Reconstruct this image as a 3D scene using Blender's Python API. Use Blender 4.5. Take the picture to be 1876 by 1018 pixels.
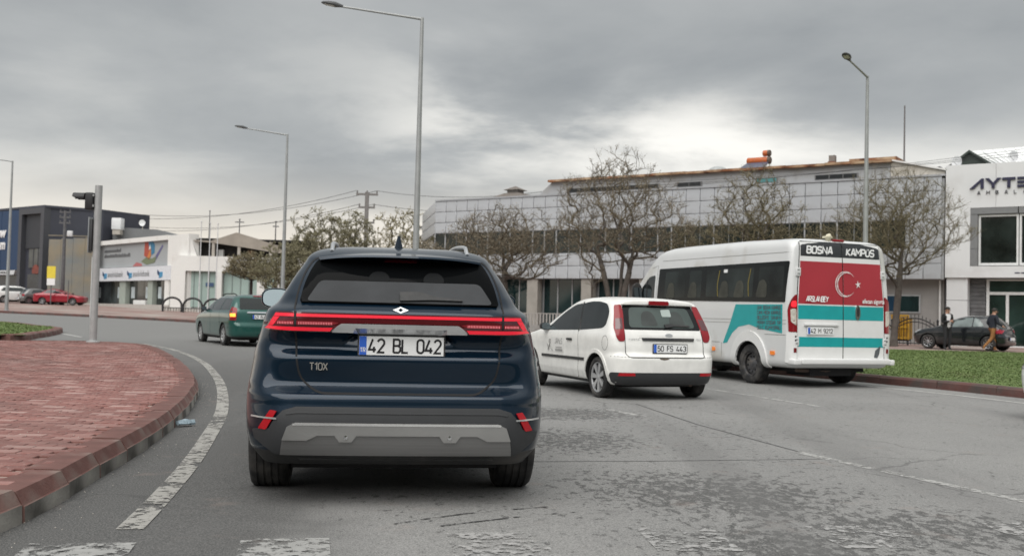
import bpy, bmesh, random
from math import *
from mathutils import Vector, Matrix, noise as mnoise
from mathutils.bvhtree import BVHTree
from mathutils.geometry import delaunay_2d_cdt
from mathutils.interpolate import poly_3d_calc
random.seed(7)
SC = bpy.context.scene
COL = SC.collection
for o in list(bpy.data.objects): bpy.data.objects.remove(o)

# ------------------------------------------------------------------ camera, sky, sun, exposure
cam = bpy.data.objects.new('camera', bpy.data.cameras.new('camera')); COL.objects.link(cam); SC.camera = cam
cam.data.sensor_width = 36.0; cam.data.lens = 36.46; cam.data.clip_start = .05; cam.data.clip_end = 3000
cam.matrix_world = Matrix.Translation((0, 0, 1.15)) @ Matrix.Rotation(pi/2 + radians(1.99), 4, 'X') @ Matrix.Rotation(radians(1.4), 4, 'Z')
cam.data.dof.use_dof = True; cam.data.dof.focus_distance = 7.6
cam.data.dof.aperture_fstop = .03646/.0105
SUN_EL, SUN_AZ = radians(52), radians(200)      # azimuth from +Y towards +X: the light comes from behind the viewer, a little left
EXPO = 1.0
w = bpy.data.worlds.new('World'); SC.world = w; w.use_nodes = True
nt = w.node_tree; N = nt.nodes; L = nt.links; N.clear()
def nn(t, **k):
    n = N.new(t)
    for a, b in k.items(): setattr(n, a, b)
    return n
def vm(op, a, b=None):
    n = nn('ShaderNodeVectorMath', operation=op)
    for i, s in enumerate((a, b)):
        if s is None: continue
        if isinstance(s, (tuple, list)): n.inputs[i].default_value = s
        else: L.new(s, n.inputs[i])
    return n.outputs['Value'] if op in ('DOT_PRODUCT', 'LENGTH') else n.outputs[0]
def mt(op, a, b=None, c=None, clamp=False):
    n = nn('ShaderNodeMath', operation=op, use_clamp=clamp)
    for i, s in enumerate((a, b, c)):
        if s is None: continue
        if isinstance(s, (int, float)): n.inputs[i].default_value = s
        else: L.new(s, n.inputs[i])
    return n.outputs[0]
def mr(v, a, b, c=0., d=1., sm='SMOOTHSTEP'):
    n = nn('ShaderNodeMapRange', interpolation_type=sm); L.new(v, n.inputs[0])
    for i, x in enumerate((a, b, c, d)): n.inputs[i+1].default_value = x
    return n.outputs[0]
def mx(f, a, b, bt='MIX'):
    n = nn('ShaderNodeMix', data_type='RGBA', blend_type=bt)
    for i, s in ((0, f), (6, a), (7, b)):
        if isinstance(s, (int, float)): n.inputs[i].default_value = s
        elif isinstance(s, (tuple, list)): n.inputs[i].default_value = (*s, 1)
        else: L.new(s, n.inputs[i])
    return n.outputs[2]
def gauss(d0, sx, sz):      # soft lobe of cloud brightness around a direction (radians wide)
    az, el = d0
    c = (sin(az)*cos(el), cos(az)*cos(el), sin(el)); r_ = (cos(az), -sin(az), 0)
    up = Vector(r_).cross(Vector(c))
    a = mt('DIVIDE', vm('DOT_PRODUCT', DIR, r_), sx); b = mt('DIVIDE', vm('DOT_PRODUCT', DIR, tuple(up)), sz)
    q = mt('ADD', mt('MULTIPLY', a, a), mt('MULTIPLY', b, b))
    g = mt('EXPONENT', mt('MULTIPLY', q, -1.0))
    return mt('MULTIPLY', g, mr(vm('DOT_PRODUCT', DIR, c), .0, .4))
tc = nn('ShaderNodeTexCoord')
DIR = vm('NORMALIZE', tc.outputs['Generated'])
sx = nn('ShaderNodeSeparateXYZ'); L.new(DIR, sx.inputs[0])
zc = mt('MAXIMUM', sx.outputs[2], 0.0)
k = mt('ADD', zc, .16)
cmb = nn('ShaderNodeCombineXYZ'); L.new(mt('DIVIDE', sx.outputs[0], k), cmb.inputs[0]); L.new(mt('DIVIDE', sx.outputs[1], k), cmb.inputs[1])
def nz(scale, det, ofs, rough=.55, dist=0.):
    n = nn('ShaderNodeTexNoise'); n.inputs['Scale'].default_value = scale; n.inputs['Detail'].default_value = det
    n.inputs['Roughness'].default_value = rough; n.inputs['Distortion'].default_value = dist
    L.new(vm('ADD', cmb.outputs[0], ofs), n.inputs['Vector']); return n.outputs[0]
n1 = nz(.42, 4, (3.1, 7.7, 0), .45, .0); n2 = nz(1.25, 6, (11.3, 2.9, 4), .56, .3)
den = mt('ADD', mt('MULTIPLY', n1, .70), mt('MULTIPLY', n2, .30))
lum = mr(den, .36, .64, .05, .46)                                             # thin (bright) and thick (dark) cloud
low = mr(zc, .02, .19, .44, .0)                                              # cloud base thins towards the horizon
lum = mt('ADD', lum, low)
lum = mt('ADD', lum, mt('MULTIPLY', gauss((radians(9), radians(9.8)), .17, .050), mr(n2, .38, .64, .10, .50)))
lum = mt('ADD', lum, mt('MULTIPLY', gauss((radians(-3), radians(10.5)), .10, .07), mr(n2, .40, .62, .02, .34)))
lum = mt('ADD', lum, mt('MULTIPLY', gauss((radians(22), radians(8.3)), .14, .03), .24))
lum = mt('ADD', lum, mt('MULTIPLY', gauss((radians(-27), radians(7)), .22, .09), .16))
lum = mt('SUBTRACT', lum, mt('MULTIPLY', gauss((radians(16), radians(15.0)), .42, .065), .16))
lum = mt('SUBTRACT', lum, mt('MULTIPLY', gauss((radians(-14), radians(9.5)), .12, .035), .10))
rp = nn('ShaderNodeValToRGB'); L.new(lum, rp.inputs[0]); el = rp.color_ramp.elements
el[0].position = .0; el[0].color = (.185, .20, .21, 1); el[1].position = 1.0; el[1].color = (.84, .82, .77, 1)
e = el.new(.35); e.color = (.335, .345, .345, 1)
e = el.new(.65); e.color = (.56, .555, .53, 1)
warm = mx(mr(zc, .0, .15, .78, .0), rp.outputs[0], (.69, .60, .49))
sky = nn('ShaderNodeTexSky', sky_type='NISHITA', sun_disc=False, sun_elevation=SUN_EL, sun_rotation=SUN_AZ)
zen = mr(zc, .25, 1.0, 1.0, 1.7)                                              # an overcast sky brightens towards the zenith
cl = mx(1.0, warm, zen, 'MULTIPLY')
allc = mx(.004, cl, sky.outputs[0])
bg = nn('ShaderNodeBackground'); L.new(allc, bg.inputs[0]); bg.inputs[1].default_value = .66
wo = nn('ShaderNodeOutputWorld'); L.new(bg.outputs[0], wo.inputs[0])
sl = bpy.data.lights.new('sun', 'SUN'); sl.energy = 1.5; sl.angle = radians(70); sl.color = (1, .965, .92)
so = bpy.data.objects.new('sun', sl); COL.objects.link(so)
sd = Vector((sin(SUN_AZ)*cos(SUN_EL), cos(SUN_AZ)*cos(SUN_EL), sin(SUN_EL)))
so.rotation_euler = sd.to_track_quat('Z', 'Y').to_euler()
SC.view_settings.view_transform = 'Standard'; SC.view_settings.look = 'None'; SC.view_settings.exposure = EXPO; SC.view_settings.gamma = 1
SC.render.engine = 'CYCLES'; SC.cycles.use_denoising = True; SC.cycles.max_bounces = 7

# ------------------------------------------------------------------ helpers
def sp(t): return log(1+exp(t)) if t < 30 else t
def ss(a, b, t):
    t = min(1, max(0, (t-a)/(b-a))); return t*t*(3-2*t)
def gz(x, y): return .012*sp(-x-1) + .048*sp((y-60)/4)*ss(5, 25, -x)      # the street climbs gently to the left
def tag(o, label=None, cat=None, group=None, kind=None):
    if label: o['label'] = label
    if cat: o['category'] = cat
    if group: o['group'] = group
    if kind: o['kind'] = kind
    return o
def empty(name, loc=(0, 0, 0), rz=0, parent=None):
    o = bpy.data.objects.new(name, None); COL.objects.link(o); o.location = loc; o.rotation_euler = (0, 0, rz)
    o.empty_display_size = .2
    if parent: o.parent = parent
    return o
def thing(name, label, cat, loc=(0, 0, 0), rz=0, group=None): return tag(empty(name, loc, rz), label, cat, group)
def obj(name, v, f, m, parent=None, smooth=None, mi=None):
    me = bpy.data.meshes.new(name); me.from_pydata([tuple(p) for p in v], [], f)
    for x in (m if isinstance(m, (list, tuple)) else [m]): me.materials.append(x)
    if mi: me.polygons.foreach_set('material_index', mi)
    if smooth is not None:
        me.shade_smooth()
        if smooth < 180: me.set_sharp_from_angle(angle=radians(smooth))
    me.update()
    o = bpy.data.objects.new(name, me); COL.objects.link(o)
    if parent: o.parent = parent
    return o
def copy_to(o, parent, loc=None, rot=None):
    c = o.copy(); COL.objects.link(c); c.parent = parent
    if loc is not None: c.location = loc
    if rot is not None: c.rotation_euler = rot
    return c
class MB:
    def __init__(s): s.v = []; s.f = []; s.mi = []
    def add(s, v, f, mi=0):
        b = len(s.v); s.v += [Vector(p) for p in v]; s.f += [tuple(i+b for i in q) for q in f]; s.mi += [mi]*len(f); return s
    def box(s, x0, x1, y0, y1, z0, z1, mi=0, M=None):
        v = [Vector(p) for p in ((x0,y0,z0),(x1,y0,z0),(x1,y1,z0),(x0,y1,z0),(x0,y0,z1),(x1,y0,z1),(x1,y1,z1),(x0,y1,z1))]
        if M: v = [M @ p for p in v]
        return s.add(v, [(3,2,1,0),(4,5,6,7),(0,1,5,4),(1,2,6,5),(2,3,7,6),(3,0,4,7)], mi)
    def tube(s, pts, r, n=8, mi=0, cap=True):
        pts = [Vector(p) for p in pts]; rs = r if isinstance(r, (list, tuple)) else [r]*len(pts); v = []; f = []
        for i, p in enumerate(pts):
            d = (pts[min(i+1, len(pts)-1)] - pts[max(i-1, 0)]).normalized()
            a = d.orthogonal().normalized() if i == 0 else (a - d*a.dot(d)).normalized()
            b = d.cross(a)
            v += [p + (a*cos(2*pi*j/n) + b*sin(2*pi*j/n))*rs[i] for j in range(n)]
        for i in range(len(pts)-1):
            f += [(i*n+j, i*n+(j+1) % n, (i+1)*n+(j+1) % n, (i+1)*n+j) for j in range(n)]
        if cap: f += [tuple(range(n))[::-1], tuple(range((len(pts)-1)*n, len(pts)*n))]
        return s.add(v, f, mi)
    def lathe(s, prof, n=32, axis='X', c=(0, 0, 0), mi=0, closed=False):
        v = []; f = []; k = len(prof); c = Vector(c)
        for j in range(n):
            a = 2*pi*j/n
            for (h, r) in prof:
                p = (h, r*cos(a), r*sin(a)) if axis == 'X' else (r*cos(a), r*sin(a), h) if axis == 'Z' else (r*cos(a), h, -r*sin(a))
                v.append(c + Vector(p))
        for j in range(n):
            for i in range(k if closed else k-1):
                f.append((j*k+i, ((j+1) % n)*k+i, ((j+1) % n)*k+(i+1) % k, j*k+(i+1) % k))
        return s.add(v, f, mi)
    def prism(s, poly, h0, h1, axis='Y', mi=0):
        """polygon in (x,z) extruded along y (axis Y), in (x,y) along z (axis Z) or in (y,z) along x (axis X)"""
        P = (lambda a, b, h: (a, h, b)) if axis == 'Y' else (lambda a, b, h: (a, b, h)) if axis == 'Z' else (lambda a, b, h: (h, a, b))
        n = len(poly); v = [P(a, b, h0) for a, b in poly] + [P(a, b, h1) for a, b in poly]
        f = [tuple(range(n)), tuple(range(2*n-1, n-1, -1))] + [(i, n+i, n+(i+1) % n, (i+1) % n) for i in range(n)]
        return s.add(v, f, mi)
    def build(s, name, m, parent=None, smooth=None, fix=False):
        o = obj(name, s.v, s.f, m, parent, None, s.mi if any(s.mi) else None)
        if fix:
            bm = bmesh.new(); bm.from_mesh(o.data); bmesh.ops.recalc_face_normals(bm, faces=bm.faces); bm.to_mesh(o.data); bm.free()
        if smooth is not None:
            o.data.shade_smooth()
            if smooth < 180: o.data.set_sharp_from_angle(angle=radians(smooth))
        return o
def box(name, x0, x1, y0, y1, z0, z1, m, parent=None): return MB().box(x0, x1, y0, y1, z0, z1).build(name, m, parent)
def bevel(o, wd=.01, seg=2):
    bm = bmesh.new(); bm.from_mesh(o.data)
    es = [e for e in bm.edges if len(e.link_faces) == 2 and e.calc_face_angle(0) > .6]
    bmesh.ops.bevel(bm, geom=es, offset=wd, segments=seg, affect='EDGES', profile=.5); bm.to_mesh(o.data); bm.free()
    o.data.shade_smooth(); o.data.set_sharp_from_angle(angle=radians(40)); return o

# ------------------------------------------------------------------ materials
MATS = {}
def mat(name, col, rough=.5, metal=0., coat=0., var=.08, scale=6., bump=0., bscale=40., emit=None, estr=0., dirt=None, spec=.5, det=4., stretch=None, coords='Object'):
    if name in MATS: return MATS[name]
    m = bpy.data.materials.new(name); m.use_nodes = True; t = m.node_tree; b = t.nodes['Principled BSDF']
    b.inputs['Roughness'].default_value = rough; b.inputs['Metallic'].default_value = metal; b.inputs['Coat Weight'].default_value = coat
    b.inputs['Coat Roughness'].default_value = .03; b.inputs['Specular IOR Level'].default_value = spec
    tcn = t.nodes.new('ShaderNodeTexCoord'); src = tcn.outputs[coords]
    if stretch:
        mp = t.nodes.new('ShaderNodeMapping'); t.links.new(src, mp.inputs[0]); mp.inputs['Scale'].default_value = stretch; src = mp.outputs[0]
    def noise(sc, d=det):
        n = t.nodes.new('ShaderNodeTexNoise'); n.inputs['Scale'].default_value = sc; n.inputs['Detail'].default_value = d; t.links.new(src, n.inputs['Vector']); return n.outputs[0]
    def ramp(s, a, bb):
        r = t.nodes.new('ShaderNodeMapRange'); t.links.new(s, r.inputs[0]); r.inputs[1].default_value = a; r.inputs[2].default_value = bb; return r.outputs[0]
    def mix(f, a, bb):
        n = t.nodes.new('ShaderNodeMix'); n.data_type = 'RGBA'
        for i, s in ((0, f), (6, a), (7, bb)):
            if isinstance(s, (int, float)): n.inputs[i].default_value = s
            elif isinstance(s, (tuple, list)): n.inputs[i].default_value = (*s[:3], 1)
            else: t.links.new(s, n.inputs[i])
        return n.outputs[2]
    c0 = tuple(max(0, x*(1-var)) for x in col); c1 = tuple(min(1, x*(1+var)) for x in col)
    out = mix(ramp(noise(scale), .3, .7), c0, c1)
    if dirt:   # (colour, amount, scale): worn patches of dust and grime
        out = mix(ramp(noise(dirt[2], 6), .62-dirt[1]*.4, .80-dirt[1]*.3), out, dirt[0])
    t.links.new(out, b.inputs['Base Color'])
    if bump:
        bn = t.nodes.new('ShaderNodeBump'); bn.inputs['Strength'].default_value = bump; bn.inputs['Distance'].default_value = .01
        t.links.new(noise(bscale, 6), bn.inputs['Height']); t.links.new(bn.outputs[0], b.inputs['Normal'])
    if emit: b.inputs['Emission Color'].default_value = (*emit, 1); b.inputs['Emission Strength'].default_value = estr
    MATS[name] = m; m['h'] = 1
    return m
def glass(name, tint, alpha, rough=.02):
    """tinted glazing: part clear filter, part mirror by the angle of view"""
    if name in MATS: return MATS[name]
    m = bpy.data.materials.new(name); m.use_nodes = True; t = m.node_tree; t.nodes.clear()
    o = t.nodes.new('ShaderNodeOutputMaterial'); a = t.nodes.new('ShaderNodeBsdfTransparent'); g = t.nodes.new('ShaderNodeBsdfPrincipled')
    g.inputs['Base Color'].default_value = (*tint, 1); g.inputs['Roughness'].default_value = rough
    a.inputs[0].default_value = (*[min(1, x*3+.35) for x in tint], 1)
    x = t.nodes.new('ShaderNodeMixShader'); x.inputs[0].default_value = alpha
    t.links.new(a.outputs[0], x.inputs[1]); t.links.new(g.outputs[0], x.inputs[2]); t.links.new(x.outputs[0], o.inputs[0]); MATS[name] = m; return m
dust = (.30, .28, .25)
BLK = mat('black_plastic', (.022, .023, .024), .55, var=.2, scale=30, bump=.05, bscale=300, dirt=((.07, .065, .06), .25, 3))
RUB = mat('rubber', (.018, .018, .019), .75, var=.3, scale=20, bump=.2, bscale=120, dirt=((.075, .07, .065), .4, 7))
DARK = mat('void_dark', (.010, .010, .011), .8)
CHR = mat('chrome', (.75, .76, .78), .12, 1.0)
ALU = mat('alloy', (.52, .53, .55), .32, .9, var=.1, dirt=((.2, .19, .18), .3, 12))
STEEL = mat('steel_wheel', (.10, .10, .105), .5, .5, var=.2, dirt=((.22, .2, .18), .35, 10))
WHT = mat('plate_white', (.80, .81, .81), .35, var=.02)
INK = mat('ink_black', (.015, .015, .017), .4)
BLU = mat('plate_blue', (.03, .12, .55), .35)
GLS = mat('dark_glass', (.014, .018, .018), .04, var=.1, scale=2, spec=.6)

# ------------------------------------------------------------------ stroke lettering
def arc(cx, cy, rx, ry, a0, a1, n=10): return [(cx+rx*cos(radians(a0+(a1-a0)*i/n)), cy+ry*sin(radians(a0+(a1-a0)*i/n))) for i in range(n+1)]
def rr_(x0, x1, y0, y1, r): return arc(x1-r, y1-r, r, r, 0, 90, 4)+arc(x0+r, y1-r, r, r, 90, 180, 4)+arc(x0+r, y0+r, r, r, 180, 270, 4)+arc(x1-r, y0+r, r, r, 270, 360, 4)+[(x1, y1-r)]
GL = {
 '0': (.52, [rr_(0, .52, 0, 1, .24)]), '1': (.34, [[(.0, .78), (.26, 1), (.26, 0)]]),
 '2': (.52, [arc(.26, .73, .26, .27, 165, -35, 10)+[(.02, .0), (.54, .0)]]),
 '3': (.52, [arc(.25, .75, .25, .25, 160, -90, 9), arc(.25, .26, .27, .26, 90, -160, 9)]),
 '4': (.54, [[(.30, 1), (.0, .20), (.56, .20)], [(.40, .42), (.40, 0)]]),
 '5': (.52, [[(.48, 1), (.08, 1), (.05, .54)]+arc(.25, .31, .27, .31, 125, -155, 10)]),
 '9': (.52, [arc(.26, .70, .26, .30, 0, 360, 14), [(.52, .70), (.50, .35), (.40, .06), (.12, 0)]]),
 'A': (.58, [[(0, 0), (.25, 1), (.35, 1), (.58, 0)], [(.10, .30), (.48, .30)]]),
 'B': (.54, [[(0, 0), (0, 1), (.38, 1), (.50, .9), (.50, .62), (.38, .52), (0, .52)], [(.36, .52), (.54, .40), (.54, .12), (.40, 0), (0, 0)]]),
 'C': (.52, [[(.52, .85), (.40, 1), (.12, 1), (0, .88), (0, .12), (.12, 0), (.40, 0), (.52, .15)]]),
 'D': (.54, [[(0, 0), (0, 1), (.36, 1), (.54, .82), (.54, .18), (.36, 0), (0, 0)]]),
 'E': (.48, [[(.48, 1), (0, 1), (0, 0), (.48, 0)], [(0, .52), (.42, .52)]]), 'F': (.46, [[(.46, 1), (0, 1), (0, 0)], [(0, .52), (.40, .52)]]),
 'G': (.54, [[(.54, .85), (.42, 1), (.12, 1), (0, .88), (0, .12), (.12, 0), (.42, 0), (.54, .12), (.54, .45), (.3, .45)]]),
 'H': (.54, [[(0, 0), (0, 1)], [(.54, 0), (.54, 1)], [(0, .5), (.54, .5)]]), 'I': (.08, [[(.04, 0), (.04, 1)]]),
 'K': (.54, [[(0, 0), (0, 1)], [(.50, 1), (.06, .5), (.54, 0)]]), 'L': (.46, [[(0, 1), (0, 0), (.46, 0)]]),
 'M': (.66, [[(0, 0), (0, 1), (.33, .42), (.66, 1), (.66, 0)]]), 'N': (.56, [[(0, 0), (0, 1), (.56, 0), (.56, 1)]]),
 'O': (.56, [[(.12, 0), (0, .12), (0, .88), (.12, 1), (.44, 1), (.56, .88), (.56, .12), (.44, 0), (.12, 0)]]),
 'P': (.52, [[(0, 0), (0, 1), (.40, 1), (.52, .88), (.52, .56), (.40, .44), (0, .44)]]),
 'R': (.54, [[(0, 0), (0, 1), (.40, 1), (.52, .88), (.52, .60), (.40, .48), (0, .48)], [(.26, .48), (.54, 0)]]),
 'S': (.52, [[(.52, .86), (.40, 1), (.12, 1), (0, .88), (0, .62), (.12, .52), (.40, .50), (.52, .38), (.52, .12), (.40, 0), (.12, 0), (0, .14)]]),
 'T': (.56, [[(0, 1), (.56, 1)], [(.28, 1), (.28, 0)]]), 'U': (.54, [[(0, 1), (0, .14), (.14, 0), (.40, 0), (.54, .14), (.54, 1)]]),
 'Ü': (.54, [[(0, .84), (0, .14), (.14, 0), (.40, 0), (.54, .14), (.54, .84)], [(.12, 1.02), (.22, 1.02)], [(.32, 1.02), (.42, 1.02)]]),
 'Y': (.56, [[(0, 1), (.28, .5), (.28, 0)], [(.28, .5), (.56, 1)]]), 'Z': (.5, [[(0, 1), (.5, 1), (0, 0), (.5, 0)]]), 'X': (.54, [[(0, 0), (.54, 1)], [(0, 1), (.54, 0)]]),
 'J': (.44, [[(.44, 1), (.44, .14), (.32, 0), (.12, 0), (0, .14)]]), 'V': (.56, [[(0, 1), (.28, 0), (.56, 1)]]), 'W': (.8, [[(0, 1), (.2, 0), (.4, .7), (.6, 0), (.8, 1)]]),
 '6': (.52, [arc(.26, .30, .26, .30, 0, 360, 14), [(.02, .35), (.12, .7), (.36, 1)]]), '7': (.52, [[(0, 1), (.52, 1), (.18, 0)]]), '8': (.52, [arc(.26, .76, .22, .24, 0, 360, 12), arc(.26, .27, .26, .27, 0, 360, 12)]),
 '*': (.5, [[(.05, .1), (.05, .9), (.45, .9), (.45, .1), (.05, .1)]]), ' ': (.42, []),
}
def stroke(pts, wd):
    """a flat mitred band along a polyline: (vertices, quads)"""
    cl_ = (Vector(pts[0])-Vector(pts[-1])).length < 1e-6
    P = [Vector(p) for p in (pts[:-1] if cl_ else pts)]; n = len(P); v = []
    for i, p in enumerate(P):
        a = P[i-1] if (i or cl_) else None; b = P[(i+1) % n] if (i < n-1 or cl_) else None
        d0 = (p-a).normalized() if a is not None else None; d1 = (b-p).normalized() if b is not None else None
        if d0 is None: d0 = d1
        if d1 is None: d1 = d0
        t = (d0+d1); t = t.normalized() if t.length > 1e-6 else d0
        nrm = Vector((-t.y, t.x)); s = min(2.0, 1/max(.35, nrm.dot(Vector((-d0.y, d0.x)))))
        v += [p+nrm*wd/2*s, p-nrm*wd/2*s]
    f = [(2*i, 2*i+1, (2*i+3) % (2*n), (2*i+2) % (2*n)) for i in range(n if cl_ else n-1)]
    return v, f
def text(name, s, h, wd, o, r, u, m, parent=None, xs=1., gap=.2, slant=0., width=None, depth=0.):
    """lettering of height h, lower left corner o, along r and u"""
    o = Vector(o); r = Vector(r).normalized(); u = Vector(u).normalized(); nr = r.cross(u)
    tot = sum((GL[c][0]+gap)*xs for c in s)-gap*xs
    if width: xs *= width/(tot*h)
    b = MB(); x = 0; kk = 0
    for c in s:
        gw, st = GL[c]
        for ln in st:
            v, f = stroke([(p[0]*xs*h, p[1]*h) for p in ln], wd)
            kk += 1; e_ = nr*(.0003*(kk % 5)*max(1, h*2))
            q = [o+r*(x+p.x+slant*p.y)+u*p.y+e_ for p in v]
            if depth:
                k2 = len(q); b.add(q+[p-nr*depth for p in q], f+[tuple(i+k2 for i in reversed(g)) for g in f]+[(g[a], g[a]+k2, g[(a+1) % 4]+k2, g[(a+1) % 4]) for g in f for a in (0, 1, 2, 3)])
            else: b.add(q, f)
        x += (gw+gap)*xs*h
    return b.build(name, m, parent)
# ------------------------------------------------------------------ vehicle kit (local frame: x right, y forward, z up, rear bumper at y = 0)
def pchip(xs, ys):
    n = len(xs); h = [xs[i+1]-xs[i] for i in range(n-1)]; d = [(ys[i+1]-ys[i])/h[i] for i in range(n-1)]
    m = [d[0]]+[0 if d[i-1]*d[i] <= 0 else 3*(h[i-1]+h[i])/((2*h[i]+h[i-1])/d[i-1]+(h[i]+2*h[i-1])/d[i]) for i in range(1, n-1)]+[d[-1]]
    def f(x):
        i = max(0, min(n-2, next((j for j in range(n-1) if x <= xs[j+1]), n-2))); t = (x-xs[i])/h[i]
        return (2*t**3-3*t*t+1)*ys[i]+(t**3-2*t*t+t)*h[i]*m[i]+(-2*t**3+3*t*t)*ys[i+1]+(t**3-t*t)*h[i]*m[i+1]
    return f
def ring_body(lv, dz=.03, nr=14, nc=7, ns=26, nf=6, bow=.03, side_bow=.04, rk=1.3, disp=None, roof=None):
    """closed car body from horizontal outlines. lv rows: z, rear y, front y, half width, rear corner radius, front corner radius"""
    zs = [r[0] for r in lv]; F = [pchip(zs, [r[i] for r in lv]) for i in range(1, 6)]
    zz = []
    for a, b in zip(zs, zs[1:]):
        k = max(1, ceil((b-a)/dz-1e-6)); zz += [a+(b-a)*i/k for i in range(k)]
    zz.append(zs[-1]); V = []; n = None
    for z in zz:
        yr, yf, w, r0, r1 = [f(z) for f in F]; r0 = min(r0, w*.95); r1 = min(r1, w*.95); a0 = min(r0*rk, (yf-yr)*.45); a1 = min(r1*1.2, (yf-yr)*.45)
        h = []
        for i in range(nr+1):
            x = (w-r0)*i/nr; h.append((x, yr+bow*(x/w)**2))
        yb = yr+bow*((w-r0)/w)**2
        for i in range(1, nc+1):
            a = pi/2*i/nc; h.append((w-r0+r0*sin(a), yb+a0*(1-cos(a))))
        y0 = yb+a0; y1 = yf-a1
        for i in range(1, ns+1): h.append((w, y0+(y1-y0)*i/ns))
        for i in range(1, nc+1):
            a = pi/2*i/nc; h.append((w-r1+r1*cos(a), y1+a1*sin(a)))
        for i in range(1, nf+1): h.append(((w-r1)*(1-i/nf), yf+.04*(i/nf)))
        hh = []
        for x, y in h:
            t = (y-yr)/(yf-yr)*2-1; x *= 1+side_bow*(1-t*t) if y > y0*.9 else 1+side_bow*(1-t*t)
            if disp: y = disp(x, z, y)
            hh.append((x, y, z+(roof(y)*ss(zs[0]+.5*(zs[-1]-zs[0]), zs[-1], z) if roof else 0)))
        ring = hh+[(-x, y, z2) for x, y, z2 in reversed(hh[1:-1])]
        n = len(ring); V += ring
    m = len(zz); Fc = [(i*n+j, i*n+(j+1) % n, (i+1)*n+(j+1) % n, (i+1)*n+j) for i in range(m-1) for j in range(n)]
    for base, fl in ((0, True), ((m-1)*n, False)):
        c = len(V); q = V[base:base+n]; V.append(tuple(sum(p[i] for p in q)/n for i in range(3)))
        Fc += [((base+(j+1) % n, base+j, c) if fl else (base+j, base+(j+1) % n, c)) for j in range(n)]
    return V, Fc
class Skin:
    """the finished body surface, for laying panels on and for smooth normals"""
    def __init__(s, V, F):
        s.V = [Vector(p) for p in V]; s.F = F; s.b = BVHTree.FromPolygons(s.V, F)
        s.N = [Vector() for _ in V]
        for q in F:
            p = [s.V[i] for i in q]; nr = (p[2]-p[0]).cross(p[-1]-p[1]) if len(p) > 3 else (p[1]-p[0]).cross(p[2]-p[0])
            for i in q: s.N[i] += nr
        s.N = [x.normalized() for x in s.N]
    def nrm(s, loc, i):
        q = s.F[i]; w_ = poly_3d_calc([s.V[j] for j in q], loc); r = Vector()
        for j, k in zip(q, w_): r += s.N[j]*k
        return r.normalized()
    def hit(s, axis, a, b):
        o, d = {'rear': ((a, -3, b), (0, 1, 0)), 'left': ((-4, a, b), (1, 0, 0)), 'right': ((4, a, b), (-1, 0, 0)), 'top': ((a, b, 6), (0, 0, -1)), 'front': ((a, 12, b), (0, -1, 0))}[axis]
        loc, nr, i, _ = s.b.ray_cast(Vector(o), Vector(d))
        if loc is None: loc, nr, i, _ = s.b.find_nearest(Vector(o)+Vector(d)*3)
        return loc, s.nrm(loc, i)
def dens(poly, step, closed=True):
    r = []; n = len(poly)
    for i in range(n if closed else n-1):
        a = Vector(poly[i]); b = Vector(poly[(i+1) % n]); k = max(1, ceil((b-a).length/step)); r += [a+(b-a)*j/k for j in range(k)]
    if not closed: r.append(Vector(poly[-1]))
    return r
def fil(poly, r, n=4):
    """rounds a polygon's corners; r a number or one per corner"""
    out = []; m = len(poly)
    for i in range(m):
        p = Vector(poly[i]); a = Vector(poly[i-1])-p; b = Vector(poly[(i+1) % m])-p; q = r[i] if isinstance(r, (list, tuple)) else r
        q = min(q, a.length*.48, b.length*.48)
        if q < 1e-4: out.append(tuple(p)); continue
        s = p+a.normalized()*q; e_ = p+b.normalized()*q
        for k in range(n+1):
            t = k/n; out.append(tuple(s*(1-t)**2+p*2*t*(1-t)+e_*t*t))
    return out
def inside(p, poly):
    c = False; j = len(poly)-1
    for i in range(len(poly)):
        a = poly[i]; b = poly[j]
        if (a[1] > p[1]) != (b[1] > p[1]) and p[0] < (b[0]-a[0])*(p[1]-a[1])/(b[1]-a[1])+a[0]: c = not c
        j = i
    return c
def cdt(poly, step):
    bd = dens(poly, step); n = len(bd); x0 = min(p[0] for p in bd); x1 = max(p[0] for p in bd); y0 = min(p[1] for p in bd); y1 = max(p[1] for p in bd); pts = list(bd)
    i = x0+step*.5
    while i < x1:
        j = y0+step*.5
        while j < y1:
            if inside((i, j), bd) and min((p[0]-i)**2+(p[1]-j)**2 for p in bd) > (step*.45)**2: pts.append(Vector((i, j)))
            j += step
        i += step
    r = delaunay_2d_cdt(pts, [], [list(range(n))], 1, 1e-6)
    return r[0], r[2], n
def panel(name, poly, sk, axis, m, parent, off=.006, depth=.012, step=.04):
    """a sheet of the given outline laid on the body, with its own thickness"""
    v, f, _ = cdt(poly, step); P = []; Q = []
    for p in v:
        l, nr = sk.hit(axis, p[0], p[1]); P.append(l+nr*off); Q.append(l-nr*(depth-off))
    # orient
    out = {'rear': Vector((0, -1, 0)), 'left': Vector((-1, 0, 0)), 'right': Vector((1, 0, 0)), 'top': Vector((0, 0, 1)), 'front': Vector((0, 1, 0))}[axis]
    ff = []; cnt = {}
    for t in f:
        t = list(t)
        if (P[t[1]]-P[t[0]]).cross(P[t[2]]-P[t[0]]).dot(out) < 0: t.reverse()
        ff.append(tuple(t))
        for a, b in zip(t, t[1:]+t[:1]): cnt[(a, b)] = 1
    k = len(P); bd = [(a, b) for (a, b) in cnt if (b, a) not in cnt]
    ff += [(b, a, a+k, b+k) for a, b in bd]
    return obj(name, P+Q, ff, m, parent, 40)
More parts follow.
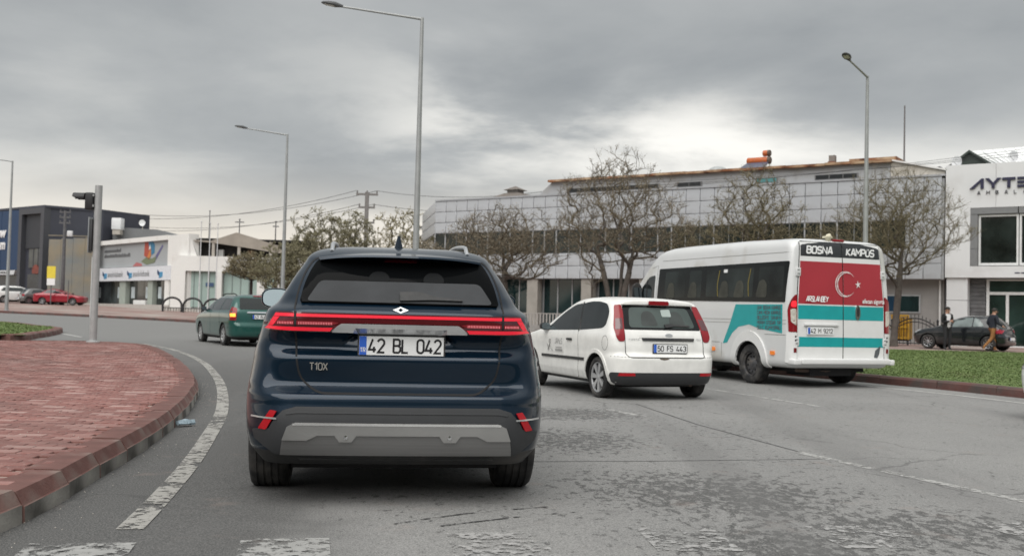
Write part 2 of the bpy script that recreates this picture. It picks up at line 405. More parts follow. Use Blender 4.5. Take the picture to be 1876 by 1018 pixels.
def band(name, line, wd, sk, axis, m, parent, off=.002, depth=.003, step=.05):
    """a narrow strip (seam, trim, wiper) that follows a line on the body"""
    ln = dens(line, step, False)
    L_ = []; R_ = []; n = len(ln)
    for i, p in enumerate(ln):
        t = (ln[min(i+1, n-1)]-ln[max(i-1, 0)]).normalized(); q = Vector((-t.y, t.x))*wd/2
        L_.append(p+q); R_.append(p-q)
    V = []
    for a, b in zip(L_, R_):
        for p in (a, b):
            l, nr = sk.hit(axis, p[0], p[1]); V += [l+nr*off, l-nr*(depth-off)]
    f = []
    for i in range(n-1):
        a = 4*i; b = a+4; f += [(a, a+2, b+2, b), (a+1, a, b, b+1), (a+2, a+3, b+3, b+2)]
    f += [(0, 1, 3, 2), (4*n-4, 4*n-2, 4*n-1, 4*n-3)]
    o = obj(name, V, f, m, parent)
    bm = bmesh.new(); bm.from_mesh(o.data); bmesh.ops.recalc_face_normals(bm, faces=bm.faces); bm.to_mesh(o.data); bm.free()
    return o
def set_normals(me, sk, lim=2e-3):
    nl = []
    for p in me.polygons:
        for li in p.loop_indices:
            co = me.vertices[me.loops[li].vertex_index].co; l, nr, i, d = sk.b.find_nearest(co)
            q = sk.nrm(l, i)
            nl.append(q if d < lim and q.dot(p.normal) > .35 else p.normal.copy())
    me.shade_smooth(); me.normals_split_custom_set(nl)
def body(name, lv, m, parent, wheels=None, R=.3, arch=.06, cutm=None, bottom=None, **kw):
    """body shell with real wheel openings; returns (object, Skin)"""
    V, F = ring_body(lv, **kw); sk = Skin(V, F); o = obj(name, V, F, [m, cutm or DARK], parent)
    if bottom: 
        me = o.data; me.materials.append(bottom[1])
        for p in me.polygons:
            if p.center.z < bottom[0]: p.material_index = 2
    if wheels:
        b = MB()
        for sx_ in (-1, 1):
            for y in wheels[1]:
                x0, x1 = sorted((sx_*(wheels[0]-.30), sx_*(wheels[0]+.6)))
                b.lathe([(x0, 0), (x0, R+arch), (x1, R+arch), (x1, 0)], 40, 'X', (0, y, wheels[2]), 0)
        c = obj('cutter', b.v, b.f, [m, cutm or DARK], parent); bm = bmesh.new(); bm.from_mesh(c.data); bmesh.ops.remove_doubles(bm, verts=bm.verts, dist=1e-5); bmesh.ops.recalc_face_normals(bm, faces=bm.faces)
        for f in bm.faces: f.material_index = 1
        bm.to_mesh(c.data); bm.free()
        md = o.modifiers.new('cut', 'BOOLEAN'); md.operation = 'DIFFERENCE'; md.solver = 'EXACT'; md.object = c
        dg = bpy.context.evaluated_depsgraph_get(); me = bpy.data.meshes.new_from_object(o.evaluated_get(dg)); o.modifiers.clear(); o.data = me
        bpy.data.objects.remove(c)
    set_normals(o.data, sk); return o, sk
def wheel_meshes(R, wd, rim, style, rm):
    """tyre and rim about the x axis, outer face towards -x"""
    h = wd/2; b = MB(); g = .007
    pr = [(-h*.72, rim*.985), (-h*.95, rim+.01), (-h, (rim+R)/2), (-h*.93, R-.022), (-h*.80, R-.006)]
    for x in (-.52, -.18, .18, .52): pr += [(h*(x-.055), R), (h*(x-.05), R-g), (h*(x+.05), R-g), (h*(x+.055), R)]
    pr += [(h*.80, R-.006), (h*.93, R-.022), (h, (rim+R)/2), (h*.95, rim+.01), (h*.72, rim*.985)]
    b.lathe(pr, 44, 'X'); ty = b
    b = MB(); b.lathe([(-h*.70, rim), (-h*.78, rim*.97), (-h*.66, rim*.93), (h*.4, rim*.90), (h*.4, 0)], 40, 'X', mi=1)
    b.lathe([(-h*.72, rim*.99), (-h*.84, rim*.975), (-h*.80, rim*.93), (-h*.6, rim*.91)], 40, 'X')
    if style == 'steel':
        b.lathe([(-h*.30, rim*.90), (-h*.42, rim*.74), (-h*.30, rim*.55), (-h*.62, rim*.34), (-h*.62, 0)], 36, 'X')
        for i in range(9):
            a = 2*pi*i/9; M = Matrix.Translation((-h*.40, rim*.66*cos(a), rim*.66*sin(a))); b.lathe([(-.012, 0), (-.012, rim*.075), (.02, rim*.075)], 10, 'X', M.translation, 1)
        for i in range(5):
            a = 2*pi*i/5; b.lathe([(-h*.72, 0), (-h*.72, rim*.05), (-h*.6, rim*.05)], 8, 'X', (0, rim*.22*cos(a), rim*.22*sin(a)))
    else:
        n = {'seven': 7, 'nine': 9, 'five': 5}[style]; wd_ = {'seven': .17, 'nine': .10, 'five': .2}[style]
        b.lathe([(-h*.62, rim*.26), (-h*.72, rim*.20), (-h*.74, 0)], 24, 'X')
        for i in range(n):
            M = Matrix.Rotation(2*pi*i/n, 4, 'X')
            v = [(-h*.70, -rim*wd_*.55, rim*.16), (-h*.70, rim*wd_*.55, rim*.16), (-h*.80, rim*wd_, rim*.94), (-h*.80, -rim*wd_, rim*.94)]
            v += [(x+.03, y, z) for x, y, z in v]; b.add([M @ Vector(p) for p in v], [(0, 1, 2, 3), (7, 6, 5, 4), (0, 3, 7, 4), (1, 5, 6, 2), (2, 6, 7, 3), (0, 4, 5, 1)])
    o1 = ty.build('tyre', RUB, None, 40, True); o2 = b.build('rim', [rm, DARK], None, 40, True)
    return o1, o2
def wheels(root, xs, ys, R, wd, rim, style='seven', rm=None, z=None):
    t, r = wheel_meshes(R, wd, rim, style, rm or ALU); first = True
    for y in ys:
        for s in (-1, 1):
            e_ = empty('wheel', (s*(xs-wd/2), y, R if z is None else z), 0, root)
            e_.rotation_euler = (random.random()*2, 0, 0 if s < 0 else pi)
            if first: t.parent = e_; r.parent = e_; first = False
            else: copy_to(t, e_); copy_to(r, e_)
def mirror_part(root, x, y, z, m, w_=.20, h=.14, s=-1, gm=None):
    """door mirror: shell, foot, and the reflecting pane that faces back"""
    b = MB(); cx = x+s*w_*.55; n = 18; rings = []
    for yy, k in ((0, .96), (.02, 1.0), (.06, .95), (.10, .72), (.125, .35)): rings.append([(cx+w_/2*k*copysign(abs(cos(a))**.7, cos(a)), y+yy, z+h/2*k*copysign(abs(sin(a))**.7, sin(a))) for a in [2*pi*i/n for i in range(n)]])
    v = sum(rings, []); f = [(i*n+j, (i+1)*n+j, (i+1)*n+(j+1) % n, i*n+(j+1) % n) for i in range(4) for j in range(n)]+[tuple(range(n)), tuple(range(4*n, 5*n))[::-1]]
    b.add(v, f); b.box(min(x-s*.06, cx), max(x-s*.06, cx), y+.02, y+.07, z-h*.5, z-h*.2)
    o = b.build('door_mirror', m, root, 40, True)
    g = MB(); zg = z; g.prism([(cx+w_*.43*copysign(abs(cos(a))**.7, cos(a)), z+h*.43*copysign(abs(sin(a))**.7, sin(a))) for a in [2*pi*i/n for i in range(n)]], y-.022, y-.017); g.v = [p+Vector((0, .20*(p.z-z), 0)) for p in g.v]; g.build('mirror_glass', gm or mat('mirror_glass', (.115, .14, .15), .05, 1.0, var=.02), o)
    return o
def plate(root, x0, x1, z0, z1, y, s, frame=BLK, flap=.0, hgt=.62, tr=True):
    """registration plate with its holder, facing back"""
    o = box('number_plate', x0-.010, x1+.010, y, y+.014, z0-.010-flap, z1+.010, frame, root)
    box('plate_face', x0, x1, y-.003, y-.001, z0, z1, WHT, o); w_ = x1-x0; h = z1-z0
    box('country_band', x0+.001, x0+w_*.085, y-.0045, y-.0032, z0+.001, z1-.001, BLU, o)
    if tr: text('country_code', 'TR', h*.22, h*.035, (x0+w_*.012, y-.005, z0+h*.16), (1, 0, 0), (0, 0, 1), WHT, o, width=w_*.06)
    if s: text('plate_number', s, h*hgt, h*.105, (x0+w_*.115, y-.0045, z0+h*(1-hgt)/2), (1, 0, 0), (0, 0, 1), INK, o, gap=.17, width=w_*.85)
    return o

# ------------------------------------------------------------------ dark blue electric SUV, seen square from behind
def suv():
    t = thing('suv', 'dark blue SUV with full width red light bar and plate 42 BL 042', 'car', (-.64, 6.05, 0), radians(8))
    P = mat('midnight_blue_paint', (.0032, .0145, .030), .28, .40, .65, spec=.15, var=.04, scale=3, dirt=((.010, .019, .030), .08, 2.2))
    lv = [(.24, .16, 4.40, .80, .16, .3), (.30, .06, 4.50, .845, .22, .3), (.34, .025, 4.55, .875, .25, .3), (.50, .0, 4.58, .90, .27, .3), (.60, .015, 4.60, .905, .28, .3), (.648, .025, 4.60, .905, .28, .3),
          (.668, .05, 4.60, .902, .28, .3), (.705, .118, 4.6, .90, .28, .3), (.73, .126, 4.6, .896, .28, .3), (.85, .115, 4.56, .882, .28, .3), (.868, .118, 4.55, .880, .28, .3), (.925, .165, 4.50, .866, .27, .3), (.94, .166, 4.48, .862, .27, .3),
          (1.02, .112, 4.30, .842, .26, .3), (1.035, .092, 4.2, .838, .26, .3), (1.13, .098, 3.75, .808, .25, .3), (1.15, .112, 3.6, .795, .25, .3), (1.18, .15, 3.4, .755, .24, .3), (1.25, .20, 3.15, .708, .20, .3),
          (1.35, .285, 2.85, .650, .16, .25), (1.44, .37, 2.55, .592, .15, .2), (1.475, .40, 2.4, .572, .15, .2), (1.505, .45, 2.25, .535, .15, .2), (1.53, .56, 2.1, .46, .13, .15), (1.545, .75, 1.9, .32, .1, .1), (1.55, 1.05, 1.5, .08, .03, .03)]
    def disp(x, z, y):
        if y < 1.2 and abs(x) > .60 and .60 < z < 1.06:      # the creases fade out round the corners
            q = ss(.66, .83, abs(x)); yc_ = y-ysm[0](z)+ysm[1](z); y = y+q*(yc_-y)
        if .90 < z < 1.06 and y < .5:
            xr = .275+.115*(1.02-z)/.10; q = ss(.0, .022, xr-abs(x)); tg = .165+(z-.925)*.30
            if z > 1.02: q *= 1-ss(1.02, 1.036, z)
            return y+q*(max(tg, y)-y)
        return y
    lv = [(a, b_, c, d*.985, e, f) for a, b_, c, d, e, f in lv]
    ysm = (pchip([r[0] for r in lv], [r[1] for r in lv]), pchip([.24, .5, .64, .85, 1.03, 1.15, 1.55], [.16, .0, .02, .085, .11, .13, 1.05]))
    V, F = ring_body(lv, dz=.0115, nr=72, nc=9, ns=26, nf=6, bow=.035, side_bow=.035, rk=1.25, disp=disp, roof=lambda y: .055*ss(.2, 1.7, y)-.03*ss(2.0, 3, y))
    sk = Skin(V, F)
    gate = fil([(-.622, 1.175), (-.602, 1.30), (-.568, 1.40), (-.522, 1.470), (.522, 1.470), (.568, 1.40), (.602, 1.30), (.622, 1.175), (.60, .85), (.575, .74), (.47, .664), (-.47, .664), (-.575, .74), (-.60, .85)], .05)
    cen = lambda q: sum((Vector(V[i]) for i in q), Vector())/len(q)
    a, b = [], []
    for q in F:
        c = cen(q); (a if c.y < .75 and inside((c.x, c.z), gate) else b).append(q)
    for nm, fs in (('body', b), ('tailgate', a)):
        ids = sorted({i for q in fs for i in q}); mp = {j: i for i, j in enumerate(ids)}
        o = obj(nm, [V[i] for i in ids], [tuple(mp[i] for i in q) for q in fs], [P, BLK], t)
        if nm == 'body':
            for p in o.data.polygons: p.material_index = 1 if p.center.z < .33 else 0
        set_normals(o.data, sk)
    band('panel_gap', gate+[gate[0]], .011, sk, 'rear', DARK, t, .0016, .003, .03)
    # rear window: black frit border, grey load cover seen through the pane, tinted pane over both
    win = fil([(-.592, 1.186), (-.570, 1.30), (-.534, 1.395), (-.492, 1.462), (.492, 1.462), (.534, 1.395), (.570, 1.30), (.592, 1.186)], [.015, .05, .08, .06, .06, .08, .05, .015])
    rw = panel('rear_window', win, sk, 'rear', mat('privacy_glass', (.004, .0045, .005), .05, spec=.04, var=.0), t, .012, .014, .025)
    panel('load_cover', fil([(-.555, 1.190), (-.480, 1.316), (.480, 1.316), (.555, 1.190)], .03), sk, 'rear', mat('grey_load_cover', (.052, .055, .059), .6, var=.15, scale=4, spec=.15), rw, .0155, .003, .025)
    for x in (-.13, .20): panel('headrest', fil([(x-.065, 1.318), (x-.06, 1.352), (x-.03, 1.378), (x+.03, 1.378), (x+.06, 1.352), (x+.065, 1.318)], .02), sk, 'rear', mat('headrest_grey', (.009, .010, .011), .6, spec=.1), rw, .0155, .003, .025)
    panel('brake_light', [(-.10, 1.442), (.10, 1.442), (.10, 1.455), (-.10, 1.455)], sk, 'rear', mat('dark_red_lens', (.10, .006, .012), .2), t, .016, .004)
    # roof spoiler over the window, fin and rails
    s = MB(); n = 30; rows = []
    for (yy, zz, ww) in ((.275, 1.470, .49), (.258, 1.475, .49), (.268, 1.487, .50), (.52, 1.522, .50), (.54, 1.50, .48), (.38, 1.460, .48)): rows.append([(ww*(2*i/n-1)*(1+.05*(1-abs(2*i/n-1))), yy+.10*abs(2*i/n-1)**2.5, zz-.022*abs(2*i/n-1)**3) for i in range(n+1)])
    m_ = n+1; s.add(sum(rows, []), [(k*m_+i, k*m_+i+1, ((k+1) % 6)*m_+i+1, ((k+1) % 6)*m_+i) for k in range(6) for i in range(n)]+[tuple(k*m_ for k in range(6)), tuple(k*m_+n for k in range(5, -1, -1))])
    s.build('roof_spoiler', P, t, 35, True)
    f = MB(); rr2 = [(.80, .0), (.82, .034), (.92, .040), (1.04, .024), (1.10, .0)]
    f.add([(sx_*(hw if k == 0 else hw*.2), y+(0 if k == 0 else .03), 1.535+k*(.115 if y < .95 else .03)) for (y, hw) in rr2 for (sx_, k) in ((-1, 0), (-1, 1), (1, 1), (1, 0))], [(4*i+j, 4*i+j+1, 4*i+j+5, 4*i+j+4) for i in range(4) for j in range(3)]+[(0, 3, 2, 1)])
    f.build('aerial_fin', P, t, 60, True)
    for sx_ in (-1, 1):
        ln = []
        for i in range(15):
            y = .50+1.9*i/14; l, nr = sk.hit('top', sx_*.425, y); ln.append(l+Vector((0, 0, .032*min(1, i/1.0, (14-i)/1.0)-.004)))
        b = MB(); b.tube(ln, .013, 8); b.build('roof_rail', mat('satin_silver', (.66, .67, .68), .3, .8), t, 60)
    # full-width lamp: lens, lit strips, LED row
    lens = mat('red_lens', (.075, .003, .007), .12, coat=1.0, var=.1); lit = mat('lit_red', (.5, .01, .03), .3, emit=(1.0, .022, .042), estr=.21); mid = mat('dim_red', (.10, .005, .01), .3, emit=(1., .02, .04), estr=.04)
    LB = panel('light_bar', fil([(-.80, 1.024), (-.725, 1.130), (0, 1.128), (.725, 1.130), (.80, 1.024), (.395, 1.026), (.335, 1.072), (-.335, 1.072), (-.395, 1.026)], .012), sk, 'rear', lens, t, .010, .03, .03)
    panel('light_strip', [(-.725, 1.121), (.725, 1.121), (.732, 1.104), (-.732, 1.104)], sk, 'rear', lit, LB, .013, .004, .03)
    for s_ in (-1, 1):
        fl = (lambda q: q if s_ < 0 else [(-x, z) for x, z in reversed(q)])
        panel('light_strip', fl([(-.772, 1.044), (-.790, 1.031), (-.410, 1.031), (-.394, 1.044)]), sk, 'rear', lit, LB, .013, .004, .03)
        panel('light_strip', fl([(-.735, 1.101), (-.700, 1.101), (-.742, 1.046), (-.772, 1.046)]), sk, 'rear', lit, LB, .0131, .004, .03)
        panel('reflector_bed', fl([(-.728, 1.080), (-.40, 1.080), (-.36, 1.072), (-.40, 1.058), (-.738, 1.058)]), sk, 'rear', mid, LB, .0125, .004, .03)
        d = MB()
        for i in range(34):
            x = -.715+i*.0095
            if abs(x+.608) < .014: continue
            l, nr = sk.hit('rear', x*(-s_), 1.068); d.box(l.x-.0022, l.x+.0022, l.y-.020, l.y-.013, 1.061, 1.075)
        d.build('led_row', mat('led_pink', (.6, .18, .2), .3, emit=(1, .25, .28), estr=.14), LB)
        band('panel_gap', [(s_*.609, 1.022), (s_*.611, 1.132)], .013, sk, 'rear', DARK, t, .0145, .006)
    panel('garnish', fil([(-.402, 1.030), (-.345, 1.069), (.345, 1.069), (.402, 1.030)], .008), sk, 'rear', mat('satin_silver', (.66, .67, .68), .3, .8), t, .020, .03, .03)
    # diamond emblem, badge, plate
    l, nr = sk.hit('rear', .0, 1.157); b = MB()
    o4 = [(0, .021), (-.048, 0), (0, -.021), (.048, 0)]; i4 = [(0, .0125), (-.015, 0), (0, -.0125), (.015, 0)]
    T = lambda p, d: (p[0], l.y-.004-d+p[1]*.55, 1.157+p[1]*.95)
    b.add([T(p, .006) for p in o4+i4]+[T(p, -.004) for p in o4+i4], [(i, (i+1) % 4, 4+(i+1) % 4, 4+i) for i in range(4)]+[(i, 8+i, 8+(i+1) % 4, (i+1) % 4) for i in range(4)]+[(4+i, 4+(i+1) % 4, 12+(i+1) % 4, 12+i) for i in range(4)])
    b.build('emblem', mat('badge_white', (.62, .63, .64), .25, .3), t, fix=True)
    l, nr = sk.hit('rear', -.47, .815); text('model_badge', 'T10X', .040, .0062, (-.522, l.y-.006, .796), (1, -.03, 0), (0, 0, 1), mat('badge_chrome', (.72, .70, .66), .25, .9), t, gap=.14, width=.102, depth=.003)
    l, nr = sk.hit('rear', .0, .92); pl = plate(t, -.238, .262, .888, .999, l.y-.03, '42 BL 042', flap=.030, hgt=.70)
    yv = l.y-.0315
    text('dealer_mark', 'O', .014, .004, (.170, yv, .859), (1, 0, 0), (0, 0, 1), mat('pale_blue', (.25, .6, .75), .4), pl, width=.026); text('dealer_name', 'TOGG', .011, .0022, (.204, yv, .860), (1, 0, 0), (0, 0, 1), WHT, pl, width=.042)
    # wiper
    wp = panel('wiper', fil([(-.005, 1.196), (-.005, 1.248), (.11, 1.252), (.20, 1.228), (.37, 1.211), (.37, 1.203), (.18, 1.205)], .006), sk, 'rear', BLK, t, .030, .024, .03)
    # bumper: black band, painted shelf above it, silver skid plate
    half = [(0, .588), (.585, .588), (.66, .565), (.705, .515), (.735, .462), (.835, .448), (.82, .40), (.70, .318), (0, .318)]
    bp = panel('bumper_cladding', [(-x, z) for x, z in reversed(half[1:-1])]+half[1:-1], sk, 'rear', mat('grey_plastic', (.034, .036, .039), .48, var=.08, scale=30, dirt=((.10, .10, .10), .12, 3)), t, .012, .02, .035)
    band('cladding_crease', [(-.64, .548), (-.58, .556), (.58, .556), (.64, .548)], .012, sk, 'rear', mat('grey_plastic', (.034, .036, .039), .48), bp, .017, .008)
    SV = mat('brushed_silver', (.25, .25, .25), .34, .75, var=.06, scale=5, stretch=(.4, 6, 20)); SL = mat('satin_lip', (.44, .44, .435), .28, .8, var=.05)
    half = [(.585, .500), (.63, .478), (.655, .41), (.668, .322)]
    kp = panel('skid_plate', [(-x, z) for x, z in half]+[(x, z) for x, z in reversed(half)], sk, 'rear', SV, t, .020, .02, .04)
    half = [(.585, .500), (.63, .478), (.655, .405), (.52, .405), (.46, .433), (.362, .433), (.335, .398), (.265, .398), (.238, .433)]
    panel('skid_lip', [(-x, z) for x, z in half]+[(x, z) for x, z in reversed(half)], sk, 'rear', SL, kp, .034, .02, .025)
    band('skid_edge', [(-.60, .490), (-.585, .493), (.585, .493), (.60, .490)], .012, sk, 'rear', mat('polished_edge', (.86, .86, .86), .22, .8), kp, .037, .01)
    for s_ in (-1, 1):
        l, nr = sk.hit('rear', s_*.299, .420); b = MB(); b.lathe([(0, .013), (-.006, .012), (-.007, .0)], 14, 'Y', (l.x, l.y-.034, .420)); b.build('parking_sensor', CHR, kp, 50, True)
        fl = (lambda q: q if s_ < 0 else [(-x, z) for x, z in reversed(q)])
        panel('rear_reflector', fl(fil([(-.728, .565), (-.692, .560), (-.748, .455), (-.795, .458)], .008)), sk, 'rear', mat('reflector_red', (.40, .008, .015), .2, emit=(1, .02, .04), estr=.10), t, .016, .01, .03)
        band('trim_line', fl([(-.835, .524), (-.69, .518)]), .009, sk, 'rear', mat('satin_silver', (.66, .67, .68), .3, .8), t, .020, .008)
        ax = 'left' if s_ < 0 else 'right'
        for poly in (fil([(.62, 1.10), (.95, 1.36), (1.9, 1.44), (1.9, 1.08)], .04), fil([(1.96, 1.08), (1.96, 1.44), (2.5, 1.40), (3.15, 1.06)], .04)): panel('side_window', poly, sk, ax, GLS, t, .004, .006, .08)
        panel('arch_trim', [(.86+.44*cos(a), .36+.44*sin(a)) for a in [pi*i/16-.25 for i in range(20)]]+[(.86+.37*cos(a), .36+.37*sin(a)) for a in [pi*i/16-.25 for i in range(19, -1, -1)]], sk, ax, BLK, t, .012, .02, .06)
    box('underbody', -.62, .62, .30, 4.0, .20, .27, DARK, t)
    b = MB(); b.prism([(-.60, .318), (.60, .318), (.56, .275), (-.56, .275)], .09, .30); b.build('rear_valance', BLK, t)
    for s_ in (-1, 1): mirror_part(t, s_*.80, 2.68, 1.235, P, .25, .165, s_)
    wheels(t, .905, (.86, 3.72), .355, .25, .24, 'five')
    return t
# ------------------------------------------------------------------ white three-door hatchback
def hatchback():
    t = thing('hatchback', 'white three door hatchback beside the minibus, plate 50 FS 443', 'car', (2.20, 14.40, 0), radians(20))
    P = mat('white_paint', (.76, .76, .735), .28, 0, .8, var=.03, scale=2, dirt=((.50, .48, .43), .16, 1.6))
    lv = [(.20, .16, 3.70, .70, .2, .2), (.245, .05, 3.82, .775, .25, .3), (.33, .012, 3.88, .805, .27, .35), (.37, .004, 3.89, .815, .27, .35), (.56, .0, 3.90, .82, .26, .35), (.60, .012, 3.90, .82, .25, .35), (.625, .05, 3.9, .82, .22, .35), (.65, .085, 3.88, .82, .18, .35),
          (.74, .095, 3.82, .825, .15, .35), (.82, .11, 3.66, .825, .14, .35), (.88, .125, 3.32, .82, .13, .35), (.93, .145, 2.98, .805, .13, .3), (.99, .175, 2.80, .78, .12, .3), (1.10, .235, 2.52, .75, .11, .3), (1.22, .305, 2.20, .715, .10, .3),
          (1.32, .37, 1.90, .685, .10, .3), (1.365, .40, 1.72, .645, .12, .3), (1.39, .45, 1.58, .57, .14, .3), (1.405, .56, 1.45, .42, .14, .2), (1.413, .72, 1.3, .27, .1, .1), (1.415, .85, 1.2, .1, .03, .03)]
    o, sk = body('body', lv, P, t, (.80, (.62, 3.09), .29), .29, .055, bottom=(.245, BLK), dz=.03, nr=14, nc=8, ns=30, bow=.05, side_bow=.03, rk=1.1, roof=lambda y: .03*ss(.3, 1.3, y))
    # rear: glass, tall corner lamps, lid seam, grip strip, bumper
    G2 = glass('hatch_glass', (.055, .075, .07), .62)
    gp = fil([(-.598, .975), (-.548, 1.312), (.548, 1.312), (.598, .975)], .02)
    panel('window_frit', gp, sk, 'rear', mat('black_glass', (.006, .007, .008), .05, spec=.35, var=.0), t, .003, .004, .05)
    rw = panel('rear_window', fil([(-.52, 1.005), (-.46, 1.285), (.46, 1.285), (.52, 1.005)], .06), sk, 'rear', mat('pale_cabin', (.058, .078, .073), .45, var=.15, scale=3, spec=.4), t, .0045, .003, .05)
    sd = mat('seat_dark', (.040, .048, .046), .6, var=.2)
    for x in (-.20, .24): panel('headrest', fil([(x-.13, 1.03), (x-.10, 1.18), (x-.05, 1.235), (x+.05, 1.235), (x+.10, 1.18), (x+.13, 1.03)], .04), sk, 'rear', sd, rw, .006, .002, .05)
    panel('windscreen_glow', fil([(.02, 1.16), (.02, 1.255), (.17, 1.265), (.17, 1.16)], .02), sk, 'rear', mat('pale_view', (.36, .42, .40), .3, var=.05), rw, .0062, .002, .05)
    TL = mat('tail_red', (.24, .012, .018), .12, coat=1.0, var=.12, scale=8); TD = mat('tail_smoke', (.10, .03, .035), .12, coat=1., var=.1)
    for s in (-1, 1):
        fl = (lambda q: q if s < 0 else [(-x, z) for x, z in reversed(q)])
        lp = panel('tail_light', fl(fil([(-.655, 1.312), (-.560, 1.318), (-.560, 1.22), (-.600, .985), (-.620, .812), (-.700, .812), (-.735, .87), (-.738, 1.0)], .025)), sk, 'rear', TL, t, .010, .02, .04)
        panel('lamp_lens', fl([(-.690, 1.12), (-.600, 1.13), (-.620, .98), (-.722, .97)]), sk, 'rear', TD, lp, .0125, .004, .04)
    band('panel_gap', fil([(-.60, .98), (-.612, .80), (-.61, .62), (-.56, .592), (.56, .592), (.61, .62), (.612, .80), (.60, .98)], .03)[3:-3], .010, sk, 'rear', DARK, t, .0016, .003)
    panel('grip_strip', fil([(-.36, .862), (.46, .862), (.452, .825), (-.352, .825)], .01), sk, 'rear', BLK, t, .018, .02)
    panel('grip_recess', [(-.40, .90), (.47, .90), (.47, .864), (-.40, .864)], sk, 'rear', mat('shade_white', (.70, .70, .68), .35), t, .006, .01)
    l, nr = sk.hit('rear', .062, .9); b = MB(); b.lathe([(0, .062), (-.010, .056), (-.012, 0)], 24, 'Y'); eb = b.build('emblem', mat('badge_oval', (.62, .64, .66), .3, .5), t, 50, True); eb.location = (.062, l.y-.004, .90); eb.scale = (1, 1, .5)
    l, nr = sk.hit('rear', .06, .72); pl = plate(t, -.20, .32, .664, .776, l.y-.022, '50 FS 443', tr=False)
    b = MB(); b.box(-.20, .32, -.0, .004, .648, .656)
    for i in range(9): b.box(-.17+i*.052, -.14+i*.052, l.y-.0235, l.y-.0226, .656, .661)
    text('script_badge', 'FIESTA', .020, .004, (-.56, sk.hit('rear', -.5, .835)[0].y-.016, .832), (1, 0, 0), (0, 0, 1), mat('grey_chrome', (.42, .43, .44), .3, .7), t, width=.16)
    text('script_badge', 'TDCI', .020, .004, (.49, sk.hit('rear', .55, .835)[0].y-.010, .838), (1, 0, 0), (0, 0, 1), mat('grey_chrome', (.42, .43, .44), .3, .7), t, width=.085)
    panel('bumper_strip', fil([(-.795, .388), (.795, .388), (.80, .33), (.77, .262), (.70, .225), (-.70, .225), (-.77, .262), (-.80, .33)], .02), sk, 'rear', mat('grey_plastic', (.034, .036, .039), .48), t, .010, .03, .05)
    for s in (-1, 1):
        a, c = sorted((s*.72, s*.50)); panel('bumper_reflector', [(a, .345), (c, .345), (c-.01, .385), (a+.01, .385)], sk, 'rear', mat('reflector_red', (.40, .008, .015), .2), t, .014, .01)
    band('bumper_seam', [(-.80, .605), (-.6, .600), (.6, .600), (.80, .605)], .008, sk, 'rear', mat('seam_grey', (.20, .20, .19), .6), t, .0016, .003)
    panel('scuff', fil([(-.14, .585), (-.02, .592), (.02, .575), (-.06, .562), (-.12, .57)], .01), sk, 'rear', mat('scuff_brown', (.10, .08, .06), .8, var=.4, scale=60), t, .002, .003, .02)
    band('wiper', [(.06, 1.035), (.42, 1.028)], .022, sk, 'rear', BLK, t, .022, .012); band('wiper', [(.02, 1.02), (.15, 1.035)], .045, sk, 'rear', BLK, t, .03, .02)
    l, nr = sk.hit('rear', 0, 1.355); b = MB(); b.prism(fil([(-.16, 1.325), (.16, 1.325), (.15, 1.382), (-.15, 1.382)], .02), l.y-.075, l.y+.02); b.build('brake_light', TL, t, 40, True)
    b = MB(); b.prism(fil([(-.565, 1.318), (-.54, 1.355), (-.3, 1.378), (.3, 1.378), (.54, 1.355), (.565, 1.318), (.3, 1.330), (-.3, 1.330)], .015), l.y-.045, l.y+.09); bevel(b.build('roof_spoiler', P, t, None, True), .008)
    # flanks
    for ax in ('left', 'right'):
        wn = mat('hatch_side_glass', (.022, .026, .027), .04, var=.4, scale=1.5, spec=.35)
        panel('side_window', fil([(1.20, .945), (1.30, 1.335), (1.06, 1.362), (.80, 1.362), (.52, 1.325), (.405, 1.20), (.41, 1.03), (.50, .985)], [.01, .01, .06, .08, .10, .12, .12, .10]), sk, ax, wn, t, .004, .006, .05)
        panel('door_window', fil([(2.55, .915), (1.95, 1.20), (1.60, 1.315), (1.35, 1.335), (1.25, .945)], [.04, .12, .1, .02, .02]), sk, ax, wn, t, .004, .006, .05)
        band('pillar_gap', [(1.325, 1.35), (1.225, .93)], .035, sk, ax, BLK, t, .006, .006)
        band('door_gap', [(1.33, 1.365), (1.225, .90), (1.20, .50), (1.235, .27), (1.30, .245), (2.5, .245)], .010, sk, ax, mat('seam_grey', (.20, .20, .19), .6), t, .0016, .003)
        band('side_moulding', [(1.00, .530), (2.62, .522)], .040, sk, ax, BLK, t, .014, .016)
        panel('door_handle', fil([(1.42, .785), (1.60, .785), (1.61, .815), (1.43, .818)], .01), sk, ax, BLK, t, .022, .02, .05)
        band('fuel_flap_gap' if ax == 'left' else 'quarter_seam', arc(.33, .785, .085, .10, 0, 360, 20), .007, sk, ax, mat('seam_grey', (.20, .20, .19), .6), t, .0016, .003)
        panel('mirror_base', fil([(2.62, .91), (2.40, .925), (2.36, .985), (2.46, .975)], .01), sk, ax, BLK, t, .012, .014, .05)
        wa = [pi*i/14-.05 for i in range(16)]
        panel('wheel_arch_lip', [(.62+.395*cos(a), .29+.395*sin(a)) for a in wa]+[(.62+.347*cos(a), .29+.347*sin(a)) for a in reversed(wa)], sk, ax, P, t, .014, .02, .05)
    sg = panel('door_sign', fil([(1.74, .585), (2.40, .585), (2.40, .815), (1.74, .815)], .02), sk, 'left', mat('sign_white', (.72, .72, .70), .4, var=.03), t, .004, .003, .05)
    GI = mat('sign_grey', (.30, .30, .29), .5); x = sk.hit('left', 2.0, .7)[0].x-.006
    text('sign_name', 'JAMES', .075, .014, (x, 2.08, .72), (0, -1, 0), (0, 0, 1), GI, sg, width=.28)
    b = MB(); b.box(x-.002, x, 1.80, 2.04, .655, .668); b.box(x-.002, x, 1.78, 2.06, .605, .635); b.build('sign_lines', GI, sg)
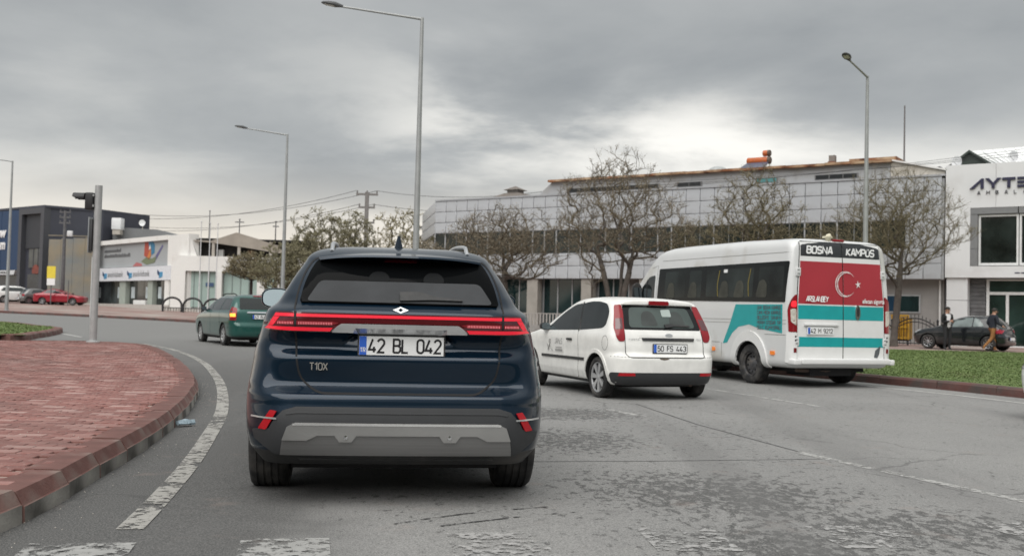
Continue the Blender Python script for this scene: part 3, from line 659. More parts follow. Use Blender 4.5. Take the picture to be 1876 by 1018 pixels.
    b = MB(); b.tube([(x, 2.34, .61), (x, 2.27, .72), (x, 2.18, .61)], .012, 6); b.tube([(x, 2.27, .72), (x, 2.27, .78)], .026, 8); b.tube([(x, 2.38, .70), (x, 2.33, .61)], .01, 6); b.build('sign_figure', GI, sg)
    for s in (-1, 1): mirror_part(t, s*.79, 2.40, .975, BLK, .17, .115, s)
    wheels(t, .81, (.62, 3.09), .292, .175, .216, 'seven', mat('hubcap_silver', (.50, .51, .52), .35, .6, var=.1, dirt=((.18, .17, .16), .35, 9)))
    box('underbody', -.55, .55, .35, 3.3, .17, .24, DARK, t)
    b = MB(); b.tube([(.42, .12, .215), (.42, .5, .215)], .024, 10); b.build('exhaust_pipe', mat('rust_steel', (.12, .09, .075), .6, .6, var=.3), t, 50)
    return t

# ------------------------------------------------------------------ white minibus with turquoise livery
def minibus():
    t = thing('minibus', 'white high roof minibus with turquoise bands, red rear panel and BOSNA KAMPÜS sign', 'minibus', (5.83, 18.10, 0), radians(22))
    P = mat('van_white', (.66, .67, .67), .32, 0, .6, var=.03, scale=1.5, dirt=((.47, .455, .41), .22, 1.1)); TQ = mat('turquoise_film', (.012, .33, .34), .35, var=.05); SG = mat('seam_grey', (.20, .20, .19), .6)
    lv = [(.34, .16, 6.0, 1.00, .1, .4), (.37, .09, 6.15, 1.06, .12, .5), (.42, .085, 6.22, 1.09, .12, .5), (.95, .085, 6.25, 1.10, .10, .5), (1.15, .09, 6.05, 1.10, .10, .5), (1.38, .095, 6.02, 1.10, .10, .25), (1.60, .10, 5.84, 1.094, .10, .2), (1.9, .112, 5.50, 1.075, .10, .16),
          (2.2, .13, 5.14, 1.048, .10, .16), (2.38, .145, 4.90, 1.026, .10, .16), (2.46, .155, 4.78, 1.010, .11, .18), (2.52, .175, 4.62, .980, .13, .2), (2.56, .21, 4.40, .93, .14, .2), (2.59, .28, 4.1, .82, .15, .2), (2.605, .42, 3.8, .60, .1, .2), (2.61, .8, 3.2, .2, .05, .05)]
    o, sk = body('body', lv, P, t, (1.07, (1.27, 5.25), .36), .36, .055, dz=.06, nr=10, nc=7, ns=44, bow=.03, side_bow=.01, rk=1.2, roof=lambda y: .03*ss(.2, 2, y))
    # rear doors: two leaves as sheets proud of the shell, each carrying its bands of film
    D = mat('door_white', (.74, .745, .74), .3, 0, .6, var=.02, dirt=((.55, .54, .50), .10, 1.3))
    films = [('dark_band', 2.535, 2.278, mat('charcoal_film', (.030, .033, .036), .35)), ('red_band', 2.190, 1.452, mat('red_film', (.37, .032, .045), .38, var=.05, scale=1.2)), ('turquoise_band', 1.428, 1.186, TQ), ('turquoise_band', .880, .712, TQ)]
    wx = lambda z: .935-.07*ss(1.4, 2.5, z)-.01*ss(2.2, 2.55, z)
    for s in (-1, 1):
        e = (lambda z: s*wx(z)); c = s*.006+.02
        dz_ = [.50, .9, 1.3, 1.7, 2.1, 2.4, 2.52]
        poly = [(e(z), z) for z in dz_]+[(c, 2.54), (c, .50)]
        d = panel('rear_door', poly, sk, 'rear', D, t, .012, .02, .10)
        for nm, z1, z0, m in films: panel(nm, [(e(z0)-s*.012, z0), (e(z1)-s*.012, z1), (c+s*.004, z1), (c+s*.004, z0)], sk, 'rear', m, d, .0145, .004, .12)
        band('door_gap', [(c-s*.006, .49), (c-s*.006, 2.54)], .016, sk, 'rear', DARK, t, .013, .01); band('door_gap', [(e(z)+s*.008, z) for z in dz_], .013, sk, 'rear', DARK, t, .004, .006)
        for z in (2.0, .80):
            b = MB(); l, nr = sk.hit('rear', e(z)+s*.02, z); b.box(l.x-.05, l.x+.045, l.y-.035, l.y+.03, z-.075, z+.075); h = bevel(b.build('door_hinge', P, d), .012); b = MB(); b.box(l.x-.03, l.x+.02, l.y-.037, l.y-.03, z-.04, z-.028); b.box(l.x-.03, l.x+.02, l.y-.037, l.y-.03, z+.028, z+.04); b.build('hinge_bolt', BLK, h)
        # lamp clusters on the corner posts
        fl = (lambda q: q if s < 0 else [(-x, z) for x, z in reversed(q)])
        R1 = mat('tail_red', (.24, .012, .018), .12, coat=1.0)
        lp = panel('tail_light', fl(fil([(-1.075, .965), (-1.085, 1.38), (-1.04, 1.54), (-.97, 1.605), (-.95, 1.605), (-.95, .965)], [.01, .08, .06, .02, .01, .01])), sk, 'rear', R1, t, .022, .03, .05)
        panel('reversing_lamp', fl(fil([(-1.05, 1.13), (-1.055, 1.36), (-.965, 1.36), (-.965, 1.07)], .03)), sk, 'rear', mat('lamp_clear', (.55, .52, .46), .15, coat=1., var=.2, scale=20), lp, .028, .008, .05)
        if s < 0: panel('stop_lamp', fl(fil([(-1.05, 1.39), (-1.04, 1.49), (-.965, 1.50), (-.965, 1.39)], .03)), sk, 'rear', mat('lit_stop', (.5, .01, .02), .2, emit=(1, .03, .04), estr=.55), lp, .028, .008, .05)
        # bumper corner with its marker
        bc = panel('bumper_corner', fl(fil([(-1.085, .44), (-1.09, .955), (-.955, .955), (-.955, .44)], .02)), sk, 'rear', D, t, .035, .05, .06)
        panel('corner_reflector', fl([(-1.01, .61), (-.965, .61), (-.965, .69), (-1.01, .69)]), sk, 'rear', mat('reflector_dark', (.16, .012, .016), .25), bc, .040, .008, .05)
        for z in (.885, .82): panel('corner_socket', fl([(-1.0, z-.014), (-.97, z-.014), (-.97, z+.014), (-1.0, z+.014)]), sk, 'rear', DARK, bc, .038, .004, .05)
    text('sign_lettering', 'BOSNA', .115, .030, (-.745, sk.hit('rear', -.02, 2.36)[0].y-.024, 2.335), (1, 0, 0), (0, .06, 1), WHT, t, gap=.17, slant=.12, width=.54)
    text('sign_lettering', 'KAMPÜS', .115, .028, (.105, sk.hit('rear', .06, 2.36)[0].y-.024, 2.325), (1, 0, 0), (0, .06, 1), WHT, t, gap=.15, slant=.12, width=.60)
    y1 = sk.hit('rear', -.28, 1.45)[0].y-.034
    text('sponsor_lettering', 'ARSLANBEY', .085, .018, (-.785, y1, 1.497), (1, 0, 0), (0, .05, 1), WHT, t, gap=.12, slant=.2, width=.46)
    cu = bpy.data.curves.new('sponsor', 'FONT'); cu.body = 'efecan sigorta'; cu.size = .112; cu.offset = .0028; cu.resolution_u = 2; tmp = bpy.data.objects.new('tmp', cu); COL.objects.link(tmp); bpy.context.view_layer.update()
    me = bpy.data.meshes.new_from_object(tmp.evaluated_get(bpy.context.evaluated_depsgraph_get())); bpy.data.objects.remove(tmp); me.materials.append(WHT); wtx = max(v.co.x for v in me.vertices)
    so2 = bpy.data.objects.new('sponsor_lettering', me); COL.objects.link(so2); so2.parent = t; so2.rotation_euler = (pi/2, 0, 0); so2.location = (.42, y1-.004, 1.490); so2.scale = (.49/wtx, 1, 1)
    # crescent (made of small characters) and star
    yc = sk.hit('rear', 0, 1.7)[0].y-.024; b = MB(); rnd = random.Random(3); cx, cz, R0 = .06, 1.815, .235
    for i in range(46):
        a = radians(38+284*i/45); w_ = .078*sin(pi*(i+1.5)/48)**.8; n_ = max(1, int(w_/.030))
        for j in range(n_):
            rr = R0-(j+.5)*w_/n_; p = Vector((cx+rr*cos(a)*.98, cz+rr*sin(a))); u = Vector((cos(a), sin(a))); v = Vector((-u.y, u.x)); hw = w_/n_*.30; ht = .0105*rnd.uniform(.5, 1.2)
            q = [p+u*hw+v*ht, p-u*hw+v*ht*.7, p-u*hw*rnd.uniform(.7, 1.1)-v*ht, p+u*hw-v*ht*.8]; b.add([(c.x, yc, c.y) for c in q], [(0, 1, 2, 3)])
    b.build('crescent', mat('film_white', (.78, .74, .73), .4), t)
    b = MB(); st = []
    for i in range(10): a = pi/2+.15+pi*i/5; r_ = .078 if i % 2 == 0 else .024; st.append((.335+r_*cos(a)*.9, yc, 1.815+r_*sin(a)))
    b.add(st+[(.335, yc, 1.815)], [(i, (i+1) % 10, 10) for i in range(10)]); b.build('star', mat('film_white', (.78, .74, .73), .4), t)
    # handle, plate and its shelf, torn sticker
    l, nr = sk.hit('rear', .33, 1.32); b = MB(); b.prism([(.33+.055*cos(a), 1.32+.13*copysign(abs(sin(a))**.8, sin(a))) for a in [2*pi*i/20 for i in range(20)]], l.y-.03, l.y); h = b.build('door_handle', CHR, t, 40, True)
    b = MB(); b.prism([(.335+.030*cos(a), 1.335+.085*sin(a)) for a in [2*pi*i/16 for i in range(16)]], l.y-.034, l.y-.028); b.build('handle_grip', BLK, h)
    l, nr = sk.hit('rear', -.4, 1.0); b = MB(); b.box(-.81, -.10, l.y-.045, l.y, 1.075, 1.115); b.box(-.81, -.10, l.y-.018, l.y, 1.062, 1.074, 1); bevel(b.build('plate_shelf', [D, BLK], t), .006)
    plate(t, -.745, -.205, .932, 1.045, l.y-.030, '42 M 9212', WHT, tr=False)
    panel('torn_sticker', fil([(.71, .535), (.74, .66), (.86, .745), (.83, .60), (.79, .525)], .02), sk, 'rear', mat('sticker_grey', (.09, .10, .11), .5, var=.3, scale=25), t, .016, .004, .05)
    b = MB(); b.box(-.93, .97, -.05, .13, .415, .515); b.box(-1.085, -.93, -.03, .18, .405, .50); b.box(.97, 1.085, -.03, .18, .405, .50); bevel(b.build('rear_step', D, t), .02, 3)
    l, nr = sk.hit('rear', 0, 2.575); b = MB(); b.box(-.115, .12, l.y-.05, l.y+.06, 2.565, 2.605); bevel(b.build('brake_light', mat('tail_red', (.24, .012, .018), .12), t), .015)
    b = MB(); b.tube([(-.19, l.y+.02, 2.585), (-.20, l.y-.02, 2.66), (-.17, l.y-.03, 2.68)], [.05, .055, .03], 10); b.box(-.28, -.13, l.y-.04, l.y+.06, 2.62, 2.655); bevel(b.build('reversing_camera', mat('ivory_plastic', (.62, .58, .44), .5), t), .008)
    # flanks: window ribbon, film with destination lines, seams, markers
    for ax in ('left', 'right'):
        wb = panel('window_band', fil([(.23, 1.470), (.20, 2.185), (4.58, 2.175), (4.60, 1.515)], .03), sk, ax, mat('bus_glass', (.012, .014, .014), .05, var=.35, scale=.9, spec=.16), t, .008, .012, .08)
        SO = mat('seat_olive', (.045, .046, .036), .6, var=.3)
        for y0 in (.75, 1.45, 1.95, 3.05, 3.9): panel('seat_back', fil([(y0, 1.56), (y0+.02, 1.80), (y0+.10, 1.88), (y0+.24, 1.86), (y0+.34, 1.56)], .06), sk, ax, SO, wb, .0125, .003, .1)
        for y0 in (1.30, 2.30): band('grab_pole', [(y0, 1.58), (y0+.03, 1.82), (y0-.02, 2.08)], .018, sk, ax, mat('pole_yellow', (.22, .17, .03), .5), wb, .0125, .003)
        panel('window_label', [(2.02, 2.03), (2.14, 2.03), (2.14, 2.09), (2.02, 2.09)], sk, ax, WHT, wb, .0125, .003, .1)
        for y0, y1_ in ((.30, 1.02), (1.18, 2.72), (2.9, 3.35), (3.5, 4.3)): panel('window_pane', fil([(y0, 1.56), (y0, 2.10), (y1_, 2.10), (y1_, 1.58)], .05), sk, ax, mat('pane_smoke', (.018, .023, .022), .05, var=.7, scale=1.3, spec=.2), wb, .009, .006, .15)
        cab = panel('cab_window', fil([(4.74, 1.55), (4.74, 2.05), (4.98, 2.02), (5.50, 1.62), (5.50, 1.55)], .05), sk, ax, GLS, t, .006, .012, .1)
        band('pillar', [(5.06, 1.96), (5.06, 1.56)], .03, sk, ax, BLK, cab, .012, .006)
        panel('turquoise_film', [(.30, 1.432), (1.70, 1.432), (1.86, 1.10), (2.10, .70), (1.96, .72), (1.80, .90), (1.60, 1.02), (1.27, 1.07), (.95, 1.0), (.30, .93)], sk, ax, TQ, t, .004, .005, .1)
        for ln in ([(4.66, .45), (4.66, 2.25), (4.9, 2.2)], [(2.15, .45), (2.15, .72)], [(2.2, .72), (4.6, .72)], [(.10, 2.34), (4.5, 2.34)], [(.10, .905), (.80, .905)], [(.13, .42), (.12, 1.0)]): band('panel_seam', ln, .010, sk, ax, SG, t, .0016, .003)
        for z in (1.16, 1.10): band('body_crease', [(.2, z), (4.6, z)], .012, sk, ax, mat('crease_grey', (.42, .42, .40), .5), t, .0035, .003)
        wa = [pi*i/16-.1 for i in range(19)]; panel('wheel_arch_lip', [(1.27+.56*cos(a), .36+.60*sin(a)) for a in wa]+[(1.27+.415*cos(a), .36+.415*sin(a)) for a in reversed(wa)], sk, ax, D, t, .030, .04, .07)
        for y in (.56, 2.42): panel('side_marker', fil([(y-.06, .55), (y+.06, .55), (y+.06, .62), (y-.06, .62)], .015), sk, ax, mat('amber_lens', (.75, .20, .03), .2, emit=(1, .3, .03), estr=.08), t, .02, .02, .05)
    x = sk.hit('left', .8, 1.2)[0].x-.007; DR = mat('line_maroon', (.095, .105, .12), .5)
    for i, s in enumerate(('ÜNIV BOSNA KAMPÜS', 'CAMI MEDA KAMPÜS', 'BELEDIYE SANAYI', 'MERAM OTOGAR TIP', 'SELC KUMKÖPRÜ'.replace('Ö', 'O'))): text('route_lettering', s, .060, .011, (x, 1.02, 1.345-i*.088), (0, -1, 0), (0, 0, 1), DR, t, gap=.16, width=.68)
    for s in (-1, 1): mirror_part(t, s*1.10, 5.25, 1.68, BLK, .22, .42, s)
    wheels(t, 1.085, (1.27, 5.25), .358, .225, .215, 'steel', STEEL)
    box('underbody', -.75, .75, .4, 5.6, .26, .36, DARK, t)
    b = MB(); b.lathe([(-.03, .30), (-.03, .355), (.19, .355), (.19, .30)], 30, 'X', (.10, 1.9, .40)); 
    b = MB(); b.box(-.55, .35, .25, .9, .20, .34); b.tube([(-.8, .3, .30), (-.2, .28, .28), (.3, .3, .31)], .035, 8, 1); b.build('exhaust_box', [DARK, mat('rust_steel', (.12, .09, .075), .6, .6)], t)
    return t

# ------------------------------------------------------------------ further cars
LV = {
 'estate': [(.22, .12, 4.3, .74, .2, .3), (.27, .03, 4.42, .81, .25, .35), (.36, .0, 4.48, .835, .28, .4), (.58, .0, 4.5, .845, .26, .4), (.64, .05, 4.5, .85, .20, .4), (.78, .07, 4.35, .85, .16, .4), (.90, .09, 3.75, .84, .15, .4), (.98, .12, 3.35, .81, .14, .35), (1.15, .24, 2.95, .74, .13, .3), (1.30, .38, 2.55, .66, .12, .3), (1.38, .47, 2.3, .58, .12, .3), (1.42, .58, 2.1, .46, .1, .2), (1.435, .8, 1.8, .2, .05, .05)],
 'hatch': [(.20, .14, 3.6, .70, .2, .3), (.25, .03, 3.74, .785, .25, .4), (.36, .0, 3.80, .815, .3, .45), (.56, .0, 3.82, .825, .3, .45), (.66, .06, 3.80, .825, .26, .45), (.78, .09, 3.62, .82, .22, .45), (.88, .12, 3.1, .81, .2, .4), (.95, .17, 2.78, .785, .2, .35), (1.12, .34, 2.42, .71, .2, .3), (1.28, .52, 2.0, .63, .2, .3), (1.37, .66, 1.75, .55, .2, .3), (1.41, .82, 1.55, .42, .15, .2), (1.425, 1.0, 1.4, .18, .05, .05)],
 'sedan': [(.20, .14, 4.2, .72, .2, .3), (.26, .03, 4.36, .81, .25, .4), (.40, .0, 4.42, .84, .3, .45), (.62, .01, 4.42, .845, .28, .45), (.80, .03, 4.25, .84, .25, .45), (.90, .06, 3.5, .82, .24, .4), (.96, .16, 3.1, .79, .24, .35), (1.0, .55, 3.0, .77, .24, .35), (1.1, .78, 2.8, .72, .22, .3), (1.25, 1.05, 2.4, .64, .2, .3), (1.36, 1.35, 2.05, .54, .18, .25), (1.41, 1.6, 1.85, .3, .1, .1)],
 'suv': [(.26, .12, 4.2, .78, .2, .3), (.34, .02, 4.36, .86, .25, .4), (.7, .0, 4.45, .90, .26, .45), (.95, .06, 4.25, .89, .22, .45), (1.05, .10, 3.4, .86, .2, .4), (1.2, .2, 3.0, .79, .18, .3), (1.42, .36, 2.6, .70, .16, .3), (1.56, .5, 2.2, .56, .14, .25), (1.61, .75, 1.8, .25, .1, .1)],
}
def car(name, label, kind, loc, yaw, paint, pr, wxy, R, group=None, win=(), rear=None, lamps=None, lampm=None, pl=None, rim=None, style='seven', front=None, extra=None):
    t = thing(name, label, 'car', loc, radians(yaw), group)
    lv = LV[kind]; o, sk = body('body', lv, paint, t, (wxy[0], wxy[1], R), R, .055, bottom=(lv[1][0], BLK), dz=.06, nr=7, nc=5, ns=26, nf=5, bow=.05, side_bow=.03, rk=1.2)
    for ax in ('left', 'right'):
        for w_ in win: panel('side_window', fil(w_, .05), sk, ax, pr, t, .005, .008, .08)
        for x_ in (wxy[2] if len(wxy) > 2 else ()): band('door_gap', x_, .010, sk, ax, DARK, t, .0016, .003)
    if rear: panel('rear_window', fil(rear, .05), sk, 'rear', GLS, t, .005, .008, .07)
    if lamps:
        for s in (-1, 1): panel('tail_light', fil([(x*s, z) for x, z in lamps], .02), sk, 'rear', lampm or mat('tail_red', (.24, .012, .018), .12), t, .010, .02, .05)
    if front:
        for s in (-1, 1): panel('headlight', fil([(x*s, z) for x, z in front], .02), sk, 'front', mat('headlamp', (.62, .66, .68), .1, .3, 1.0), t, .010, .02, .05)
    if pl: l, nr = sk.hit('rear', .0, pl[1]); plate(t, -.26, .26, pl[1]-.055, pl[1]+.055, l.y-.03, pl[0], tr=False)
    for s in (-1, 1): mirror_part(t, s*(sk.hit('right', wxy[3][0], wxy[3][1])[0].x-.01), wxy[3][0], wxy[3][1]+.05, wxy[4] if len(wxy) > 4 else BLK, .17, .12, s)
    wheels(t, wxy[0]+.01, wxy[1], R, .185, R*.66, style, rim)
    box('underbody', -.55, .55, .35, lv[2][2]-.6, .17, lv[1][0], DARK, t)
    if extra: extra(t, sk)
    return t
def cars():
    dk = mat('side_glass', (.028, .033, .034), .04, spec=.7); lt = mat('pale_glass', (.16, .19, .19), .05, var=.4, scale=2, spec=.7)
    GP = mat('green_paint', (.006, .075, .062), .30, .25, 1.0, var=.06, dirt=((.05, .085, .07), .15, 2))
    def ge(t, sk):
        for s in (-1, 1):
            a, c = sorted((s*.715, s*.83)); panel('indicator_lamp', [(a, .815), (c, .815), (c, .90), (a, .90)], sk, 'rear', mat('lit_amber', (.8, .25, .02), .2, emit=(1, .34, .04), estr=1.1 if s < 0 else .1), t, .016, .01, .05)
            ln = [sk.hit('top', s*.52, .75+i*.15)[0]+Vector((0, 0, .05*min(1, i/1.5, (11-i)/1.5))) for i in range(12)]; b = MB(); b.tube(ln, .016, 6); b.build('roof_rail', BLK, t, 60)
        panel('chrome_strip', [(-.40, .955), (.40, .955), (.40, .915), (-.40, .915)], sk, 'rear', CHR, t, .02, .02)
        panel('brake_light', [(-.14, 1.372), (.14, 1.372), (.14, 1.395), (-.14, 1.395)], sk, 'rear', mat('tail_red', (.24, .012, .018), .12), t, .012, .01)
        b = MB(); b.tube([(-.1, .03, .30), (-.1, -.06, .30)], .012, 6); b.tube([(-.1, -.06, .30), (-.1, -.065, .36)], .022, 8); b.build('tow_bar', BLK, t)
    car('estate_car', 'dark green estate car turning left with its amber indicator lit', 'estate', (-6.83, 28.55, gz(-7.5, 29)), 30, GP, dk, (.84, (.90, 3.50), [[(1.30, .95), (1.22, .6), (1.26, .32)], [(2.25, .95), (2.25, .32)]], (2.85, .97), BLK), .30, None,
        [[(.42, 1.0), (.62, 1.30), (1.22, 1.335), (1.24, .985)], [(1.29, .985), (1.27, 1.335), (2.1, 1.33), (2.2, .975)], [(2.26, .975), (2.2, 1.31), (2.5, 1.22), (3.0, .98)]],
        [(-.60, 1.02), (-.53, 1.335), (.53, 1.335), (.60, 1.02)], [(-.66, 1.05), (-.70, .72), (-.845, .72), (-.83, .95), (-.76, 1.08)], None, ('42 AU 197', .82), mat('hubcap_silver', (.50, .51, .52), .35, .6), extra=ge)
    BP = mat('graphite_paint', (.012, .015, .018), .25, .3, 1.0, var=.06, dirt=((.05, .05, .05), .15, 2))
    car('hatchback_parked', 'black hatchback parked on the pavement behind the two walking people', 'hatch', (20.15, 41.75, .135), 45, BP, lt, (.815, (.62, 3.06), [[(1.18, .93), (1.10, .55), (1.2, .3)], [(2.10, .93), (2.12, .3)]], (2.35, .94)), .30, None,
        [[(.78, .98), (1.02, 1.26), (1.22, 1.32), (1.22, .96)], [(1.27, .955), (1.27, 1.325), (1.95, 1.30), (2.06, .93)], [(2.12, .93), (2.02, 1.27), (2.2, 1.2), (2.55, .93)]],
        [(-.52, .99), (-.42, 1.30), (.42, 1.30), (.52, .99)], [(-.50, .86), (-.79, .82), (-.83, .70), (-.70, .72), (-.52, .80)], mat('tail_bright', (.45, .02, .045), .2, coat=1.), ('', .50), ALU, 'nine', [(.45, .70), (.74, .66), (.76, .78), (.55, .80)],
        extra=lambda t, sk: [panel('lamp_wrap', fil([(.12, .70), (.16, .86), (.55, .92), (.62, .88), (.42, .76)], .02), sk, ax, mat('tail_bright', (.45, .02, .045), .2), t, .010, .02, .05) for ax in ('left', 'right')])
    zz = gz(-40, 92)+.13
    car('saloon', 'red saloon parked side-on in front of the painted wall', 'sedan', (-41.9, 91.4, zz), -90, mat('cherry_paint', (.30, .008, .022), .3, .1, 1.0), dk, (.84, (.95, 3.6), (), (2.9, .98)), .31, 'cars parked before the showrooms',
        [[(.95, 1.0), (1.3, 1.28), (1.95, 1.33), (2.4, 1.25), (2.85, 1.0)]], None, [(-.50, .88), (-.50, .74), (-.82, .72), (-.82, .88)])
    car('parked_hatchback', 'grey hatchback parked between the white and the red car', 'hatch', (-43.6, 91.8, zz), -48, mat('grey_paint', (.16, .16, .16), .3, .5, 1.0), dk, (.815, (.62, 3.06), (), (2.35, .94)), .30, 'cars parked before the showrooms',
        [[(.78, .98), (1.02, 1.26), (1.95, 1.30), (2.55, .93)]], [(-.52, .99), (-.42, 1.30), (.42, 1.30), (.52, .99)], [(-.50, .90), (-.79, .90), (-.80, .70), (-.55, .70)], None, ('', .50))
    car('parked_suv', 'white SUV parked behind the lamp post at the blue showroom', 'suv', (-46.2, 92.3, zz), -55, mat('pearl_paint', (.72, .72, .71), .3, 0, 1.0), dk, (.89, (.85, 3.45), (), (2.9, 1.08)), .35, 'cars parked before the showrooms',
        [[(.55, 1.12), (.8, 1.45), (2.3, 1.45), (2.95, 1.1)]], [(-.56, 1.12), (-.48, 1.45), (.48, 1.45), (.56, 1.12)], [(-.58, .98), (-.85, .96), (-.86, .82), (-.58, .84)], None, ('', .75))
    car('parked_wagon', 'white estate car cut by the frame behind the white SUV', 'estate', (-49.6, 93.0, zz), -60, mat('pearl_paint', (.72, .72, .71), .3), dk, (.84, (.90, 3.50), (), (2.85, .97)), .30, 'cars parked before the showrooms',
        [[(.42, 1.0), (.62, 1.30), (2.1, 1.33), (3.0, .98)]], [(-.60, 1.02), (-.53, 1.335), (.53, 1.335), (.60, 1.02)], [(-.66, 1.05), (-.70, .72), (-.845, .72), (-.80, 1.05)], None, ('', .82))
    car('oncoming_car', 'white car only just entering at the road edge by the kerb', 'hatch', (8.60, 10.0, 0), 25, mat('white_paint', (.76, .76, .735), .28), dk, (.815, (.62, 3.06), (), (2.35, .94)), .30, None,
        [[(.78, .98), (1.02, 1.26), (1.95, 1.30), (2.55, .93)]], [(-.52, .99), (-.42, 1.30), (.42, 1.30), (.52, .99)], [(-.50, .90), (-.79, .90), (-.80, .70), (-.55, .70)], None, None, ALU, 'nine', [(.40, .64), (.72, .62), (.76, .76), (.55, .80)])

# ------------------------------------------------------------------ people: one skinned body each, clothing colours by region
def person(label, loc, rz, joints, bones, radii, zones, mats, hair, hairm, face=True):
    t = thing('person', label, 'person', loc, rz)
    me = bpy.data.meshes.new('body'); me.from_pydata(joints, bones, []); o = bpy.data.objects.new('body', me); COL.objects.link(o)
    sk = o.modifiers.new('skin', 'SKIN'); sk.use_smooth_shade = True
    for i, r in enumerate(radii): me.skin_vertices[0].data[i].radius = r if isinstance(r, tuple) else (r, r); 
    for d in me.skin_vertices[0].data: d.use_root = False
    me.skin_vertices[0].data[0].use_root = True
    sb = o.modifiers.new('sub', 'SUBSURF'); sb.levels = 2; sb.render_levels = 2
    bpy.context.view_layer.update(); m2 = bpy.data.meshes.new_from_object(o.evaluated_get(bpy.context.evaluated_depsgraph_get())); o.modifiers.clear(); o.data = m2; o.parent = t
    m2.materials.clear()
    for m in mats: m2.materials.append(m)
    for p in m2.polygons: p.material_index = zones(p.center); p.use_smooth = True
    b = MB(); hx, hy, hz = joints[hair]
    n = 16; rows = []
    for k in range(8):
        a = -.15+k*(pi/2+.15)/7; rows.append([(hx+.100*cos(a)*cos(2*pi*i/n), hy-.012+.118*cos(a)*sin(2*pi*i/n), hz+.035+.115*sin(a)+(.03 if sin(2*pi*i/n) > .3 and k < 3 else 0)) for i in range(n)])
    b.add(sum(rows, []), [(k*n+i, k*n+(i+1) % n, (k+1)*n+(i+1) % n, (k+1)*n+i) for k in range(7) for i in range(n)]); b.build('hair', hairm, t, 70)
    b = MB()
    b.lathe([(-.02, .0), (-.012, .014), (.012, .014), (.02, .0)], 8, 'X', (hx-.04, hy+.105, hz+.01), 1); b.lathe([(-.02, .0), (-.012, .014), (.012, .014), (.02, .0)], 8, 'X', (hx+.04, hy+.105, hz+.01), 1)
    b.tube([(hx, hy+.10, hz+.015), (hx, hy+.135, hz-.03)], [.010, .018], 6); b.box(hx-.028, hx+.028, hy+.095, hy+.112, hz-.075, hz-.062, 2)
    for s in (-1, 1): b.lathe([(-.012, .0), (-.008, .03), (.008, .03), (.012, 0)], 8, 'X', (hx+s*.088, hy, hz-.01))
    b.build('face_features', [mats[0], INK, mat('lips', (.30, .12, .10), .5)], t, 60)
    return t, b
def hand(t, wrist, dr, m, s=1):
    """palm with four fingers of unequal length, slightly curled, and a thumb from its side"""
    w_ = Vector(wrist); d = Vector(dr).normalized(); sd_ = d.cross(Vector((0, .2, 1))).normalized()*s; pn = d.cross(sd_); b = MB()
    b.tube([w_, w_+d*.045, w_+d*.085], [.026, .036, .034], 8)
    for i, L_ in enumerate((.068, .078, .072, .055)):
        p = w_+d*.08+sd_*(.024-.016*i); b.tube([p, p+d*L_*.5+pn*.006, p+d*L_*.8+pn*.026, p+d*L_*.85+pn*.045], [.0085, .0085, .008, .006], 6)
    p = w_+d*.03+sd_*.028; b.tube([p, p+d*.03+sd_*.022+pn*.008, p+d*.062+sd_*.024+pn*.018], [.011, .010, .007], 6)
    return b.build('hand', m, t, 60)
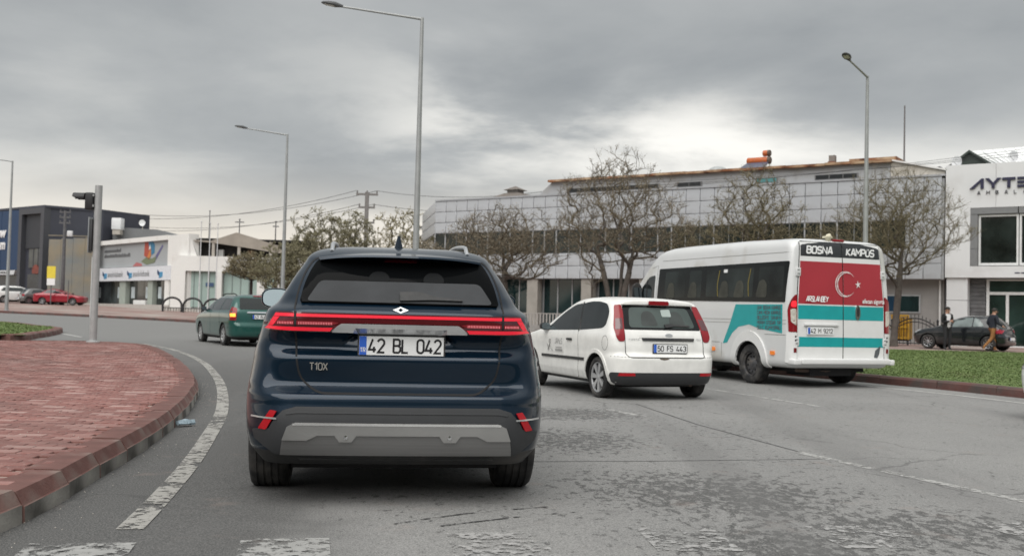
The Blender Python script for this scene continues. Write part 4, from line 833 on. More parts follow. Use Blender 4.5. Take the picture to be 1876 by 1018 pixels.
def people():
    SKN = mat('skin', (.42, .24, .17), .5, var=.08); HR = mat('dark_hair', (.02, .016, .013), .7, var=.3, scale=30)
    SH = mat('shoe_dark', (.02, .02, .022), .5)
    # 0 pelvis 1 belly 2 chest 3 neck 4 head 5 crown | legs | arms
    J = [(0, 0, .95), (0, .0, 1.10), (0, -.01, 1.33), (0, .0, 1.49), (0, .015, 1.60), (0, .01, 1.68),
         (-.10, 0, .90), (-.11, .02, .50), (-.11, -.02, .09), (-.12, .12, .035), (.10, 0, .90), (.12, .04, .50), (.13, .0, .09), (.16, .13, .035),
         (-.19, 0, 1.40), (-.25, -.02, 1.12), (-.10, .22, 1.13), (.19, 0, 1.40), (.25, .0, 1.12), (.07, .24, 1.16)]
    Bn = [(0, 1), (1, 2), (2, 3), (3, 4), (4, 5), (0, 6), (6, 7), (7, 8), (8, 9), (0, 10), (10, 11), (11, 12), (12, 13), (2, 14), (14, 15), (15, 16), (2, 17), (17, 18), (18, 19)]
    R_ = [(.16, .12), (.155, .115), (.19, .125), .058, (.082, .10), (.06, .075), .095, .068, .05, .04, .095, .068, .05, .04, .075, .055, .038, .075, .055, .038]
    def za(c):
        if c.z > 1.475: return 0
        if c.z < .075: return 4
        if c.z < .93 and abs(c.x) < .3 and c.y < .18: return 3
        if c.y > .06 and abs(c.x) < .085 and c.z < 1.46: return 2
        return 1
    t, _ = person('person in black jacket over white shirt with hands together before the chest', (17.62, 41.9, .13), radians(195), J, Bn, R_, za, [SKN, mat('black_cloth', (.012, .012, .014), .8), mat('shirt_white', (.70, .69, .71), .7), mat('trouser_black', (.016, .017, .019), .8), SH], 4, HR)
    hand(t, J[16], (.9, .25, .3), SKN, 1); hand(t, J[19], (-.9, .2, .2), SKN, -1)
    J = [(0, 0, .93), (0, .02, 1.08), (0, .05, 1.32), (0, .07, 1.48), (0, .10, 1.59), (0, .095, 1.67),
         (-.09, 0, .88), (-.10, .20, .50), (-.10, .16, .09), (-.11, .31, .06), (.09, 0, .88), (.10, -.10, .50), (.10, -.44, .18), (.10, -.40, .04),
         (-.19, .05, 1.39), (-.25, -.05, 1.13), (-.23, .14, .96), (.19, .05, 1.39), (.25, .06, 1.12), (.20, .30, 1.03)]
    def zb(c):
        if c.z > 1.465: return 4 if c.y > .15 and c.z < 1.55 else 0
        if c.z < .07 or (c.y < -.38 and c.z < .13): return 3
        return 2 if c.z < .93 and abs(c.x) < .21 and c.y < .40 else 1
    t, _ = person('person walking in navy sweater and brown trousers past the black hatchback', (19.18, 41.35, .13), radians(-80), J, Bn, R_, zb, [SKN, mat('navy_cloth', (.018, .022, .034), .85), mat('tan_cloth', (.25, .115, .035), .85, var=.12), mat('shoe_pale', (.45, .40, .33), .6), HR], 4, HR)
    hand(t, J[16], (0, .5, -.8), SKN, 1); hand(t, J[19], (0, .7, -.6), SKN, -1)
# ------------------------------------------------------------------ ground, road, islands, pavements
def road_mat():
    m = bpy.data.materials.new('asphalt'); m.use_nodes = True; t = m.node_tree; b = t.nodes['Principled BSDF']
    tcn = t.nodes.new('ShaderNodeTexCoord'); sep = t.nodes.new('ShaderNodeSeparateXYZ'); t.links.new(tcn.outputs['Object'], sep.inputs[0])
    def noise(sc, d=5, st=None, rough=.55, dist=0):
        src = tcn.outputs['Object']
        if st:
            mp = t.nodes.new('ShaderNodeMapping'); mp.inputs['Scale'].default_value = st; mp.inputs['Rotation'].default_value = (0, 0, radians(-24)); t.links.new(src, mp.inputs[0]); src = mp.outputs[0]
        n = t.nodes.new('ShaderNodeTexNoise'); n.inputs['Scale'].default_value = sc; n.inputs['Detail'].default_value = d; n.inputs['Roughness'].default_value = rough; n.inputs['Distortion'].default_value = dist; t.links.new(src, n.inputs['Vector']); return n.outputs[0]
    def mr(v, a, b_, c=0., d=1.):
        n = t.nodes.new('ShaderNodeMapRange'); n.interpolation_type = 'SMOOTHSTEP'; t.links.new(v, n.inputs[0])
        for i, x in enumerate((a, b_, c, d)): n.inputs[i+1].default_value = x
        return n.outputs[0]
    def ma(op, a, b_):
        n = t.nodes.new('ShaderNodeMath'); n.operation = op; n.use_clamp = True
        for i, s in enumerate((a, b_)):
            if isinstance(s, (int, float)): n.inputs[i].default_value = s
            else: t.links.new(s, n.inputs[i])
        return n.outputs[0]
    def mix(f, a, b_):
        n = t.nodes.new('ShaderNodeMix'); n.data_type = 'RGBA'
        for i, s in ((0, f), (6, a), (7, b_)):
            if isinstance(s, (int, float)): n.inputs[i].default_value = s
            elif isinstance(s, tuple): n.inputs[i].default_value = (*s, 1)
            else: t.links.new(s, n.inputs[i])
        return n.outputs[2]
    fine = noise(110, 3, None, .7); grit = noise(35, 5, None, .7); big = noise(.35, 4); med = noise(1.6, 6, None, .6, .4)
    pale = mix(mr(big, .3, .7), (.262, .262, .255), (.325, .323, .313)); pale = mix(mr(grit, .40, .72, 0, .5), pale, (.365, .36, .345))
    pale = mix(mr(fine, .32, .66, .85, 0), pale, (.12, .12, .12))
    dark = mix(mr(fine, .35, .68), (.055, .056, .056), (.165, .163, .158)); dark = mix(mr(grit, .62, .80, 0, .7), dark, (.26, .25, .24))
    # which surface shows: dark binder course by the island, pale worn top in the lanes, the worn top broken up in patches
    x = sep.outputs[0]; y = sep.outputs[1]; xx = t.nodes.new('ShaderNodeMath'); xx.operation = 'MULTIPLY_ADD'; t.links.new(y, xx.inputs[0]); xx.inputs[1].default_value = .155; t.links.new(x, xx.inputs[2])
    xs = t.nodes.new('ShaderNodeMath'); xs.operation = 'MULTIPLY_ADD'; t.links.new(med, xs.inputs[0]); xs.inputs[1].default_value = .9; t.links.new(xx.outputs[0], xs.inputs[2])
    left = mr(xs.outputs[0], -.15, .75, 1.0, 0.0)
    def blob(cx, cy, sx, sy, rot=0.):
        mp = t.nodes.new('ShaderNodeMapping'); mp.vector_type = 'TEXTURE'; mp.inputs['Location'].default_value = (cx, cy, 0); mp.inputs['Rotation'].default_value = (0, 0, rot); mp.inputs['Scale'].default_value = (sx, sy, 1000)
        t.links.new(tcn.outputs['Object'], mp.inputs[0]); l = t.nodes.new('ShaderNodeVectorMath'); l.operation = 'LENGTH'; t.links.new(mp.outputs[0], l.inputs[0]); return mr(l.outputs['Value'], .2, 1.0, 1.0, 0.0)
    near = mr(y, 10.5, 19, 1.0, 0.0)
    pat = ma('MAXIMUM', blob(1.35, 6.9, 1.25, 1.7, .5), ma('MAXIMUM', blob(.55, 9.6, 1.1, 1.5), ma('MAXIMUM', blob(.6, 12.2, 1.5, 1.2), ma('MAXIMUM', blob(2.4, 5.9, 1.3, .9, .2), blob(1.4, 5.3, .9, .8)))))
    fleck = noise(15.0, 7, (1, .55, 1), .74, .2)
    thr = ma('SUBTRACT', ma('ADD', fleck, ma('MULTIPLY', pat, .125)), ma('MULTIPLY', mr(big, .35, .65), .05))
    br = mr(thr, .560, .605)
    sparse = ma('MULTIPLY', mr(noise(8.5, 6, (.9, .7, 1), .72, .4), .645, .69), .8)
    br = ma('MAXIMUM', ma('MULTIPLY', br, .95), sparse)
    f = ma('MAXIMUM', left, br)
    col = mix(f, pale, dark)
    vo = t.nodes.new('ShaderNodeTexVoronoi'); vo.feature = 'DISTANCE_TO_EDGE'; vo.inputs['Scale'].default_value = .55
    wv = t.nodes.new('ShaderNodeVectorMath'); wv.operation = 'MULTIPLY_ADD'; wn = t.nodes.new('ShaderNodeTexNoise'); wn.inputs['Scale'].default_value = 1.3; wn.inputs['Detail'].default_value = 8; t.links.new(tcn.outputs['Object'], wn.inputs['Vector']); t.links.new(wn.outputs['Color'], wv.inputs[0]); wv.inputs[1].default_value = (1.1, 1.1, 0); t.links.new(tcn.outputs['Object'], wv.inputs[2]); t.links.new(wv.outputs[0], vo.inputs['Vector'])
    crack = ma('MULTIPLY', mr(vo.outputs['Distance'], .003, .011, 1.0, 0.0), mr(noise(.42, 3), .50, .60)); col = mix(ma('MULTIPLY', crack, .5), col, (.05, .05, .05))
    lane = noise(.9, 4, (1, .07, 1), .6, .3); col = mix(ma('MULTIPLY', mr(lane, .52, .70), .38), col, (.135, .134, .132))
    drip = ma('MULTIPLY', mr(noise(7, 3), .70, .78), mr(lane, .45, .6)); col = mix(ma('MULTIPLY', drip, .55), col, (.045, .044, .043))
    rust = ma('MULTIPLY', mr(noise(2.2, 4), .60, .75), .25); col = mix(rust, col, (.28, .22, .19))
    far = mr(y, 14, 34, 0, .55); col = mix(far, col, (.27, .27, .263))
    t.links.new(col, b.inputs['Base Color']); b.inputs['Roughness'].default_value = .88; b.inputs['Specular IOR Level'].default_value = .3
    bn = t.nodes.new('ShaderNodeBump'); bn.inputs['Strength'].default_value = .5; bn.inputs['Distance'].default_value = .006
    hh = t.nodes.new('ShaderNodeMath'); hh.operation = 'MULTIPLY_ADD'; t.links.new(f, hh.inputs[0]); hh.inputs[1].default_value = -.5; t.links.new(fine, hh.inputs[2]); t.links.new(hh.outputs[0], bn.inputs['Height']); t.links.new(bn.outputs[0], b.inputs['Normal'])
    return m
def paint_mat(name, col, wear, under=(.14, .14, .138)):
    m = mat(name, col, .7, var=.1, scale=25); t = m.node_tree; b = t.nodes['Principled BSDF']; src = b.inputs['Base Color'].links[0].from_socket
    n = t.nodes.new('ShaderNodeTexNoise'); n.inputs['Scale'].default_value = 16; n.inputs['Detail'].default_value = 8; n.inputs['Roughness'].default_value = .75; tcn = t.nodes.new('ShaderNodeTexCoord'); t.links.new(tcn.outputs['Object'], n.inputs['Vector'])
    n2_ = t.nodes.new('ShaderNodeTexNoise'); n2_.inputs['Scale'].default_value = 2.6; n2_.inputs['Detail'].default_value = 4; t.links.new(tcn.outputs['Object'], n2_.inputs['Vector']); ad = t.nodes.new('ShaderNodeMath'); ad.operation = 'MULTIPLY_ADD'; t.links.new(n2_.outputs[0], ad.inputs[0]); ad.inputs[1].default_value = .42; t.links.new(n.outputs[0], ad.inputs[2]); a2 = t.nodes.new('ShaderNodeMath'); a2.operation = 'SUBTRACT'; t.links.new(ad.outputs[0], a2.inputs[0]); a2.inputs[1].default_value = .21
    r = t.nodes.new('ShaderNodeMapRange'); t.links.new(a2.outputs[0], r.inputs[0]); r.inputs[1].default_value = wear; r.inputs[2].default_value = wear+.07
    tr = t.nodes.new('ShaderNodeBsdfTransparent'); mxs = t.nodes.new('ShaderNodeMixShader'); t.links.new(r.outputs[0], mxs.inputs[0]); t.links.new(b.outputs[0], mxs.inputs[1]); t.links.new(tr.outputs[0], mxs.inputs[2])
    t.links.new(mxs.outputs[0], t.nodes['Material Output'].inputs[0]); return m
def paver_mat(name, isl):
    m = bpy.data.materials.new(name); m.use_nodes = True; t = m.node_tree; b = t.nodes['Principled BSDF']
    o = t.nodes.new('ShaderNodeNewGeometry' if isl else 'ShaderNodeObjectInfo'); rnd = o.outputs['Random Per Island' if isl else 'Random']
    cr = t.nodes.new('ShaderNodeValToRGB'); t.links.new(rnd, cr.inputs[0]); e = cr.color_ramp.elements
    e[0].color = (.185, .080, .069, 1); e[1].color = (.40, .265, .24, 1); e[1].position = 1.0
    for p, c in ((.35, (.225, .095, .081)), (.70, (.265, .118, .101)), (.86, (.31, .165, .145))): q = e.new(p); q.color = (*c, 1)
    tcn = t.nodes.new('ShaderNodeTexCoord'); n = t.nodes.new('ShaderNodeTexNoise'); n.inputs['Scale'].default_value = 26; n.inputs['Detail'].default_value = 8; n.inputs['Roughness'].default_value = .75
    t.links.new(tcn.outputs['Object'] if isl else t.nodes.new('ShaderNodeNewGeometry').outputs['Position'], n.inputs['Vector'])
    r = t.nodes.new('ShaderNodeMapRange'); t.links.new(n.outputs[0], r.inputs[0]); r.inputs[1].default_value = .52; r.inputs[2].default_value = .80
    x = t.nodes.new('ShaderNodeMix'); x.data_type = 'RGBA'; t.links.new(r.outputs[0], x.inputs[0]); t.links.new(cr.outputs[0], x.inputs[6]); x.inputs[7].default_value = (.38, .31, .285, 1)
    gp = t.nodes.new('ShaderNodeNewGeometry'); n3 = t.nodes.new('ShaderNodeTexNoise'); n3.inputs['Scale'].default_value = .9; n3.inputs['Detail'].default_value = 6; t.links.new(gp.outputs['Position'], n3.inputs['Vector']); r3 = t.nodes.new('ShaderNodeMapRange'); t.links.new(n3.outputs[0], r3.inputs[0]); r3.inputs[1].default_value = .46; r3.inputs[2].default_value = .68; r3.inputs[4].default_value = .45
    x3 = t.nodes.new('ShaderNodeMix'); x3.data_type = 'RGBA'; t.links.new(r3.outputs[0], x3.inputs[0]); t.links.new(x.outputs[2], x3.inputs[6]); x3.inputs[7].default_value = (.135, .085, .075, 1)
    t.links.new(x3.outputs[2], b.inputs['Base Color']); b.inputs['Roughness'].default_value = .85
    bn = t.nodes.new('ShaderNodeBump'); bn.inputs['Strength'].default_value = .5; bn.inputs['Distance'].default_value = .005; t.links.new(n.outputs[0], bn.inputs['Height']); t.links.new(bn.outputs[0], b.inputs['Normal'])
    return m
def sheet(name, poly, z, m, step, kind='structure', parent=None):
    v, f, _ = cdt(poly, step); f = [tuple(q) if ((v[q[1]]-v[q[0]]).cross(v[q[2]]-v[q[0]])) > 0 else tuple(reversed(q)) for q in f]
    o = obj(name, [(p[0], p[1], gz(p[0], p[1])+z) for p in v], f, m, parent); 
    if kind: o['kind'] = kind
    return o
def smooth_line(pts, step, closed=False):
    n = len(pts); out = []
    for i in range(n if closed else n-1):
        g = lambda j: Vector(pts[j % n]) if closed else Vector(pts[max(0, min(n-1, j))])
        p0, p1, p2, p3 = g(i-1), g(i), g(i+1), g(i+2); k = max(1, ceil((p2-p1).length/step))
        for j in range(k):
            t = j/k; out.append(.5*((2*p1)+(p2-p0)*t+(2*p0-5*p1+4*p2-p3)*t*t+(-p0+3*p1-3*p2+p3)*t**3))
    if not closed: out.append(Vector(pts[-1]))
    return out
def resample(line, step):
    out = [line[0]]; acc = 0
    for a, b in zip(line, line[1:]):
        d = (b-a).length; p = a
        while acc+d >= step:
            p = p+(b-p).normalized()*(step-acc); d = (b-p).length; acc = 0; out.append(p)
        acc += d
    return out
def kerb(parent, line, step, prof, mats, gap=.012, group=None):
    """one stone after another along a line; prof: outward profile (offset to the right of travel, height) from road foot to inner top"""
    rs = resample(line, step); rnd = random.Random(5)
    for a, b in zip(rs, rs[1:]):
        d = (b-a).normalized(); nr = Vector((d.y, -d.x)); jt = nr*rnd.uniform(-.007, .007); a2 = a+d*gap/2+jt; b2 = b-d*gap/2+jt+nr*rnd.uniform(-.004, .004); c = (a+b)/2; z0 = gz(c.x, c.y); dz = rnd.uniform(-.006, .006)
        v = []; 
        for p in (a2, b2):
            zz = gz(p.x, p.y)-z0
            v += [(p.x+nr.x*o-c.x, p.y+nr.y*o-c.y, zz+h+dz) for o, h in prof]
        k = len(prof); f = [(i, i+1, k+i+1, k+i) for i in range(k-1)]+[tuple(range(k))[::-1], tuple(range(k, 2*k))]
        o = obj('kerb_stone', v, f, mats, parent, None, None); o.location = (c.x, c.y, z0)
        me = o.data
        for i, p in enumerate(me.polygons): p.material_index = 0 if len(mats) > 1 and p.index == 0 else (1 if len(mats) > 1 else 0)
        bm = bmesh.new(); bm.from_mesh(me); bmesh.ops.recalc_face_normals(bm, faces=bm.faces); bm.to_mesh(me); bm.free()
def ground():
    A = road_mat()
    xs = [-260, -180, -130, -100]+[-90+5*i for i in range(17)]+[0, 10, 20, 35, 60, 100, 160, 260]; ys = [-120, -60, -20, 0, 4, 8, 12, 16, 20, 24, 28, 32, 36, 40, 45, 50, 54, 58, 62, 66, 70, 75, 80, 85, 90, 95, 100, 110, 120, 150, 200, 300, 500, 900]
    xs = sorted(set(xs+[-2, -1, -3, -5, -7]))
    tag(obj('road', [(x, y, gz(x, min(y, 130))) for y in ys for x in xs], [(j*len(xs)+i, j*len(xs)+i+1, (j+1)*len(xs)+i+1, (j+1)*len(xs)+i) for j in range(len(ys)-1) for i in range(len(xs)-1)], A, None, 180), kind='structure')
    # ---- red brick traffic island at left
    outer = [(-2.50, 3.2), (-2.46, 4.2), (-2.46, 5.1), (-2.49, 5.7), (-2.62, 6.61), (-2.74, 7.6), (-2.90, 8.62), (-3.14, 9.9), (-3.60, 11.93), (-4.15, 13.9), (-4.75, 15.6), (-5.45, 17.45), (-6.3, 19.5), (-7.2, 21.6), (-8.2, 23.6), (-9.0, 24.6), (-9.8, 24.75), (-10.8, 24.0), (-12.0, 22.6), (-13.2, 20.5), (-13.6, 16.0), (-13.0, 10.0), (-11.0, 6.0), (-8.0, 3.6), (-5, 2.6), (-3.2, 2.5)]
    ol = smooth_line(outer, .25, True); ol.append(ol[0])
    def off(line, d):
        r = []; n = len(line)-1
        for i in range(n):
            t = (line[(i+1) % n]-line[i-1 if i else n-1]).normalized(); r.append(line[i]+Vector((-t.y, t.x))*d)
        return r
    inn = off(ol, .26)
    CON = mat('kerb_concrete', (.34, .325, .295), .85, var=.2, scale=9, bump=.4, bscale=50, dirt=((.09, .085, .075), .45, 2.3)); RED = mat('kerb_red', (.15, .068, .057), .8, var=.22, scale=5, bump=.3, bscale=60, dirt=((.20, .15, .13), .35, 3.0))
    isl = sheet('traffic_island', off(ol, .2), .150, mat('sand_bed', (.30, .23, .20), .9, var=.2, scale=30, bump=.3), .8)
    ksub = [p for p in ol]
    kerb(isl, ksub, .72, [(0, -.02), (-.005, .088), (-.012, .092), (-.055, .164), (-.25, .169), (-.25, .04)], [CON, RED])
    bm_ = MB(); PM = paver_mat('paver_red', False); PS = paver_mat('paver_red_field', True); rnd = random.Random(11)
    pv = MB(); pv.box(-.1003, .1003, -.0507, .0507, -.045, 0); proto = pv.build('paver', PM, isl); bevel(proto, .004, 1); me0 = proto.data; COL.objects.unlink(proto); bpy.data.objects.remove(proto)
    cells = []; y = 3.4; row = 0; inp = [(p.x, p.y) for p in inn]
    while y < 25:
        x = -13.6+(.1 if row % 2 else 0)
        while x < -2.4:
            if x > -.494*y-4.2 and inside((x, y), inp) and min((p[0]-x)**2+(p[1]-y)**2 for p in inp[::2]) > .0009: cells.append((x, y))
            x += .203
        y += .1035; row += 1
    vis = sorted([c for c in cells if c[1] > 4.9 and c[0] > -.500*c[1]-.05], key=lambda c: c[1]); near = set(vis[:300])
    for x, y in cells:
        dz = rnd.uniform(-.002, .002)-(.006 if rnd.random() < .04 else 0); tx, ty, tz = rnd.gauss(0, .006), rnd.gauss(0, .005), rnd.gauss(0, .008); z = gz(x, y)+.164+dz
        if (x, y) in near:
            o = bpy.data.objects.new('paver', me0); COL.objects.link(o); o.parent = isl; o.location = (x, y, z); o.rotation_euler = (tx, ty, tz)
        else: bm_.box(-.1003, .1003, -.0507, .0507, -.03, 0, 0, Matrix.Translation((x, y, z)) @ Matrix.Rotation(tz, 4, 'Z') @ Matrix.Rotation(tx, 4, 'X') @ Matrix.Rotation(ty, 4, 'Y'))
    o = bm_.build('paver_field', PS, isl); o['kind'] = 'stuff'
    # ---- painted lines: sheets a few mm above the road
    WL = paint_mat('worn_line_paint', (.32, .312, .29), .51); WB = paint_mat('worn_bar_paint', (.32, .32, .31), .47); WB2 = paint_mat('ghost_bar_paint', (.345, .342, .335), .45); WF = paint_mat('faded_line_paint', (.37, .368, .355), .50)
    def line_sheet(name, pts, wd, m, z=.005, sm=True):
        ln = smooth_line(pts, .35) if sm else [Vector(p) for p in pts]; v = []; n = len(ln)
        for i, p in enumerate(ln):
            t = (ln[min(i+1, n-1)]-ln[max(i-1, 0)]).normalized(); q = Vector((-t.y, t.x))*wd/2
            for s in (p+q, p-q): v.append((s.x, s.y, gz(s.x, s.y)+z))
        return tag(obj(name, v, [(2*i+1, 2*i+3, 2*i+2, 2*i) for i in range(n-1)], m), kind='structure')
    line_sheet('lane_marking', [(-1.90, 5.28), (-2.03, 6.1), (-2.28, 7.5), (-2.60, 9.04), (-3.0, 10.85), (-3.50, 12.73), (-4.12, 14.85), (-4.85, 17.09), (-5.9, 20.05), (-7.1, 22.94), (-8.4, 25.6), (-9.9, 28.0)], .135, WL)
    for x0, y0, x1, y1 in ((-2.23, 4.90, -1.76, 4.99), (-1.30, 5.14, -.88, 5.22), (-.31, 5.42, .17, 5.49), (.70, 5.69, 1.13, 5.73), (1.65, 5.85, 2.16, 5.92), (2.72, 6.08, 3.22, 6.16)):
        d = Vector((x1-x0, y1-y0)).normalized(); nr = Vector((d.y, -d.x)); v = [(x0, y0), (x1, y1), (x1+nr.x*.55, y1+nr.y*.55), (x0+nr.x*.55, y0+nr.y*.55)]
        tag(obj('crossing_bar', [(x, y, gz(x, y)+.006) for x, y in v], [(3, 2, 1, 0)], WB if x0 < -1 else WB2), kind='structure')
    line_sheet('lane_marking', [(2.53, 9.16), (3.0, 7.9), (3.9, 5.6)], .10, WF, sm=False); line_sheet('lane_marking', [(1.23, 12.85), (1.56, 12.05)], .10, WF, sm=False); line_sheet('lane_marking', [(3.0, 18.0), (4.2, 14.1)], .10, WF, sm=False)
    line_sheet('edge_line', [(2.6, 27), (4.6, 23), (6.57, 18.77), (7.15, 17.4), (7.75, 15.5), (8.6, 12)], .11, mat('edge_paint', (.45, .45, .43), .7, dirt=((.25, .25, .245), .35, 9)))
    line_sheet('edge_line', [(-14.9, 34.2), (-12.9, 31.2)], .14, mat('edge_paint', (.45, .45, .43), .7)); line_sheet('road_seam', [(1.68, 13.76), (2.05, 11.3), (2.66, 8.75)], .022, mat('seam_tar', (.035, .035, .036), .6, var=.3, scale=30), .004, False)
    line_sheet('road_seam', [(-.2, 8.05), (1.2, 8.35), (2.62, 8.72)], .014, mat('seam_tar', (.035, .035, .036), .6), .004, False)
    for p in ([(-.6, 5.62), (-.25, 5.95), (.25, 6.25)], [(-.35, 5.60), (.05, 5.9), (.4, 6.1)]): line_sheet('tyre_mark', p, .020, paint_mat('tyre_smear', (.07, .07, .07), .47), .0045)
    # ---- verge at right with kerb and grass
    kl = smooth_line([(15.5, -6), (12.5, 4), (9.9, 12), (8.30, 16.55), (7.65, 18.4), (6.55, 20.6), (4.6, 24), (2.0, 28.5), (-1.0, 34.5), (-4.0, 40), (-9, 48.5), (-16, 57), (-24, 62), (-40, 66.5), (-70, 70), (-120, 72)], .5)
    GR = mat('turf_soil', (.100, .150, .038), .9, var=.2, scale=3, bump=.6, bscale=60, dirt=((.11, .10, .04), .25, .8))
    g_out = [p for p in kl if p.y < 37.5]; poly = [(p.x+.24, p.y+.06) for p in g_out[::3]]+[(2.5, 38.5), (8, 39.6), (15, 40.4), (21, 40.3), (27, 39.5), (33, 34), (33, -6)]
    vg = sheet('grass_verge', poly, .145, GR, 1.2); KR = mat('kerb_brown', (.115, .052, .045), .8, var=.25, scale=4, bump=.3, bscale=40, dirt=((.07, .06, .055), .4, 2.2))
    kr = [p for p in kl if 6 < p.y < 68]; kerb(vg, list(reversed(kr)), 1.35, [(0, -.02), (-.012, .115), (-.045, .150), (-.22, .152), (-.22, .02)], [KR])
    # pavement beyond, reddish blocks
    pv_ = [(p.x+.2, p.y+.25) for p in kl if p.y > 34][::3]; pp = pv_+[(-150, 76), (-150, 170), (120, 170), (120, 30), (33.4, 30), (33.2, 34.2), (27.2, 39.8), (21, 40.55), (15, 40.65), (8, 39.85), (2.4, 38.75)]
    PB = mat('block_pavement', (.255, .175, .155), .9, var=.25, scale=.8, bump=.3, bscale=20, dirt=((.34, .30, .27), .4, .35)); sheet('pavement', pp, .13, PB, 6)
    # grass blades on the verge and on the small island
    def turf(name, poly, z, n, seed, y0=0, hh=(.010, .022)):
        rnd = random.Random(seed); V = []; F = []; x0, x1 = min(p[0] for p in poly), max(p[0] for p in poly); ya, yb = max(y0, min(p[1] for p in poly)), max(p[1] for p in poly)
        while len(F) < n:
            x = rnd.uniform(x0, x1); y = ya+(yb-ya)*rnd.random()**1.5
            if x > .56*y+1.5 or not inside((x, y), poly): continue
            c = mnoise.noise(Vector((x*.5, y*.5, 0))); h = rnd.uniform(*hh)*(1+.5*c); a = rnd.uniform(0, pi); w_ = .006+.0005*y; b = gz(x, y)+z; k = len(V); lx, ly = rnd.gauss(0, .03), rnd.gauss(0, .03)
            V += [(x-w_*cos(a), y-w_*sin(a), b), (x+w_*cos(a), y+w_*sin(a), b), (x+lx, y+ly, b+h)]; F.append((k, k+1, k+2))
        m = bpy.data.materials.new(name+'_blade'); m.use_nodes = True; t = m.node_tree; b_ = t.nodes['Principled BSDF']; g = t.nodes.new('ShaderNodeNewGeometry'); cr = t.nodes.new('ShaderNodeValToRGB'); t.links.new(g.outputs['Random Per Island'], cr.inputs[0])
        e = cr.color_ramp.elements; e[0].color = (.092, .142, .036, 1); e[1].color = (.135, .170, .055, 1); q = e.new(.6); q.color = (.104, .155, .040, 1); t.links.new(cr.outputs[0], b_.inputs['Base Color']); b_.inputs['Roughness'].default_value = .7
        return tag(obj(name, V, F, m), 'short green turf growing on the '+('right verge' if z < .15 else 'kerbed island at left'), 'grass', None, 'stuff')
    turf('grass', [(p[0]+.25, p[1]) for p in poly], .145, 90000, 2, 13)
    il = [(-12.9, 26.8), (-13.06, 28.4), (-13.9, 31.6), (-14.9, 34.6), (-15.6, 35.8), (-16.8, 37.0), (-20.1, 40.6), (-26, 42), (-30, 36), (-26, 28), (-16, 25)]
    sl_ = smooth_line(il, .3, True); sl_.append(sl_[0])
    i2 = sheet('grass_island', off(sl_, .1), .15, GR, 1.2); kerb(i2, sl_, 1.1, [(0, -.02), (-.012, .13), (-.05, .165), (-.26, .167), (-.26, .02)], [RED])
    turf('grass', [(p.x, p.y) for p in off(sl_, .3)], .155, 16000, 4, 20, (.02, .045))
    # invented rise, added unseen behind the viewer to darken reflections in the car paint
    hv = []; n = 40
    for j, (yy, hh) in enumerate(((-28, 0), (-38, 9), (-52, 16), (-90, 24), (-200, 22))):
        for i in range(n+1): x = -200+400*i/n; hv.append((x, yy+6*mnoise.noise(Vector((x*.03, j, 0))), gz(x, yy)-.2+hh*(1+.35*mnoise.noise(Vector((x*.05, j*.7, 3))))))
    tag(obj('added_hill', hv, [(j*(n+1)+i, (j+1)*(n+1)+i, (j+1)*(n+1)+i+1, j*(n+1)+i+1) for j in range(4) for i in range(n)], mat('added_hill_dark', (.055, .060, .035), .95, var=.4, scale=.3), None, 180), kind='structure')
    # grit and crumbs of mortar strewn over the island and along its kerb
    gm = MB(); rg = random.Random(17)
    for i in range(1500):
        c = cells[rg.randrange(len(vis) and len(cells))] if i % 3 else rg.choice(vis); r = rg.uniform(.002, .006); x, y = c[0]+rg.uniform(-.1, .1), c[1]+rg.uniform(-.05, .05)
        if i % 9 == 0: q = ksub[rg.randrange(4, 60)]; x, y = q.x+rg.uniform(.01, .35)**1.3, q.y+rg.uniform(-.2, .2); zz = gz(x, y)+.003
        else: zz = gz(x, y)+.166
        gm.add([(x-r, y-r*.6, zz), (x+r*.9, y-r*.7, zz), (x+r*.2, y+r, zz), (x, y, zz+r*.9)], [(0, 1, 3), (1, 2, 3), (2, 0, 3)])
    tag(gm.build('gravel', mat('grit_pale', (.36, .335, .30), .9, var=.3, scale=3)), 'pale grit strewn over the red brick island', 'gravel', None, 'stuff')
    # litter by the island kerb
    b = MB(); rnd = random.Random(9)
    n = 9; v = []
    for i in range(5):
        for j in range(n): r = .045*(1-.12*abs(i-2))*rnd.uniform(.6, 1.2); v.append((-.09+.045*i, r*cos(2*pi*j/n), .035+r*.75*sin(2*pi*j/n)))
    b.add(v, [(i*n+j, i*n+(j+1) % n, (i+1)*n+(j+1) % n, (i+1)*n+j) for i in range(4) for j in range(n)]+[tuple(range(n))[::-1], tuple(range(4*n, 5*n))])
    o = tag(b.build('plastic_bottle', mat('crushed_plastic', (.36, .46, .52), .2, var=.3, scale=30), None, 30), 'crushed pale blue bottle lying by the island kerb', 'litter'); o.location = (-3.02, 9.75, gz(-3, 9.7)+.006); o.rotation_euler = (0, 0, .9)
